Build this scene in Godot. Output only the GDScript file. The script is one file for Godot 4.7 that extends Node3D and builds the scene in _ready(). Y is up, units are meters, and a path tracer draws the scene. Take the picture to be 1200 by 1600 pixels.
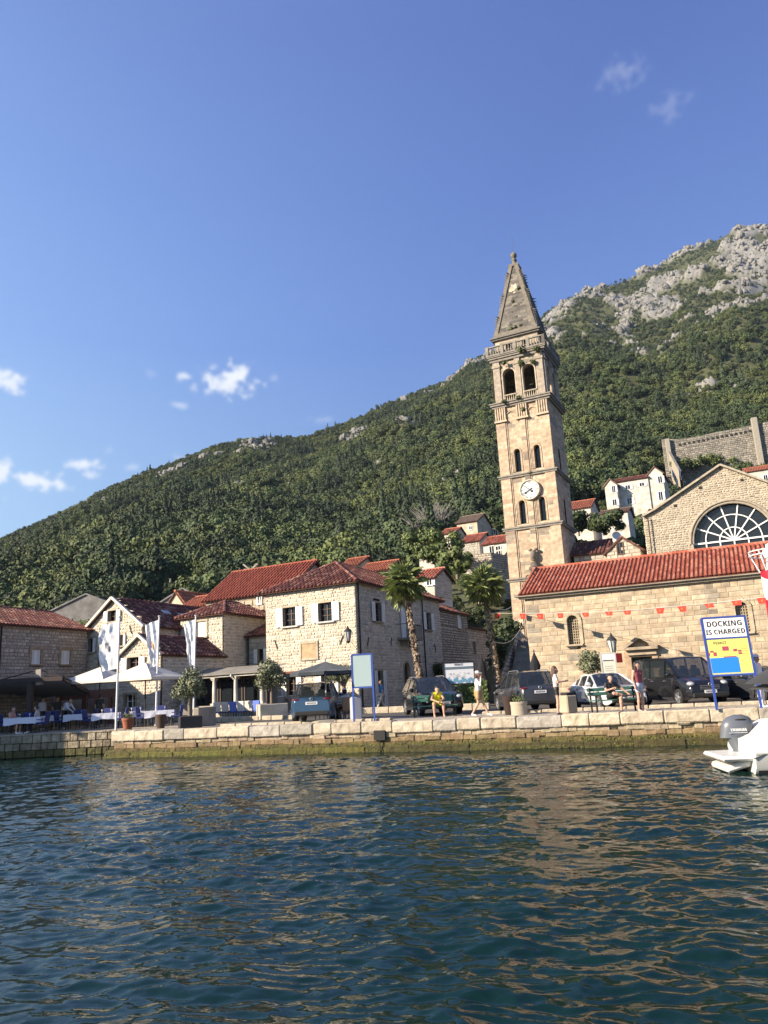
extends Node3D
# Harbour front of a stone town below a wooded mountain. Metres, y up; water at y = 0, quay at Q.
const FPX := 1200.0
const EYE := Vector3(0, 2.35, 0)
const Q := 1.1
var PITCH := deg_to_rad(12.95)
var ROLL := deg_to_rad(2.96)
var cr := Vector3()
var cu := Vector3()
var cf := Vector3()
var rng := RandomNumberGenerator.new()
var M := {}
var used := {}
var base_of := {}
const UP := Vector3.UP

# ---------------------------------------------------------------- mesh builder
class MB:
	var v := PackedVector3Array()
	var n := PackedVector3Array()
	var c := PackedColorArray()
	var col := Color.WHITE
	func tri(a: Vector3, b: Vector3, d: Vector3) -> void:
		var k := (d - a).cross(b - a).normalized()
		v.append(a); v.append(b); v.append(d)
		n.append(k); n.append(k); n.append(k)
		c.append(col); c.append(col); c.append(col)
	func quad(a: Vector3, b: Vector3, d: Vector3, e: Vector3) -> void:
		tri(a, b, d); tri(a, d, e)
	# a quad turned so that it faces away from m
	func quo(a: Vector3, b: Vector3, d: Vector3, e: Vector3, m: Vector3) -> void:
		if (d - a).cross(b - a).dot((a + b + d + e) * 0.25 - m) < 0.0: quad(a, e, d, b)
		else: quad(a, b, d, e)
	func obox(t: Transform3D, s: Vector3) -> void:
		var h := s * 0.5
		var p := []
		for k in 8: p.append(t * Vector3(h.x if k & 1 else -h.x, h.y if k & 2 else -h.y, h.z if k & 4 else -h.z))
		for f in [[0, 1, 3, 2], [4, 5, 7, 6], [0, 1, 5, 4], [2, 3, 7, 6], [0, 2, 6, 4], [1, 3, 7, 5]]:
			quo(p[f[0]], p[f[1]], p[f[2]], p[f[3]], t.origin)
	func box(o: Vector3, s: Vector3) -> void:
		obox(Transform3D(Basis(), o), s)
	# chamfered box
	func bev(t: Transform3D, s: Vector3, b: float) -> void:
		var h := s * 0.5
		b = minf(b, minf(h.x, minf(h.y, h.z)) * 0.9)
		for ax in 3:
			var i := (ax + 1) % 3
			var j := (ax + 2) % 3
			for sg in [-1.0, 1.0]:
				var q := []
				for w in [[-1, -1], [1, -1], [1, 1], [-1, 1]]:
					var p := Vector3()
					p[ax] = sg * h[ax]; p[i] = w[0] * (h[i] - b); p[j] = w[1] * (h[j] - b)
					q.append(t * p)
				quo(q[0], q[1], q[2], q[3], t.origin)
			for s1 in [-1.0, 1.0]:
				for s2 in [-1.0, 1.0]:
					var a := Vector3(); var d := Vector3(); var e := Vector3(); var f := Vector3()
					a[ax] = h[ax] - b; a[i] = s1 * h[i]; a[j] = s2 * (h[j] - b)
					d[ax] = -(h[ax] - b); d[i] = a[i]; d[j] = a[j]
					e[ax] = d[ax]; e[i] = s1 * (h[i] - b); e[j] = s2 * h[j]
					f[ax] = a[ax]; f[i] = e[i]; f[j] = e[j]
					quo(t * a, t * d, t * e, t * f, t.origin)
		for k in 8:
			var g := Vector3(1 if k & 1 else -1, 1 if k & 2 else -1, 1 if k & 4 else -1)
			var a := t * (g * Vector3(h.x, h.y - b, h.z - b)); var d := t * (g * Vector3(h.x - b, h.y, h.z - b)); var e := t * (g * Vector3(h.x - b, h.y - b, h.z))
			quo(a, d, e, e, t.origin)
	func beam(a: Vector3, b: Vector3, w: float, h: float, up := Vector3.UP) -> void:
		var z := (b - a).normalized()
		if absf(z.dot(up)) > 0.99: up = Vector3(1, 0, 0.1)
		var x := up.cross(z).normalized()
		obox(Transform3D(Basis(x, z.cross(x), z), (a + b) * 0.5), Vector3(w, h, a.distance_to(b)))
	# vertices with given normals
	func grid(rows: Array, closed := false) -> void:
		var R := rows.size()
		var K: int = rows[0].size()
		var nn := []
		for i in R:
			var l := PackedVector3Array(); l.resize(K); nn.append(l)
		var kk := K if closed else K - 1
		for i in R - 1:
			for j in kk:
				var j2 := (j + 1) % K
				var a: Vector3 = rows[i][j]; var b: Vector3 = rows[i][j2]; var d: Vector3 = rows[i + 1][j2]; var e: Vector3 = rows[i + 1][j]
				var m := (d - a).cross(b - e)
				nn[i][j] += m; nn[i][j2] += m; nn[i + 1][j2] += m; nn[i + 1][j] += m
		for i in R - 1:
			for j in kk:
				var j2 := (j + 1) % K
				for q in [[i, j], [i, j2], [i + 1, j2], [i, j], [i + 1, j2], [i + 1, j]]:
					v.append(rows[q[0]][q[1]]); n.append((nn[q[0]][q[1]] as Vector3).normalized()); c.append(col)
	func tube(p: Array, r: Array, sides := 8, caps := true) -> void:
		var rows := []
		var side := Vector3.ZERO
		for i in p.size():
			var d: Vector3 = (p[mini(i + 1, p.size() - 1)] - p[maxi(i - 1, 0)]).normalized()
			if side == Vector3.ZERO: side = d.cross(Vector3.UP if absf(d.y) < 0.9 else Vector3.RIGHT).normalized()
			side = (side - d * side.dot(d)).normalized()
			var o := d.cross(side)
			var l := PackedVector3Array()
			for k in sides:
				var a := TAU * k / sides
				l.append(p[i] + (side * cos(a) + o * sin(a)) * float(r[i] if r is Array else r))
			rows.append(l)
		grid(rows, true)
		if caps:
			for q in [[0, p[0]], [rows.size() - 1, p[p.size() - 1]]]:
				for k in sides:
					tri(q[1], rows[q[0]][k], rows[q[0]][(k + 1) % sides])
	func rod(a: Vector3, b: Vector3, r: float, sides := 6) -> void:
		tube([a, b], [r, r], sides)
	# profile of (radius, height) round the y axis of t
	func lathe(t: Transform3D, prof: Array, sides := 14) -> void:
		var rows := []
		for q in prof:
			var l := PackedVector3Array()
			for k in sides:
				var a := TAU * k / sides
				l.append(t * Vector3(cos(a) * q.x, q.y, -sin(a) * q.x))
			rows.append(l)
		grid(rows, true)
	func ball(o: Vector3, s: Vector3, sides := 10, rings := 6) -> void:
		var pr := []
		for i in rings + 1:
			var a := PI * i / rings - PI / 2
			pr.append(Vector2(maxf(cos(a), 0.001), sin(a)))
		lathe(Transform3D(Basis.from_scale(s), o), pr, sides)
	func add(m: MB, t: Transform3D, tint := Color.WHITE) -> void:
		var nb := t.basis.inverse().transposed()
		for i in m.v.size():
			v.append(t * m.v[i]); n.append((nb * m.n[i]).normalized()); c.append(m.c[i] * tint)
	func mesh(off := Vector3.ZERO) -> ArrayMesh:
		var a := []
		a.resize(Mesh.ARRAY_MAX)
		var w := v
		if off != Vector3.ZERO:
			w = PackedVector3Array(); w.resize(v.size())
			for i in v.size(): w[i] = v[i] - off
		a[Mesh.ARRAY_VERTEX] = w; a[Mesh.ARRAY_NORMAL] = n; a[Mesh.ARRAY_COLOR] = c
		var m := ArrayMesh.new()
		if v.size(): m.add_surface_from_arrays(Mesh.PRIMITIVE_TRIANGLES, a)
		return m

# ---------------------------------------------------------------- nodes
func numbered(called: String) -> String:
	var k: int = used.get(called, 0)
	used[called] = k + 1
	return called if k == 0 else "%s_%03d" % [called, k]

func thing(called: String, label: String, category: String, at: Vector3, group := "") -> Node3D:
	var o := Node3D.new()
	o.name = numbered(called); add_child(o); o.position = at
	base_of[o] = at
	o.set_meta("label", label); o.set_meta("category", category)
	if group: o.set_meta("group", group)
	return o

func part(parent: Node3D, called: String, mb: MB, m: Material, stuff := false) -> MeshInstance3D:
	var o := MeshInstance3D.new()
	o.name = called
	parent.add_child(o, true)
	base_of[o] = base_of[parent]
	o.mesh = mb.mesh(base_of[parent]); o.material_override = m
	if stuff: o.set_meta("kind", "stuff")
	return o

func solo(called: String, mb: MB, m: Material, label: String, category: String, at: Vector3, group := "") -> MeshInstance3D:
	var o := MeshInstance3D.new()
	o.name = numbered(called); add_child(o); o.position = at
	base_of[o] = at
	o.mesh = mb.mesh(at); o.material_override = m
	o.set_meta("label", label); o.set_meta("category", category)
	if group: o.set_meta("group", group)
	return o

func struct(called: String, mb: MB, m: Material) -> MeshInstance3D:
	var o := MeshInstance3D.new()
	o.name = numbered(called); add_child(o)
	base_of[o] = Vector3.ZERO
	o.mesh = mb.mesh(); o.material_override = m
	o.set_meta("kind", "structure")
	return o

func again(root: Node3D, at: Vector3, turn: float, label := "") -> Node3D:
	var r: Node3D = root.duplicate()
	r.name = numbered(String(root.name)); add_child(r)
	r.position = at; r.rotation.y = turn
	if label: r.set_meta("label", label)
	return r

func text(parent: Node3D, called: String, s: String, at: Vector3, right: Vector3, up: Vector3, height: float, m: Material, bold := false) -> void:
	var t := TextMesh.new()
	var f := SystemFont.new()
	f.font_names = PackedStringArray(["Droid Sans"])
	f.font_weight = 700 if bold else 400
	t.text = s; t.font = f; t.font_size = 64; t.pixel_size = height / 46.0; t.depth = 0.006
	var o := MeshInstance3D.new()
	o.name = called; parent.add_child(o, true)
	o.mesh = t; o.material_override = m
	o.transform = Transform3D(Basis(right.normalized(), up.normalized(), right.cross(up).normalized()), at - base_of[parent])

# ---------------------------------------------------------------- from pixels to places
func ray(u: float, v: float) -> Vector3:
	return cr * ((u - 600.0) / FPX) - cu * ((v - 800.0) / FPX) + cf
func px(u: float, v: float, d: float) -> Vector3:
	var r := ray(u, v)
	return EYE + r * (d / -r.z)
func gnd(u: float, v: float, y := Q) -> Vector3:
	var r := ray(u, v)
	return EYE + r * ((y - EYE.y) / r.y)
func onplane(u: float, v: float, p: Vector3, k: Vector3) -> Vector3:
	var r := ray(u, v)
	return EYE + r * ((p - EYE).dot(k) / r.dot(k))
func dirl(a: float) -> Vector3:
	return Vector3(-sin(deg_to_rad(a)), 0, -cos(deg_to_rad(a)))
func dirr(a: float) -> Vector3:
	return Vector3(sin(deg_to_rad(a)), 0, -cos(deg_to_rad(a)))
# position in a wall's own axes
func loc(o: Vector3, ux: Vector3, u: float, v: float) -> Vector2:
	var p := onplane(u, v, o, ux.cross(UP)) - o
	return Vector2(p.dot(ux), p.y)
func at_y(p: Vector3, y: float) -> Vector3:
	return Vector3(p.x, y, p.z)

# ---------------------------------------------------------------- materials
func lin(r: float, g: float, b: float) -> Color:
	return Color(r, g, b).linear_to_srgb()
func mat(name_: String, col: Color, rough := 0.8, metal := 0.0, vc := false) -> StandardMaterial3D:
	var m := StandardMaterial3D.new()
	m.resource_name = name_
	m.albedo_color = col if vc else col.linear_to_srgb()
	m.roughness = rough; m.metallic = metal
	m.vertex_color_use_as_albedo = vc
	m.cull_mode = BaseMaterial3D.CULL_DISABLED
	M[name_] = m
	return m
func noise_tex(freq: float, oct: int, lo: Color, hi: Color, sd: int, size := 512, kind := FastNoiseLite.TYPE_SIMPLEX_SMOOTH, mid := 0.5) -> NoiseTexture2D:
	var f := FastNoiseLite.new()
	f.noise_type = kind; f.frequency = freq; f.fractal_octaves = oct; f.seed = sd
	var t := NoiseTexture2D.new()
	t.width = size; t.height = size; t.seamless = true; t.noise = f
	var g := Gradient.new()
	g.offsets = PackedFloat32Array([0.0, mid, 1.0]); g.colors = PackedColorArray([lo, lo.lerp(hi, 0.5), hi])
	t.color_ramp = g
	return t
func tri_tex(m: StandardMaterial3D, tex: Texture2D, scale_: float, bump: Texture2D = null, depth := 0.0) -> void:
	m.albedo_texture = tex
	m.uv1_triplanar = true; m.uv1_world_triplanar = true; m.uv1_scale = Vector3.ONE * scale_
	if bump:
		m.heightmap_enabled = true; m.heightmap_texture = bump; m.heightmap_scale = depth

func make_materials() -> void:
	var g := Color(0.8, 0.785, 0.765)
	var grain := noise_tex(0.012, 5, g, Color(1, 1, 1), 3)
	var rough := noise_tex(0.02, 5, Color(0, 0, 0), Color(1, 1, 1), 8)
	var blotch := noise_tex(0.006, 6, Color(0.7, 0.68, 0.65), Color(1, 0.99, 0.97), 11, 1024)
	for s in [["stone", 0.9, 0.45, 3.0], ["smooth_stone", 0.85, 0.3, 0.8], ["rock", 0.95, 0.06, 12.0]]:
		var m := mat(s[0], Color.WHITE, s[1], 0.0, true)
		tri_tex(m, blotch if s[0] == "smooth_stone" else grain, s[2], rough, s[3])
	var mq := mat("quay_stone", Color.WHITE, 0.9, 0.0, true); tri_tex(mq, blotch, 0.35, rough, 4.0)
	var mt := mat("tile", Color.WHITE, 0.85, 0.0, true); tri_tex(mt, grain, 0.7)
	var me := mat("earth", Color.WHITE, 1.0, 0.0, true); tri_tex(me, grain, 0.04)
	var ma := mat("asphalt", Color.WHITE, 0.9, 0.0, true); tri_tex(ma, grain, 0.3, rough, 0.6)
	var mp := mat("plaster", Color.WHITE, 0.9, 0.0, true); tri_tex(mp, blotch, 0.12)
	mat("flat", Color.WHITE, 0.75, 0.0, true)
	var leaf := mat("leaf", Color.WHITE, 0.7, 0.0, true); leaf.backlight_enabled = true; leaf.backlight = Color(0.06, 0.09, 0.015).linear_to_srgb()
	mat("wood_leaf", Color.WHITE, 0.8, 0.0, true)
	mat("bark", Color.WHITE, 0.95, 0.0, true)
	var cl := mat("cloth", Color.WHITE, 0.9, 0.0, true); cl.rim_enabled = true; cl.rim = 0.2
	var fl := mat("flag_cloth", Color.WHITE, 0.85, 0.0, true); fl.backlight_enabled = true; fl.backlight = Color(0.25, 0.25, 0.25)
	mat("skin", Color.WHITE, 0.6, 0.0, true)
	mat("paint_gloss", Color.WHITE, 0.3, 0.0, true)
	mat("metal", Color.WHITE, 0.35, 0.7, true)
	mat("rubber", Color(0.012, 0.012, 0.013), 0.8)
	mat("dark_glass", Color(0.012, 0.015, 0.018), 0.04)
	var cg := mat("car_glass", Color(0.02, 0.026, 0.03), 0.02); cg.transparency = BaseMaterial3D.TRANSPARENCY_ALPHA; cg.albedo_color.a = 0.62
	var wg := mat("pane_glass", Color(0.03, 0.04, 0.045), 0.03); wg.transparency = BaseMaterial3D.TRANSPARENCY_ALPHA; wg.albedo_color.a = 0.75
	var w := mat("water", Color(0.0025, 0.015, 0.0125), 0.05)
	w.metallic_specular = 0.37
	w.uv1_triplanar = true; w.uv1_world_triplanar = true; w.uv1_scale = Vector3.ONE * 0.55
	w.heightmap_enabled = true; w.heightmap_scale = 0.2
	w.heightmap_texture = noise_tex(0.016, 4, Color(0, 0, 0), Color(1, 1, 1), 21, 1024)
	for p in [["paint_blue", Color(0.035, 0.085, 0.16)], ["paint_black", Color(0.008, 0.008, 0.01)], ["paint_grey", Color(0.055, 0.058, 0.068)], ["paint_silver", Color(0.56, 0.57, 0.58)]]:
		var m := mat(p[0], p[1], 0.35 if p[0] != "paint_black" else 0.6, 0.5 if p[0] in ["paint_blue", "paint_grey"] else 0.0)
		if p[0] == "paint_black": m.metallic_specular = 0.2
		m.clearcoat_enabled = true; m.clearcoat = 1.0; m.clearcoat_roughness = 0.04

# ---------------------------------------------------------------- camera, sky, sun
func setup_view() -> void:
	cf = Vector3(0, sin(PITCH), -cos(PITCH))
	var r0 := Vector3.RIGHT
	var u0 := r0.cross(cf)
	cu = u0 * cos(ROLL) + r0 * sin(ROLL)
	cr = r0 * cos(ROLL) - u0 * sin(ROLL)
	var cam := Camera3D.new()
	cam.name = "camera"
	cam.transform = Transform3D(Basis(cr, cu, -cf), EYE)
	cam.fov = rad_to_deg(2.0 * atan(800.0 / FPX))
	cam.near = 0.1; cam.far = 6000.0
	add_child(cam); cam.current = true
	var sun_dir := Vector3(-sin(deg_to_rad(67)) * cos(deg_to_rad(25)), sin(deg_to_rad(25)), cos(deg_to_rad(67)) * cos(deg_to_rad(25)))
	var sun := DirectionalLight3D.new()
	sun.name = "sun"
	sun.light_color = Color(1.0, 0.93, 0.835); sun.light_energy = 1.6; sun.light_angular_distance = 0.5
	sun.shadow_enabled = true
	sun.look_at_from_position(sun_dir, Vector3.ZERO)
	add_child(sun)
	var e := Environment.new()
	e.background_mode = Environment.BG_SKY
	var sky := Sky.new()
	var sm := PanoramaSkyMaterial.new()
	sm.panorama = ImageTexture.create_from_image(sky_picture(sun_dir))
	sky.sky_material = sm
	e.sky = sky
	e.background_energy_multiplier = 0.445
	e.tonemap_mode = Environment.TONE_MAPPER_LINEAR
	e.tonemap_exposure = 2.45
	e.sdfgi_enabled = true; e.ssao_enabled = true; e.ssil_enabled = true
	e.fog_enabled = true; e.fog_density = 0.00006; e.fog_light_color = Color(0.8, 0.88, 1.0)
	var we := WorldEnvironment.new()
	we.name = "world"
	we.environment = e
	add_child(we)

# blue air, paler towards the horizon and towards the sun, and a few small torn clouds
func sky_picture(sd: Vector3) -> Image:
	var W := 2048
	var HH := 1024
	var im := Image.create(W, HH, false, Image.FORMAT_RGBF)
	var ups := PackedVector3Array([Vector3(0.42, 0.60, 0.86), Vector3(0.315, 0.496, 0.79), Vector3(0.175, 0.316, 0.695), Vector3(0.132, 0.243, 0.60), Vector3(0.103, 0.186, 0.505), Vector3(0.07, 0.13, 0.40)])
	var alt := [0.0, 12.0, 25.0, 35.0, 45.0, 90.0]
	for y in HH:
		var a := (0.5 - (y + 0.5) / HH) * 180.0
		var c := ups[0]
		if a > 0.0:
			for k in 5:
				if a >= alt[k]: c = ups[k].lerp(ups[k + 1], clampf((a - alt[k]) / (alt[k + 1] - alt[k]), 0, 1))
		else: c = Vector3(0.2, 0.24, 0.26)
		var ca := cos(deg_to_rad(a)); var sa := sin(deg_to_rad(a))
		for x in W:
			var az := (x + 0.5) / W * TAU
			var cs := (sin(az) * sd.x - cos(az) * sd.z) * ca + sa * sd.y
			var k := clampf(cs, -0.2, 0.5) if a > 0.0 else 0.0
			im.set_pixel(x, y, Color(c.x * exp(1.3 * k), c.y * exp(1.1 * k), c.z * exp(0.62 * k)))
	# clouds: where they are seen, in degrees, by noise that tears their edges
	var f := FastNoiseLite.new(); f.seed = 5; f.frequency = 0.22; f.fractal_octaves = 5; f.fractal_gain = 0.6
	for q in [[356, 596, 40, 20, 0.85], [372, 588, 22, 18, 0.8], [290, 588, 15, 6, 0.7], [280, 633, 14, 6, 0.45], [10, 596, 22, 14, 0.95], [2, 738, 14, 20, 0.9], [60, 752, 32, 12, 0.95], [132, 727, 24, 9, 0.9], [136, 742, 16, 5, 0.6], [205, 728, 12, 5, 0.4], [283, 716, 18, 6, 0.6], [170, 702, 8, 5, 0.35], [500, 656, 18, 5, 0.3], [428, 591, 8, 6, 0.3], [963, 118, 22, 20, 0.26], [1000, 108, 12, 18, 0.18], [1050, 168, 24, 16, 0.24], [235, 583, 8, 5, 0.25]]:
		var d := ray(q[0], q[1]).normalized()
		var a0 := rad_to_deg(asin(d.y)); var z0 := rad_to_deg(atan2(d.x, -d.z))
		var rx: float = q[2] / 1200.0 * 57.3 * 1.25; var ry: float = q[3] / 1200.0 * 57.3 * 1.25
		for y in range(int((0.5 - (a0 + ry * 1.6) / 180.0) * HH), int((0.5 - (a0 - ry * 1.6) / 180.0) * HH) + 1):
			for xx in range(int((z0 - rx * 2.2) / 360.0 * W) - 1, int((z0 + rx * 2.2) / 360.0 * W) + 2):
				var x := posmod(xx, W)
				var a := (0.5 - (y + 0.5) / HH) * 180.0
				var z := (xx + 0.5) / W * 360.0
				var dx := (z - z0) * cos(deg_to_rad(a)) / rx; var dy := (a - a0) / ry
				var nse := f.get_noise_2d(z * 3.0 + 40.0, a * 4.5)
				var w := clampf((1.0 - sqrt(dx * dx + dy * dy) + nse * 1.15) * 1.25, 0, 1) * float(q[4])
				w = w * w * (3.0 - 2.0 * w)
				if w > 0.0:
					var o := im.get_pixel(x, y)
					im.set_pixel(x, y, o.lerp(Color(0.86, 0.9, 0.96), w * 0.9))
	return im

# ---------------------------------------------------------------- mountain, forest, water, quay
var ridge_az := PackedFloat32Array()
var ridge_tan := PackedFloat32Array()
var ridge_r := PackedFloat32Array()
var n1 := FastNoiseLite.new()
var n2 := FastNoiseLite.new()
var n3 := FastNoiseLite.new()

func setup_ridge() -> void:
	n1.seed = 2; n1.frequency = 0.006; n1.fractal_octaves = 4
	n2.seed = 7; n2.frequency = 0.02; n2.fractal_type = FastNoiseLite.FRACTAL_RIDGED; n2.fractal_octaves = 4
	n3.seed = 9; n3.frequency = 0.011; n3.fractal_octaves = 5
	for q in [[-700, 1010, 520], [-250, 905, 520], [0, 848, 520], [60, 823, 520], [110, 805, 525], [170, 772, 530], [230, 745, 540], [300, 719, 555], [340, 701, 565], [390, 690, 580], [430, 687, 590], [490, 684, 610], [540, 664, 635], [590, 641, 660], [650, 615, 700], [700, 596, 730], [740, 565, 760], [770, 556, 790], [820, 517, 850], [850, 496, 890], [880, 474, 930], [920, 451, 980], [980, 436, 1040], [1040, 417, 1100], [1070, 394, 1140], [1110, 376, 1190], [1150, 362, 1240], [1200, 353, 1300], [1300, 335, 1380], [1700, 330, 1500]]:
		var d := ray(q[0], q[1])
		var h := Vector2(d.x, d.z).length()
		ridge_az.append(atan2(d.x, -d.z)); ridge_tan.append(d.y / h); ridge_r.append(q[2])

# (tangent of the skyline's height, distance of the skyline) in a direction
func skyline(az: float) -> Vector2:
	var n := ridge_az.size()
	if az <= ridge_az[0]: return Vector2(ridge_tan[0], ridge_r[0])
	for i in n - 1:
		if az < ridge_az[i + 1]:
			var t := (az - ridge_az[i]) / (ridge_az[i + 1] - ridge_az[i])
			return Vector2(lerpf(ridge_tan[i], ridge_tan[i + 1], t), lerpf(ridge_r[i], ridge_r[i + 1], t))
	return Vector2(ridge_tan[n - 1], ridge_r[n - 1])

# how bare and rocky a place is, 0 to 1
func rocky(x: float, z: float) -> float:
	var az := atan2(x, -z); var r := Vector2(x, z).length()
	var s := skyline(az)
	var t := (r - 70.0) / (s.y - 70.0)
	var high := smoothstep(0.32, 0.66, t) * smoothstep(0.15, 0.27, az)
	var low := 0.25 + 0.3 * smoothstep(0.8, 1.0, t)
	var k := n3.get_noise_2d(x, z) * 1.5 + n2.get_noise_2d(x * 1.3 + 400, z * 1.3) * 0.35
	return clampf((k + lerpf(-0.98 + low, -0.17, high)) * 3.0, 0.0, 1.0)

func land(x: float, z: float) -> float:
	var az := atan2(x, -z); var r := Vector2(x, z).length()
	var s := skyline(az)
	var top := 2.35 + s.y * s.x
	if r < 62.0: return 0.4
	var t := (r - 62.0) / (s.y - 62.0)
	if t > 1.0: return top - (r - s.y) * 0.45
	var h := 0.6 + (top - 0.6) * pow(t, lerpf(1.16, 1.28, smoothstep(0.2, 0.4, az)))
	var wob := smoothstep(0.12, 0.4, t) * (1.0 - 0.8 * smoothstep(0.8, 1.0, t))
	h += n1.get_noise_2d(x, z) * s.y * 0.03 * wob
	var rk := rocky(x, z)
	h += rk * (n2.get_noise_2d(x * 1.6, z * 1.6) * 0.5 + 0.4) * s.y * 0.013 * smoothstep(0.1, 0.3, t)
	return h

func build_land() -> void:
	var mb := MB.new()
	var rows := []
	var nr := 210
	var na := 330
	for j in nr + 9:
		var l := PackedVector3Array()
		for i in na + 1:
			var az := lerpf(-0.86, 0.86, float(i) / na)
			var s := skyline(az)
			var t := float(j) / nr
			var r := lerpf(56.0, s.y, t * t * 0.35 + t * 0.65) if j <= nr else s.y + (j - nr) * 25.0
			var x := sin(az) * r; var z := -cos(az) * r
			l.append(Vector3(x, land(x, z), z))
		rows.append(l)
	mb.grid(rows)
	for i in mb.v.size():
		var p := mb.v[i]
		var rk := rocky(p.x, p.z)
		var k := 0.85 + 0.3 * n2.get_noise_2d(p.x * 3.0, p.z * 3.0)
		mb.c[i] = Color(0.07, 0.075, 0.03).lerp(Color(0.26 * k, 0.26 * k, 0.25 * k), smoothstep(0.35, 0.7, rk))
	struct("mountain", mb, M.rock)
	# forest: four kinds of crown, each copy with its own tone
	var kinds := [crown_mesh(1, 1.0, 1.0), crown_mesh(2, 1.25, 0.85), crown_mesh(3, 0.85, 1.25), spike_mesh(4)]
	var where := [[], [], [], []]
	var tint := [[], [], [], []]
	var rocks := []
	rng.seed = 77
	var count := 0
	for k in 150000:
		var az := rng.randf_range(-0.66, 0.66)
		var s := skyline(az)
		var u := rng.randf()
		var r := 82.0 + (s.y + 20.0 - 82.0) * pow(u, 0.72)
		var x := sin(az) * r; var z := -cos(az) * r
		var rk := rocky(x, z)
		var t := (r - 62.0) / (s.y - 62.0)
		if rk > 0.3:
			if rng.randf() < 0.09 and r > 160.0:
				var sz := rng.randf_range(0.6, 2.2) * (0.6 + r / 900.0)
				rocks.append(Transform3D(Basis.from_euler(Vector3(rng.randf_range(-0.5, 0.5), rng.randf() * TAU, rng.randf_range(-0.5, 0.5))).scaled_local(Vector3(sz, sz * rng.randf_range(0.7, 1.5), sz)), Vector3(x, land(x, z) - sz * 0.2, z)))
			if rng.randf() < 0.3 * rk: continue
		var bush := in_town(x, z)
		if bush and rng.randf() < 0.35: continue
		var thin := 1.0 - 0.45 * smoothstep(0.5, 0.9, t) * smoothstep(0.12, 0.3, az)
		if rng.randf() > thin * 0.66: continue
		var dark := n3.get_noise_2d(x * 2.5 + 900.0, z * 2.5)
		var kind := rng.randi() % 3
		if dark > 0.2 and rng.randf() < 0.2 and az > -0.35: kind = 3
		var sc := pow(rng.randf(), 1.7) * 2.9 + 1.2
		sc *= (0.85 + 0.25 * n1.get_noise_2d(x * 3.0, z * 3.0 + 50.0)) * lerpf(1.0, 0.72, smoothstep(0.45, 0.9, t))
		if kind == 3: sc *= 0.95
		if bush: sc *= 0.32; kind = kind % 3
		if rk > 0.3: sc *= 0.5
		var sy := sc * rng.randf_range(0.85, 1.25)
		where[kind].append(Transform3D(Basis(UP, rng.randf() * TAU).scaled_local(Vector3(sc, sy, sc)), Vector3(x, land(x, z) - 0.25 * sc, z)))
		var g := rng.randf_range(0.7, 1.3) * (1.0 - 0.75 * clampf(dark, -0.4, 0.7))
		var ye := clampf(rng.randf() * 0.7 - dark * 1.6 + n1.get_noise_2d(x * 6.0, z * 6.0) * 0.6, 0.0, 1.0)
		var c := Color(0.043 + 0.033 * ye, 0.07 + 0.024 * ye, 0.023 + 0.003 * ye) * g
		if kind == 3: c = Color(0.03, 0.05, 0.02) * rng.randf_range(0.8, 1.3)
		tint[kind].append(Color(c.r, c.g, c.b))
		count += 1
	for k in 4: multi("forest", kinds[k], where[k], tint[k], M.wood_leaf, ["broadleaf forest covering the mountain slope", "wide crowned trees in the mountain forest", "tall crowned trees in the mountain forest", "dark cypress trees standing in the mountain forest"][k], "forest")
	var rt := []
	for q in rocks:
		var g := rng.randf_range(0.75, 1.1)
		rt.append(Color(0.25 * g, 0.25 * g, 0.24 * g))
	multi("mountain_rocks", rock_mesh(), rocks, rt, M.rock, "pale grey limestone outcrops on the upper mountain", "rocks")

# clear ground for the hillside houses, in plan
var town := []
func in_town(x: float, z: float) -> bool:
	for q in town:
		if (x - q.x) * (x - q.x) + (z - q.y) * (z - q.y) < q.z * q.z: return true
	return false

func multi(called: String, mesh_: Mesh, where: Array, tint: Array, m: Material, label: String, category: String) -> void:
	if where.is_empty(): return
	var mm := MultiMesh.new()
	mm.transform_format = MultiMesh.TRANSFORM_3D; mm.use_colors = true
	mm.mesh = mesh_; mm.instance_count = where.size()
	for i in where.size():
		mm.set_instance_transform(i, where[i]); mm.set_instance_color(i, tint[i])
	var o := MultiMeshInstance3D.new()
	o.name = numbered(called); add_child(o)
	o.multimesh = mm; o.material_override = m
	o.set_meta("kind", "stuff"); o.set_meta("label", label); o.set_meta("category", category)

# a crown about 2 across and 2 high: lobes covered by leaf-clump faces
func crown_mesh(sd: int, wide: float, tall: float) -> ArrayMesh:
	var mb := MB.new()
	var r := RandomNumberGenerator.new(); r.seed = sd
	var lobes := []
	for k in 8:
		var a := r.randf() * TAU
		var d := r.randf_range(0.25, 0.72) if k else 0.0
		lobes.append([Vector3(cos(a) * d * wide, r.randf_range(0.55, 1.5) * tall if k else 1.1 * tall, sin(a) * d * wide), r.randf_range(0.32, 0.52) if k else 0.62])
	for l in lobes:
		for q in 90:
			var n := Vector3(r.randfn(), r.randfn() + 0.25, r.randfn()).normalized()
			var p: Vector3 = l[0] + n * l[1] * r.randf_range(0.72, 1.08)
			leaf_face(mb, r, p, n, r.randf_range(0.05, 0.13))
	mb.col = Color(1.2, 0.8, 0.6)
	mb.tube([Vector3(0, -0.2, 0), Vector3(0.04, 0.9, 0.02)], [0.09, 0.05], 5, false)
	return mb.mesh()
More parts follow.
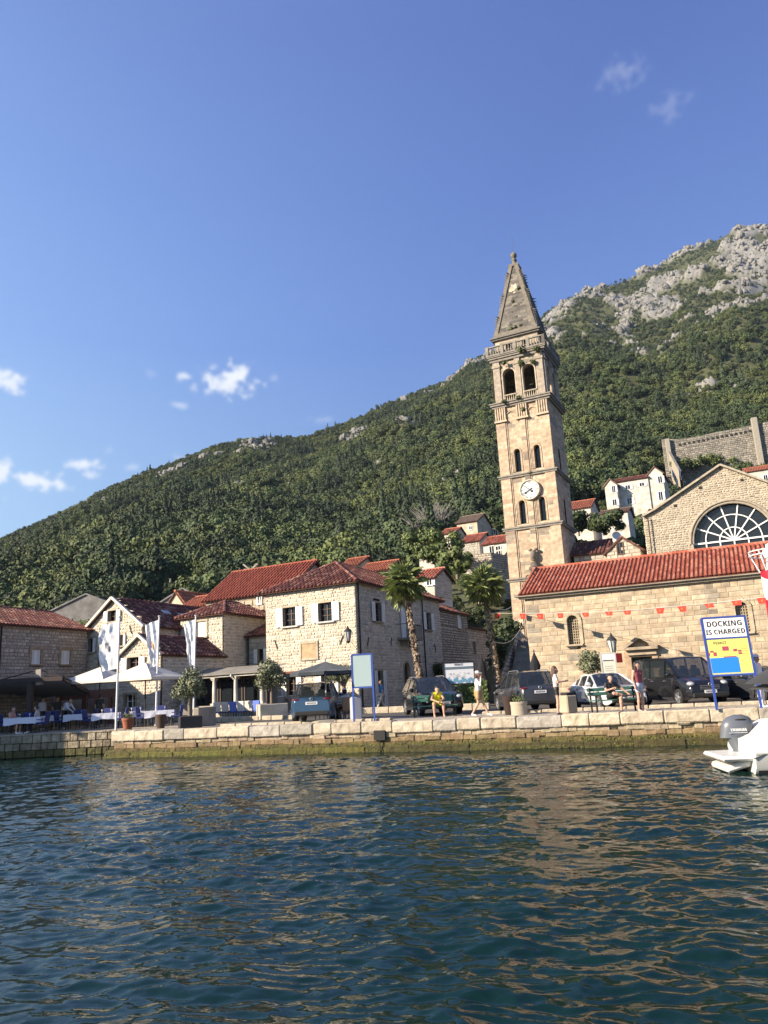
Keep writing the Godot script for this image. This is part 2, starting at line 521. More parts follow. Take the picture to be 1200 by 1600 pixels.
func leaf_face(mb: MB, r: RandomNumberGenerator, p: Vector3, n: Vector3, s: float) -> void:
	n = (n + Vector3(r.randfn(), r.randfn(), r.randfn()) * 0.35).normalized()
	var a := n.cross(Vector3(r.randfn(), r.randfn(), r.randfn())).normalized() * s
	var b := n.cross(a) * r.randf_range(0.6, 1.0)
	var k := r.randf_range(0.8, 1.2)
	mb.col = Color(k, k, k)
	mb.quad(p - a * 0.9 - b * 0.4, p + b * 0.9 - a * 0.2, p + a + b * 0.1, p - b + a * 0.25)
func spike_mesh(sd: int) -> ArrayMesh:
	var mb := MB.new()
	var r := RandomNumberGenerator.new(); r.seed = sd
	for q in 420:
		var y := pow(r.randf(), 0.8)
		var a := r.randf() * TAU
		var w := 0.42 * sin(PI * (0.12 + 0.88 * y)) * (1.15 - 0.55 * y) * r.randf_range(0.8, 1.1)
		leaf_face(mb, r, Vector3(cos(a) * w, y * 3.1, sin(a) * w), Vector3(cos(a), 0.25, sin(a)), r.randf_range(0.06, 0.14))
	return mb.mesh()
func rock_mesh() -> ArrayMesh:
	var mb := MB.new()
	var r := RandomNumberGenerator.new(); r.seed = 4
	for k in 3:
		var pr := []
		for i in 5:
			var l := PackedVector3Array()
			for j in 7:
				var a := TAU * j / 7; var e := PI * i / 4 - PI / 2
				l.append(Vector3(cos(a) * cos(e), sin(e) * 1.1, sin(a) * cos(e)) * r.randf_range(0.6, 1.05) + Vector3(k * 0.8 - 0.8, k % 2 * 0.35, (k % 2) * 0.6))
			pr.append(l)
		for i in 4:
			for j in 7:
				var g := r.randf_range(0.85, 1.1)
				mb.col = Color(g, g, g)
				mb.quad(pr[i][j], pr[i][(j + 1) % 7], pr[i + 1][(j + 1) % 7], pr[i + 1][j])
	return mb.mesh()

func build_water() -> void:
	var mb := MB.new()
	var a := FastNoiseLite.new(); a.seed = 31; a.frequency = 0.95; a.fractal_octaves = 2
	var b := FastNoiseLite.new(); b.seed = 33; b.frequency = 2.3; b.fractal_octaves = 2; b.fractal_gain = 0.4
	var d := FastNoiseLite.new(); d.seed = 39; d.frequency = 5.0; d.fractal_octaves = 2
	var c := FastNoiseLite.new(); c.seed = 35; c.frequency = 0.13
	var rows := []
	var nr := 760
	var na := 520
	for j in nr + 1:
		var l := PackedVector3Array()
		var r := 3.5 * pow(48.0 / 3.5, float(j) / nr)
		var fade := clampf((r - 3.5) * 2.0, 0, 1) * clampf((48.0 - r) / 3.0, 0, 1)
		for i in na + 1:
			var az := lerpf(-0.78, 0.78, float(i) / na)
			var x := sin(az) * r; var z := -cos(az) * r
			# crests run across the view, a little askew
			var p := Vector2(x * 0.62 + z * 0.14, z * 1.15 - x * 0.22)
			var w := 0.72 + 0.62 * c.get_noise_2d(x, z)
			var h := (a.get_noise_2d(p.x, p.y) * 0.068 + (0.45 - absf(b.get_noise_2d(p.x, p.y))) * 0.047 + d.get_noise_2d(p.x, p.y) * 0.011) * w
			l.append(Vector3(x, (h - 0.015) * fade, z))
		rows.append(l)
	mb.grid(rows)
	mb.quad(Vector3(-3000, -0.06, 600), Vector3(3000, -0.06, 600), Vector3(3000, -0.06, -60), Vector3(-3000, -0.06, -60))
	struct("water", mb, M.water)
	# the sea bed
	var sb := MB.new(); sb.col = Color(0.03, 0.05, 0.04)
	sb.quad(Vector3(-60, -3, 20), Vector3(60, -3, 20), Vector3(60, -3, -60), Vector3(-60, -3, -60))
	struct("sea_bed", sb, M.earth)

# quay axes: E along the edge to the right, I inland
var QO := Vector3(0, Q, -30.63)
var QE := Vector3(0.9423, 0, 0.3348)
var QI := Vector3(0.3348, 0, -0.9423)
func qp(s: float, t: float, y := Q) -> Vector3:
	var p := QO + QE * s + QI * t
	return Vector3(p.x, y, p.z)

func build_quay() -> void:
	var pv := MB.new(); pv.col = Color(0.48, 0.43, 0.35)
	pv.quad(qp(-13.2, 0.55), qp(40, 0.55), qp(40, 4.6), qp(-13.2, 4.6))
	struct("pavement", pv, M.quay_stone)
	var t := MB.new(); t.col = Color(0.45, 0.4, 0.33)
	var lw := left_wall()
	t.quad(at_y(lw[0], Q - 0.03) + Vector3(0.02, 0, -0.3), at_y(lw[1], Q - 0.03) + Vector3(0, 0, -0.3), Vector3(-34, Q - 0.03, -62), Vector3(-6.5, Q - 0.03, -62))
	struct("terrace_paving", t, M.quay_stone)
	var r := MB.new(); r.col = Color(0.075, 0.072, 0.07)
	r.quad(qp(-9.2, 4.6, Q - 0.012), qp(40, 4.6, Q - 0.012), qp(44, 24, Q - 0.012), qp(-14, 16, Q - 0.012))
	struct("road", r, M.asphalt)
	var gr := MB.new(); gr.col = Color(0.14, 0.125, 0.1)
	gr.quad(Vector3(-80, Q - 0.06, -39.0), Vector3(-12.5, Q - 0.06, -39.0), Vector3(60, Q - 0.06, -90), Vector3(-80, Q - 0.06, -90))
	gr.quad(qp(-12, 3, Q - 0.06), qp(60, 3, Q - 0.06), Vector3(90, Q - 0.06, -90), Vector3(-10, Q - 0.06, -90))
	struct("ground", gr, M.earth)
	var fore := MB.new(); fore.col = Color(0.4, 0.36, 0.29)
	fore.box(Vector3(-34, Q - 2.05, -34.5), Vector3(18, 4.0, 9.0))
	struct("quay_corner", fore, M.quay_stone)
	# kerbs: stone pieces in a row
	kerb_row("kerb", qp(-8.6, 1.45), qp(-0.6, 1.35), 0.1, "low pale stone kerb behind the quay edge near the blue car")
	kerb_row("kerb", qp(2.6, 3.7), qp(20, 3.5), 0.12, "low stone kerb behind the benches, in front of the parked cars")
	kerb_row("kerb", at_y(px(331, 1110, 43.6), Q), at_y(px(468, 1110, 40.0), Q), 0.2, "stone kerb below the sun chairs of the arcade")
	kerb_row("kerb", gnd(560, 1115), gnd(634, 1112), 0.3, "stone kerb in front of the shaded side of the big house")
	kerb_row("kerb", gnd(714, 1109.5), gnd(766, 1107.5), 0.3, "stone kerb below the hedge")
	# main quay wall
	rng.seed = 5
	var w := thing("quay_wall", "pale stone quay wall with mossy foot and large coping blocks", "quay wall", qp(0, 0, 0))
	var cop := []
	var s := -13.25
	while s < 34.0:
		var l := rng.randf_range(0.75, 1.65)
		cop.append([s, l])
		s += l
	for q in cop:
		var mb := MB.new()
		var k := rng.randf_range(0.86, 1.12)
		mb.col = Color(0.56 * k, 0.50 * k, 0.40 * k)
		if rng.randf() < 0.25: mb.col = Color(0.42 * k, 0.40 * k, 0.36 * k)
		var mid := qp(q[0] + q[1] * 0.5, 0.28 + rng.randf_range(-0.035, 0.03), Q - 0.19 + rng.randf_range(-0.02, 0.025))
		if q[0] > 6.2 and q[0] < 10.2:
			mb.col = Color(0.6 * k, 0.53 * k, 0.41 * k); mid = qp(q[0] + q[1] * 0.5, 0.27, Q - 0.17)
		var tilt := Basis(QE, rng.randf_range(-0.02, 0.02)) * Basis(QE, UP, QE.cross(UP))
		mb.bev(Transform3D(tilt, mid), Vector3(q[1] - 0.012, 0.42, 0.75), rng.randf_range(0.02, 0.05))
		# chipped lower edge
		if rng.randf() < 0.5: mb.bev(Transform3D(tilt, mid + QE * rng.randf_range(-0.3, 0.3) - QI * 0.1 + Vector3(0, -0.2, 0)), Vector3(0.5, 0.16, 0.5), 0.06)
		part(w, "coping_stone", mb, M.quay_stone)
	var core := MB.new(); core.col = Color(0.10, 0.085, 0.06)
	core.quad(qp(-13.1, 0.14, -3), qp(36, 0.14, -3), qp(36, 0.14, Q - 0.3), qp(-13.1, 0.14, Q - 0.3))
	core.quad(qp(-13.1, 0.14, -3), qp(-13.1, 6, -3), qp(-13.1, 6, Q - 0.3), qp(-13.1, 0.14, Q - 0.3))
	part(w, "core", core, M.quay_stone)
	# courses below: rough stones; the lowest stand in the tide and are grown over
	for row in 5:
		var y0: float = [0.55, 0.37, 0.19, -0.03, -0.35][row]
		var y1: float = [0.75, 0.55, 0.37, 0.19, -0.03][row]
		s = -13.2 + rng.randf() * 0.2
		while s < 34.0:
			var l := rng.randf_range(0.2, 0.62) if row < 3 else rng.randf_range(0.4, 1.0)
			var mb := MB.new()
			var k := rng.randf_range(0.78, 1.12)
			var out := -0.03 + rng.randf() * 0.06 if row < 3 else 0.10 if row == 3 else 0.16
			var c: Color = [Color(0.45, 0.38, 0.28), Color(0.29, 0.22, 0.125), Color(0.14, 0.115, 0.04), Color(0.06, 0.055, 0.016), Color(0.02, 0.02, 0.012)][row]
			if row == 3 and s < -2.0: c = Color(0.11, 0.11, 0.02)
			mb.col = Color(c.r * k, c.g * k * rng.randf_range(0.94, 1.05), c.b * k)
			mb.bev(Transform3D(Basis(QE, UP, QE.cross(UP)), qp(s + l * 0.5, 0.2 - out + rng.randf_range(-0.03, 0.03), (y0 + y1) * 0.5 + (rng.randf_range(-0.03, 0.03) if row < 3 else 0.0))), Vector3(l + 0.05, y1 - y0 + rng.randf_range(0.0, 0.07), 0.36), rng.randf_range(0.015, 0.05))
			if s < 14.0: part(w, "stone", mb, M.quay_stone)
			s += l
	# weed on the foot: a fringe of small leaves
	var weed := MB.new()
	for k in 15000:
		var ss := rng.randf_range(-13.6, 14.0)
		var y := rng.randf_range(-0.05, 0.34) + 0.07 * sin(ss * 2.1) * rng.randf()
		var g := rng.randf_range(0.5, 1.2)
		weed.col = Color(0.10 * g, 0.10 * g, 0.014 * g) if rng.randf() < 0.6 else Color(0.05 * g, 0.043 * g, 0.015 * g)
		var p := qp(ss, -0.0 - (0.22 - y) * 0.35 + rng.randf_range(-0.03, 0.03), y)
		var a := QE * rng.randf_range(-0.035, 0.035); var b := Vector3(0, -rng.randf_range(0.03, 0.09), 0) - QI * 0.02
		weed.tri(p - a, p + a, p + b)
	part(w, "seaweed", weed, M.wood_leaf, true)
	# outlet with a black flap
	var o := MB.new(); o.col = Color(0.008, 0.008, 0.008)
	var oc := qp(0, 0, 0) + QE * ((onplane(594, 1148, qp(0, -0.03), QI) - qp(0, 0)).dot(QE))
	o.obox(Transform3D(Basis(QE, UP, QE.cross(UP)), at_y(oc, 0.62) - QI * 0.06), Vector3(0.46, 0.36, 0.14))
	o.rod(at_y(oc, 0.45) - QI * 0.1, at_y(oc, 0.0) - QI * 0.14, 0.025)
	part(w, "drain_flap", o, M.flat)
	# left wall, set back
	var q := thing("quay_wall", "shaded block wall of the restaurant terrace, set back from the quay", "quay wall", at_y(lw[0], 0))
	var ux: Vector3 = (lw[0] - lw[1]).normalized()
	var len: float = lw[0].distance_to(lw[1])
	var cm := MB.new(); cm.col = Color(0.08, 0.07, 0.055)
	cm.quad(at_y(lw[1], -3), at_y(lw[0], -3), at_y(lw[0], Q - 0.06), at_y(lw[1], Q - 0.06))
	part(q, "core", cm, M.quay_stone)
	var nrm := ux.cross(UP)
	for row in 4:
		var y0: float = [0.66, 0.33, 0.0, -0.35][row]
		var y1: float = [1.04, 0.66, 0.33, 0.0][row]
		s = len
		while s > 0.0:
			var l := rng.randf_range(0.32, 0.6)
			var mb := MB.new()
			var k := rng.randf_range(0.75, 1.15)
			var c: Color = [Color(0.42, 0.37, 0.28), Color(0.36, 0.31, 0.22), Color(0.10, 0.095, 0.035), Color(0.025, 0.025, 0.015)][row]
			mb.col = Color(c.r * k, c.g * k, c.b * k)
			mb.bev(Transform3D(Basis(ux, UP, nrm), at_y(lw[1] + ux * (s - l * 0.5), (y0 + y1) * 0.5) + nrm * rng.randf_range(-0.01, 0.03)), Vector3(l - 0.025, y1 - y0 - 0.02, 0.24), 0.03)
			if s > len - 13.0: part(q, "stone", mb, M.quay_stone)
			s -= l
	var cap := MB.new(); cap.col = Color(0.4, 0.36, 0.29)
	cap.obox(Transform3D(Basis(ux, UP, nrm), at_y((lw[0] + lw[1]) * 0.5, 1.06) - nrm * 0.1), Vector3(len, 0.06, 0.5))
	part(q, "coping", cap, M.quay_stone)

func left_wall() -> Array:
	return [qp(-13.15, 3.0), Vector3(-36, Q, -38.9)]

func kerb_row(called: String, a: Vector3, b: Vector3, h: float, label: String) -> void:
	var k := thing(called, label, "kerb", a)
	var d := (b - a).normalized()
	var n := int(a.distance_to(b) / 0.8)
	for i in n:
		var mb := MB.new()
		var g := rng.randf_range(0.85, 1.1)
		mb.col = Color(0.52 * g, 0.47 * g, 0.38 * g)
		var l := a.distance_to(b) / n
		mb.bev(Transform3D(Basis(d, UP, d.cross(UP)), a + d * (l * (i + 0.5)) + Vector3(0, h * 0.5 - 0.05, rng.randf_range(-0.015, 0.015))), Vector3(l - 0.02, h + 0.1, 0.3), 0.03)
		part(k, "kerb_stone", mb, M.quay_stone)

# ---------------------------------------------------------------- masonry, roofs, windows
var stone_units := {}
func unit_stone(c: Color) -> ArrayMesh:
	var key := "%.2f %.2f %.2f" % [c.r, c.g, c.b]
	if not stone_units.has(key):
		var mb := MB.new(); mb.col = c
		face_stone(mb, [Vector3(-0.5, -0.5, 0), Vector3(0.5, -0.5, 0), Vector3(0.5, 0.5, 0), Vector3(-0.5, 0.5, 0)], Vector3(0, 0, 1), 1.0, Vector2(0.09, 0.14))
		stone_units[key] = mb.mesh()
	return stone_units[key]
# the visible part of one stone: a face and four bevelled sides
func face_stone(mb: MB, q: Array, n: Vector3, proud: float, bevel: Vector2) -> void:
	var m: Vector3 = (q[0] + q[1] + q[2] + q[3]) * 0.25
	var x: Vector3 = (q[1] - q[0]).normalized(); var y: Vector3 = (q[3] - q[0]).normalized()
	var f := []
	for k in 4:
		var sx := 1.0 if k == 0 or k == 3 else -1.0
		var sy := 1.0 if k < 2 else -1.0
		f.append(q[k] + x * sx * bevel.x + y * sy * bevel.y + n * proud)
	mb.quo(f[0], f[1], f[2], f[3], m - n * 5.0)
	for k in 4: mb.quo(q[k], q[(k + 1) % 4], f[(k + 1) % 4], f[k], m - n * 0.5)

# A wall of coursed stones on a bed of mortar. o: lower left corner seen from outside, ux: to the right, uy: up.
# holes: [x0, y0, x1, y1, arched]; sp: ch, sw, pal, mortar, gap, proud, bevel, top (polyline that clips it), parts (how many stones stand as parts)
func stone_wall(parent: Node3D, o: Vector3, ux: Vector3, w: float, h: float, holes: Array, sp: Dictionary, uy := Vector3.UP) -> void:
	var n := ux.cross(uy).normalized()
	var ch: float = sp.ch; var sw: float = sp.sw
	var gap: float = sp.get("gap", 0.02); var proud: float = sp.get("proud", 0.03); var bevel: float = sp.get("bevel", 0.025)
	var top: Array = sp.get("top", [])
	var pal: Array = sp.pal
	var ys := [0.0]
	var y := 0.0
	while y < h:
		y += ch * rng.randf_range(0.82, 1.18)
		ys.append(minf(y, h))
	for q in holes:
		for e in [q[1], q[3]]:
			if e <= 0.01 or e >= h: continue
			var near := -1
			for k in range(1, ys.size() - 1):
				if absf(ys[k] - e) < ch * 0.45 and (near < 0 or absf(ys[k] - e) < absf(ys[near] - e)): near = k
			if near > 0: ys[near] = e
			else: ys.append(e)
	ys.sort()
	var mort := MB.new(); mort.col = sp.mortar
	var mb := MB.new()
	var single := []
	var ytop := func(x: float) -> float:
		if top.is_empty(): return h
		for k in top.size() - 1:
			if x <= top[k + 1].x: return lerpf(top[k].y, top[k + 1].y, clampf((x - top[k].x) / maxf(top[k + 1].x - top[k].x, 0.001), 0, 1))
		return top[top.size() - 1].y
	for r in ys.size() - 1:
		var y0: float = ys[r]; var y1: float = ys[r + 1]
		if y1 - y0 < 0.02: continue
		var free := [[0.0, w]]
		for q in holes:
			var x0: float = q[0]; var x1: float = q[2]
			if y1 <= q[1] + 0.005 or y0 >= q[3] - 0.005: continue
			if q.size() > 4 and q[4]:
				var rad: float = (x1 - x0) * 0.5
				var up: float = (y0 * 0.6 + y1 * 0.4) - (q[3] - rad)
				if up > 0.0:
					var half := sqrt(maxf(rad * rad - up * up, 0.0))
					var mx: float = (x0 + x1) * 0.5
					x0 = mx - half; x1 = mx + half
			var nf := []
			for f in free:
				if x0 > f[0]: nf.append([f[0], minf(f[1], x0)])
				if x1 < f[1]: nf.append([maxf(f[0], x1), f[1]])
			free = []
			for f in nf:
				if f[1] - f[0] > 0.01: free.append(f)
		for f in free:
			var segs := maxi(1, int((f[1] - f[0]) / 0.6)) if top.size() else 1
			for k in segs:
				var a: float = lerpf(f[0], f[1], float(k) / segs); var b: float = lerpf(f[0], f[1], float(k + 1) / segs)
				var ya := minf(y1, ytop.call(a)); var yb := minf(y1, ytop.call(b))
				if ya <= y0 and yb <= y0: continue
				mort.quad(o + ux * a + uy * maxf(ya, y0), o + ux * b + uy * maxf(yb, y0), o + ux * b + uy * y0, o + ux * a + uy * y0)
			var x: float = f[0]
			while x < f[1] - 0.01:
				var l := sw * rng.randf_range(0.6, 1.5)
				if f[1] - x - l < sw * 0.45: l = f[1] - x
				var a := x + gap * 0.5; var b := x + l - gap * 0.5
				x += l
				if b - a < 0.03: continue
				var ta := minf(y1 - gap * 0.5, ytop.call(a) - 0.03); var tb := minf(y1 - gap * 0.5, ytop.call(b) - 0.03)
				var lo := y0 + gap * 0.5
				if ta < lo + 0.04 or tb < lo + 0.04: continue
				var c: Color = pal[rng.randi() % pal.size()]
				var k := snappedf(rng.randf_range(0.86, 1.12), 0.065)
				c = Color(c.r * k, c.g * k, c.b * k)
				for q in sp.get("stain", []):
					if (a + b) * 0.5 > q[0] and (a + b) * 0.5 < q[1] and lo > q[2] and lo < q[3] and rng.randf() < q[4]: c = Color(c.r * 0.55 + 0.02, c.g * 0.57 + 0.025, c.b * 0.62 + 0.025)
				var pr := proud * rng.randf_range(0.5, 1.4)
				if absf(ta - tb) < 0.001 and sp.get("parts", 0) > 0:
					single.append([(b - a) * (ta - lo), a, b, lo, ta, c, pr])
					continue
				mb.col = c
				stone_at(mb, o, ux, uy, n, a, b, lo, ta, tb, pr, bevel)
	part(parent, "mortar_wall", mort, M.stone)
	if single.size():
		single.sort_custom(func(p, q): return p[0] > q[0])
		var most: int = sp.parts
		for k in single.size():
			var q: Array = single[k]
			if k < most:
				var s := MeshInstance3D.new()
				s.name = "stone"
				parent.add_child(s, true)
				s.mesh = unit_stone(q[5]); s.material_override = sp.get("mat", M.stone)
				s.transform = Transform3D(Basis(ux * (q[2] - q[1]), uy * (q[4] - q[3]), n * q[6]), o + ux * ((q[1] + q[2]) * 0.5) + uy * ((q[3] + q[4]) * 0.5) - base_of[parent])
			else:
				mb.col = q[5]
				stone_at(mb, o, ux, uy, n, q[1], q[2], q[3], q[4], q[4], q[6], bevel)
	if mb.v.size(): part(parent, "stonework", mb, sp.get("mat", M.stone), true)
func stone_at(mb: MB, o: Vector3, ux: Vector3, uy: Vector3, n: Vector3, a: float, b: float, lo: float, ta: float, tb: float, pr: float, bevel: float) -> void:
	var j := bevel * 0.5
	face_stone(mb, [o + ux * (a + rng.randf() * j) + uy * (lo + rng.randf() * j), o + ux * (b - rng.randf() * j) + uy * (lo + rng.randf() * j), o + ux * (b - rng.randf() * j) + uy * (tb - rng.randf() * j), o + ux * (a + rng.randf() * j) + uy * (ta - rng.randf() * j)], n, pr, Vector2(bevel, bevel))

# a plain wall (plaster, or one the picture does not show)
func plain_wall(parent: Node3D, called: String, pts: Array, c: Color, m: Material) -> void:
	var mb := MB.new(); mb.col = c
	for k in range(1, pts.size() - 1): mb.tri(pts[0], pts[k], pts[k + 1])
	part(parent, called, mb, m)

# a roof plane of barrel tiles. pts: polygon whose first edge is the eave, from left to right seen from outside
func tiled(parent: Node3D, pts: Array, tw: float, tl: float, pal: Array, under := Color(0.10, 0.04, 0.03), ridge := false) -> void:
	var ex: Vector3 = (pts[1] - pts[0]).normalized()
	var nn: Vector3 = ex.cross(pts[2] - pts[1]).normalized()
	if nn.y < 0: nn = -nn
	var ey := nn.cross(ex).normalized()
	var roof := MB.new(); roof.col = under
	for k in range(1, pts.size() - 1): roof.tri(pts[0], pts[k], pts[k + 1])
	for k in range(1, pts.size() - 1): roof.tri(pts[0] - nn * 0.12, pts[k] - nn * 0.12, pts[k + 1] - nn * 0.12)
	for k in pts.size():
		var a: Vector3 = pts[k]; var b: Vector3 = pts[(k + 1) % pts.size()]
		roof.quad(a, b, b - nn * 0.12, a - nn * 0.12)
	var ro := part(parent, "roof", roof, M.tile)
	var poly := []
	for p in pts: poly.append(Vector2((p - pts[0]).dot(ex), (p - pts[0]).dot(ey)))
	var x0 := 1e9; var x1 := -1e9
	for p in poly: x0 = minf(x0, p.x); x1 = maxf(x1, p.x)
	var mb := MB.new()
	var cols := int((x1 - x0) / tw)
	for i in cols:
		var x := x0 + (i + 0.5) * (x1 - x0) / cols
		var ys := []
		for k in poly.size():
			var a: Vector2 = poly[k]; var b: Vector2 = poly[(k + 1) % poly.size()]
			if (a.x - x) * (b.x - x) < 0.0: ys.append(lerpf(a.y, b.y, (x - a.x) / (b.x - a.x)))
		if ys.size() < 2: continue
		ys.sort()
		var y: float = ys[0] - 0.06
		var yend: float = ys[ys.size() - 1]
		while y < yend - 0.02:
			var y2 := minf(y + tl, yend)
			var c: Color = pal[rng.randi() % pal.size()]
			var k := rng.randf_range(0.85, 1.15)
			mb.col = Color(c.r * k, c.g * k, c.b * k)
			var dx := rng.randf_range(-0.008, 0.008)
			var arcs := []
			for e in 2:
				var l := []
				var rad := tw * (0.36 if e == 0 else 0.29)
				var lift := 0.045 if e == 0 else 0.018
				var yy := y if e == 0 else y2 + 0.02
				for a in 4:
					var an := PI * a / 3.0
					l.append(pts[0] + ex * (x + dx - cos(an) * rad) + ey * yy + nn * (lift + sin(an) * rad * 0.95 - 0.02))
				arcs.append(l)
			var mid: Vector3 = pts[0] + ex * x + ey * y - nn * 0.5
			for a in 3: mb.quo(arcs[0][a], arcs[0][a + 1], arcs[1][a + 1], arcs[1][a], mid)
			mb.quo(arcs[0][0], arcs[0][1], arcs[0][2], arcs[0][3], mid + ey * 2.0)
			y = y2
	if mb.v.size(): part(ro, "roof_tiles", mb, M.tile, true)
	if ridge:
		var rb := MB.new()
		var a: Vector3 = pts[3] if pts.size() > 3 else pts[2]
		ridge_line(rb, a, pts[2], pal)
		part(ro, "ridge_tiles", rb, M.tile, true)
func ridge_line(rb: MB, a: Vector3, b: Vector3, pal: Array) -> void:
	var n := maxi(1, int(a.distance_to(b) / 0.42))
	for k in n:
		var c: Color = pal[rng.randi() % pal.size()]
		rb.col = Color(c.r * 1.1, c.g * 1.15, c.b * 1.15)
		rb.tube([a.lerp(b, float(k) / n), a.lerp(b, (k + 1.08) / n)], [0.13, 0.11], 7)

const WOOD := Color(0.10, 0.06, 0.04)
const WHITE := Color(0.72, 0.72, 0.70)
# fills a hole of a wall: reveals, frame, panes, sill, stone surround and shutters
# opts: shut (0 none, 1 open on both sides, 2 closed over the opening), frame colour, surround colour, bars [columns, rows], arch, deep
func window(parent: Node3D, o: Vector3, ux: Vector3, q: Array, opts := {}) -> void:
	var n := ux.cross(UP).normalized()
	var deep: float = opts.get("deep", 0.2)
	var sc: Color = opts.get("stone", Color(0.44, 0.37, 0.27))
	var fc: Color = opts.get("frame", WOOD)
	var arch: bool = opts.get("arch", false)
	var x0: float = q[0]; var y0: float = q[1]; var x1: float = q[2]; var y1: float = q[3]
	var w := x1 - x0; var rad := w * 0.5
	var P := func(x: float, y: float, d: float) -> Vector3: return o + ux * x + UP * y + n * d
	var line := [Vector2(x0, y0), Vector2(x0, y1 - (rad if arch else 0.0))]
	if arch:
		for k in range(1, 8):
			var a := PI - PI * k / 8.0
			line.append(Vector2((x0 + x1) * 0.5 + cos(a) * rad, y1 - rad + sin(a) * rad))
	line.append(Vector2(x1, y1 - (rad if arch else 0.0))); line.append(Vector2(x1, y0))
	var fr := MB.new(); fr.col = fc
	var t := 0.07
	var name_ := "door" if opts.get("door", false) else "window"
	for k in line.size():
		var a: Vector2 = line[k]; var b: Vector2 = line[(k + 1) % line.size()]
		fr.beam(P.call(a.x, a.y, -deep + 0.03), P.call(b.x, b.y, -deep + 0.03), t, t, n)
	var bars: Array = opts.get("bars", [2, 3])
	for k in range(1, bars[0]): fr.beam(P.call(lerpf(x0, x1, float(k) / bars[0]), y0, -deep + 0.03), P.call(lerpf(x0, x1, float(k) / bars[0]), y1, -deep + 0.03), 0.07, 0.05, n)
	for k in range(1, bars[1]): fr.beam(P.call(x0, lerpf(y0, y1, float(k) / bars[1]), -deep + 0.03), P.call(x1, lerpf(y0, y1, float(k) / bars[1]), -deep + 0.03), 0.035, 0.04, n)
	var win := part(parent, name_, fr, M.flat)
	var rv := MB.new(); rv.col = Color(sc.r * 0.95, sc.g * 0.95, sc.b * 0.95)
	for k in line.size():
		var a: Vector2 = line[k]; var b: Vector2 = line[(k + 1) % line.size()]
		rv.quad(P.call(a.x, a.y, 0.03), P.call(b.x, b.y, 0.03), P.call(b.x, b.y, -deep), P.call(a.x, a.y, -deep))
	part(win, "reveal", rv, M.smooth_stone)
	var gl := MB.new()
	if opts.get("door", false) and not opts.get("glazed", false): gl.col = opts.get("leaf", Color(0.035, 0.024, 0.018))
	var ctr: Vector3 = P.call((x0 + x1) * 0.5, (y0 + y1) * 0.5, -deep)
	for k in line.size(): gl.tri(ctr, P.call(line[k].x, line[k].y, -deep), P.call(line[(k + 1) % line.size()].x, line[(k + 1) % line.size()].y, -deep))
	part(win, "door_leaf" if opts.get("door", false) and not opts.get("glazed", false) else "pane", gl, M.flat if opts.get("door", false) and not opts.get("glazed", false) else M.dark_glass)
	if opts.get("surround", 0.12) > 0.0:
		var s: float = opts.get("surround", 0.12)
		var sr := MB.new(); sr.col = sc
		if arch:
			for k in range(1, line.size() - 2):
				var a: Vector2 = line[k]; var b: Vector2 = line[k + 1]
				sr.beam(P.call(a.x, a.y, 0.03) + (P.call(a.x, a.y, 0.03) - P.call((x0 + x1) * 0.5, y1 - rad, 0.03)).normalized() * s * 0.5, P.call(b.x, b.y, 0.03) + (P.call(b.x, b.y, 0.03) - P.call((x0 + x1) * 0.5, y1 - rad, 0.03)).normalized() * s * 0.5, s, 0.1, n)
		else: sr.obox(Transform3D(Basis(ux, UP, n), P.call((x0 + x1) * 0.5, y1 + s * 0.5, 0.03)), Vector3(w + s * 2.2, s, 0.1))
		for x in [x0 - s * 0.5, x1 + s * 0.5]: sr.obox(Transform3D(Basis(ux, UP, n), P.call(x, (y0 + y1 - (rad if arch else 0.0)) * 0.5, 0.025)), Vector3(s, y1 - y0 - (rad if arch else 0.0), 0.08))
		part(win, "surround", sr, M.smooth_stone)
	if opts.get("sill", true):
		var si := MB.new(); si.col = opts.get("sill_col", sc)
		si.bev(Transform3D(Basis(ux, UP, n), P.call((x0 + x1) * 0.5, y0 - 0.05, 0.06)), Vector3(w + 0.34, 0.1, 0.26), 0.015)
		part(win, "sill", si, M.smooth_stone)
	var sh: int = opts.get("shut", 0)
	if sh:
		for sg in [-1.0, 1.0]:
			var sb := MB.new(); sb.col = opts.get("shutter", WHITE)
			var lw = w * (0.5 if sh == 2 else opts.get("leafw", 0.46))
			var cx: float = ((x0 + x1) * 0.5 + sg * lw * 0.5) if sh == 2 else (x1 + lw * 0.5 + 0.02 if sg > 0 else x0 - lw * 0.5 - 0.02)
			var dd := -0.04 if sh == 2 else 0.12
			var hh := y1 - y0
			for e in [-1.0, 1.0]:
				sb.obox(Transform3D(Basis(ux, UP, n), P.call(cx + e * (lw * 0.5 - 0.035), (y0 + y1) * 0.5, dd)), Vector3(0.07, hh, 0.045))
				sb.obox(Transform3D(Basis(ux, UP, n), P.call(cx, (y0 + y1) * 0.5 + e * (hh * 0.5 - 0.04), dd)), Vector3(lw - 0.14, 0.08, 0.045))
			var sl := int(hh / 0.085)
			for k in sl:
				var tl := Basis(ux, 0.5)
				sb.obox(Transform3D(tl * Basis(ux, UP, n), P.call(cx, y0 + 0.08 + (hh - 0.16) * (k + 0.5) / sl, dd)), Vector3(lw - 0.14, 0.085, 0.014))
			part(win, "shutter", sb, M.flat)

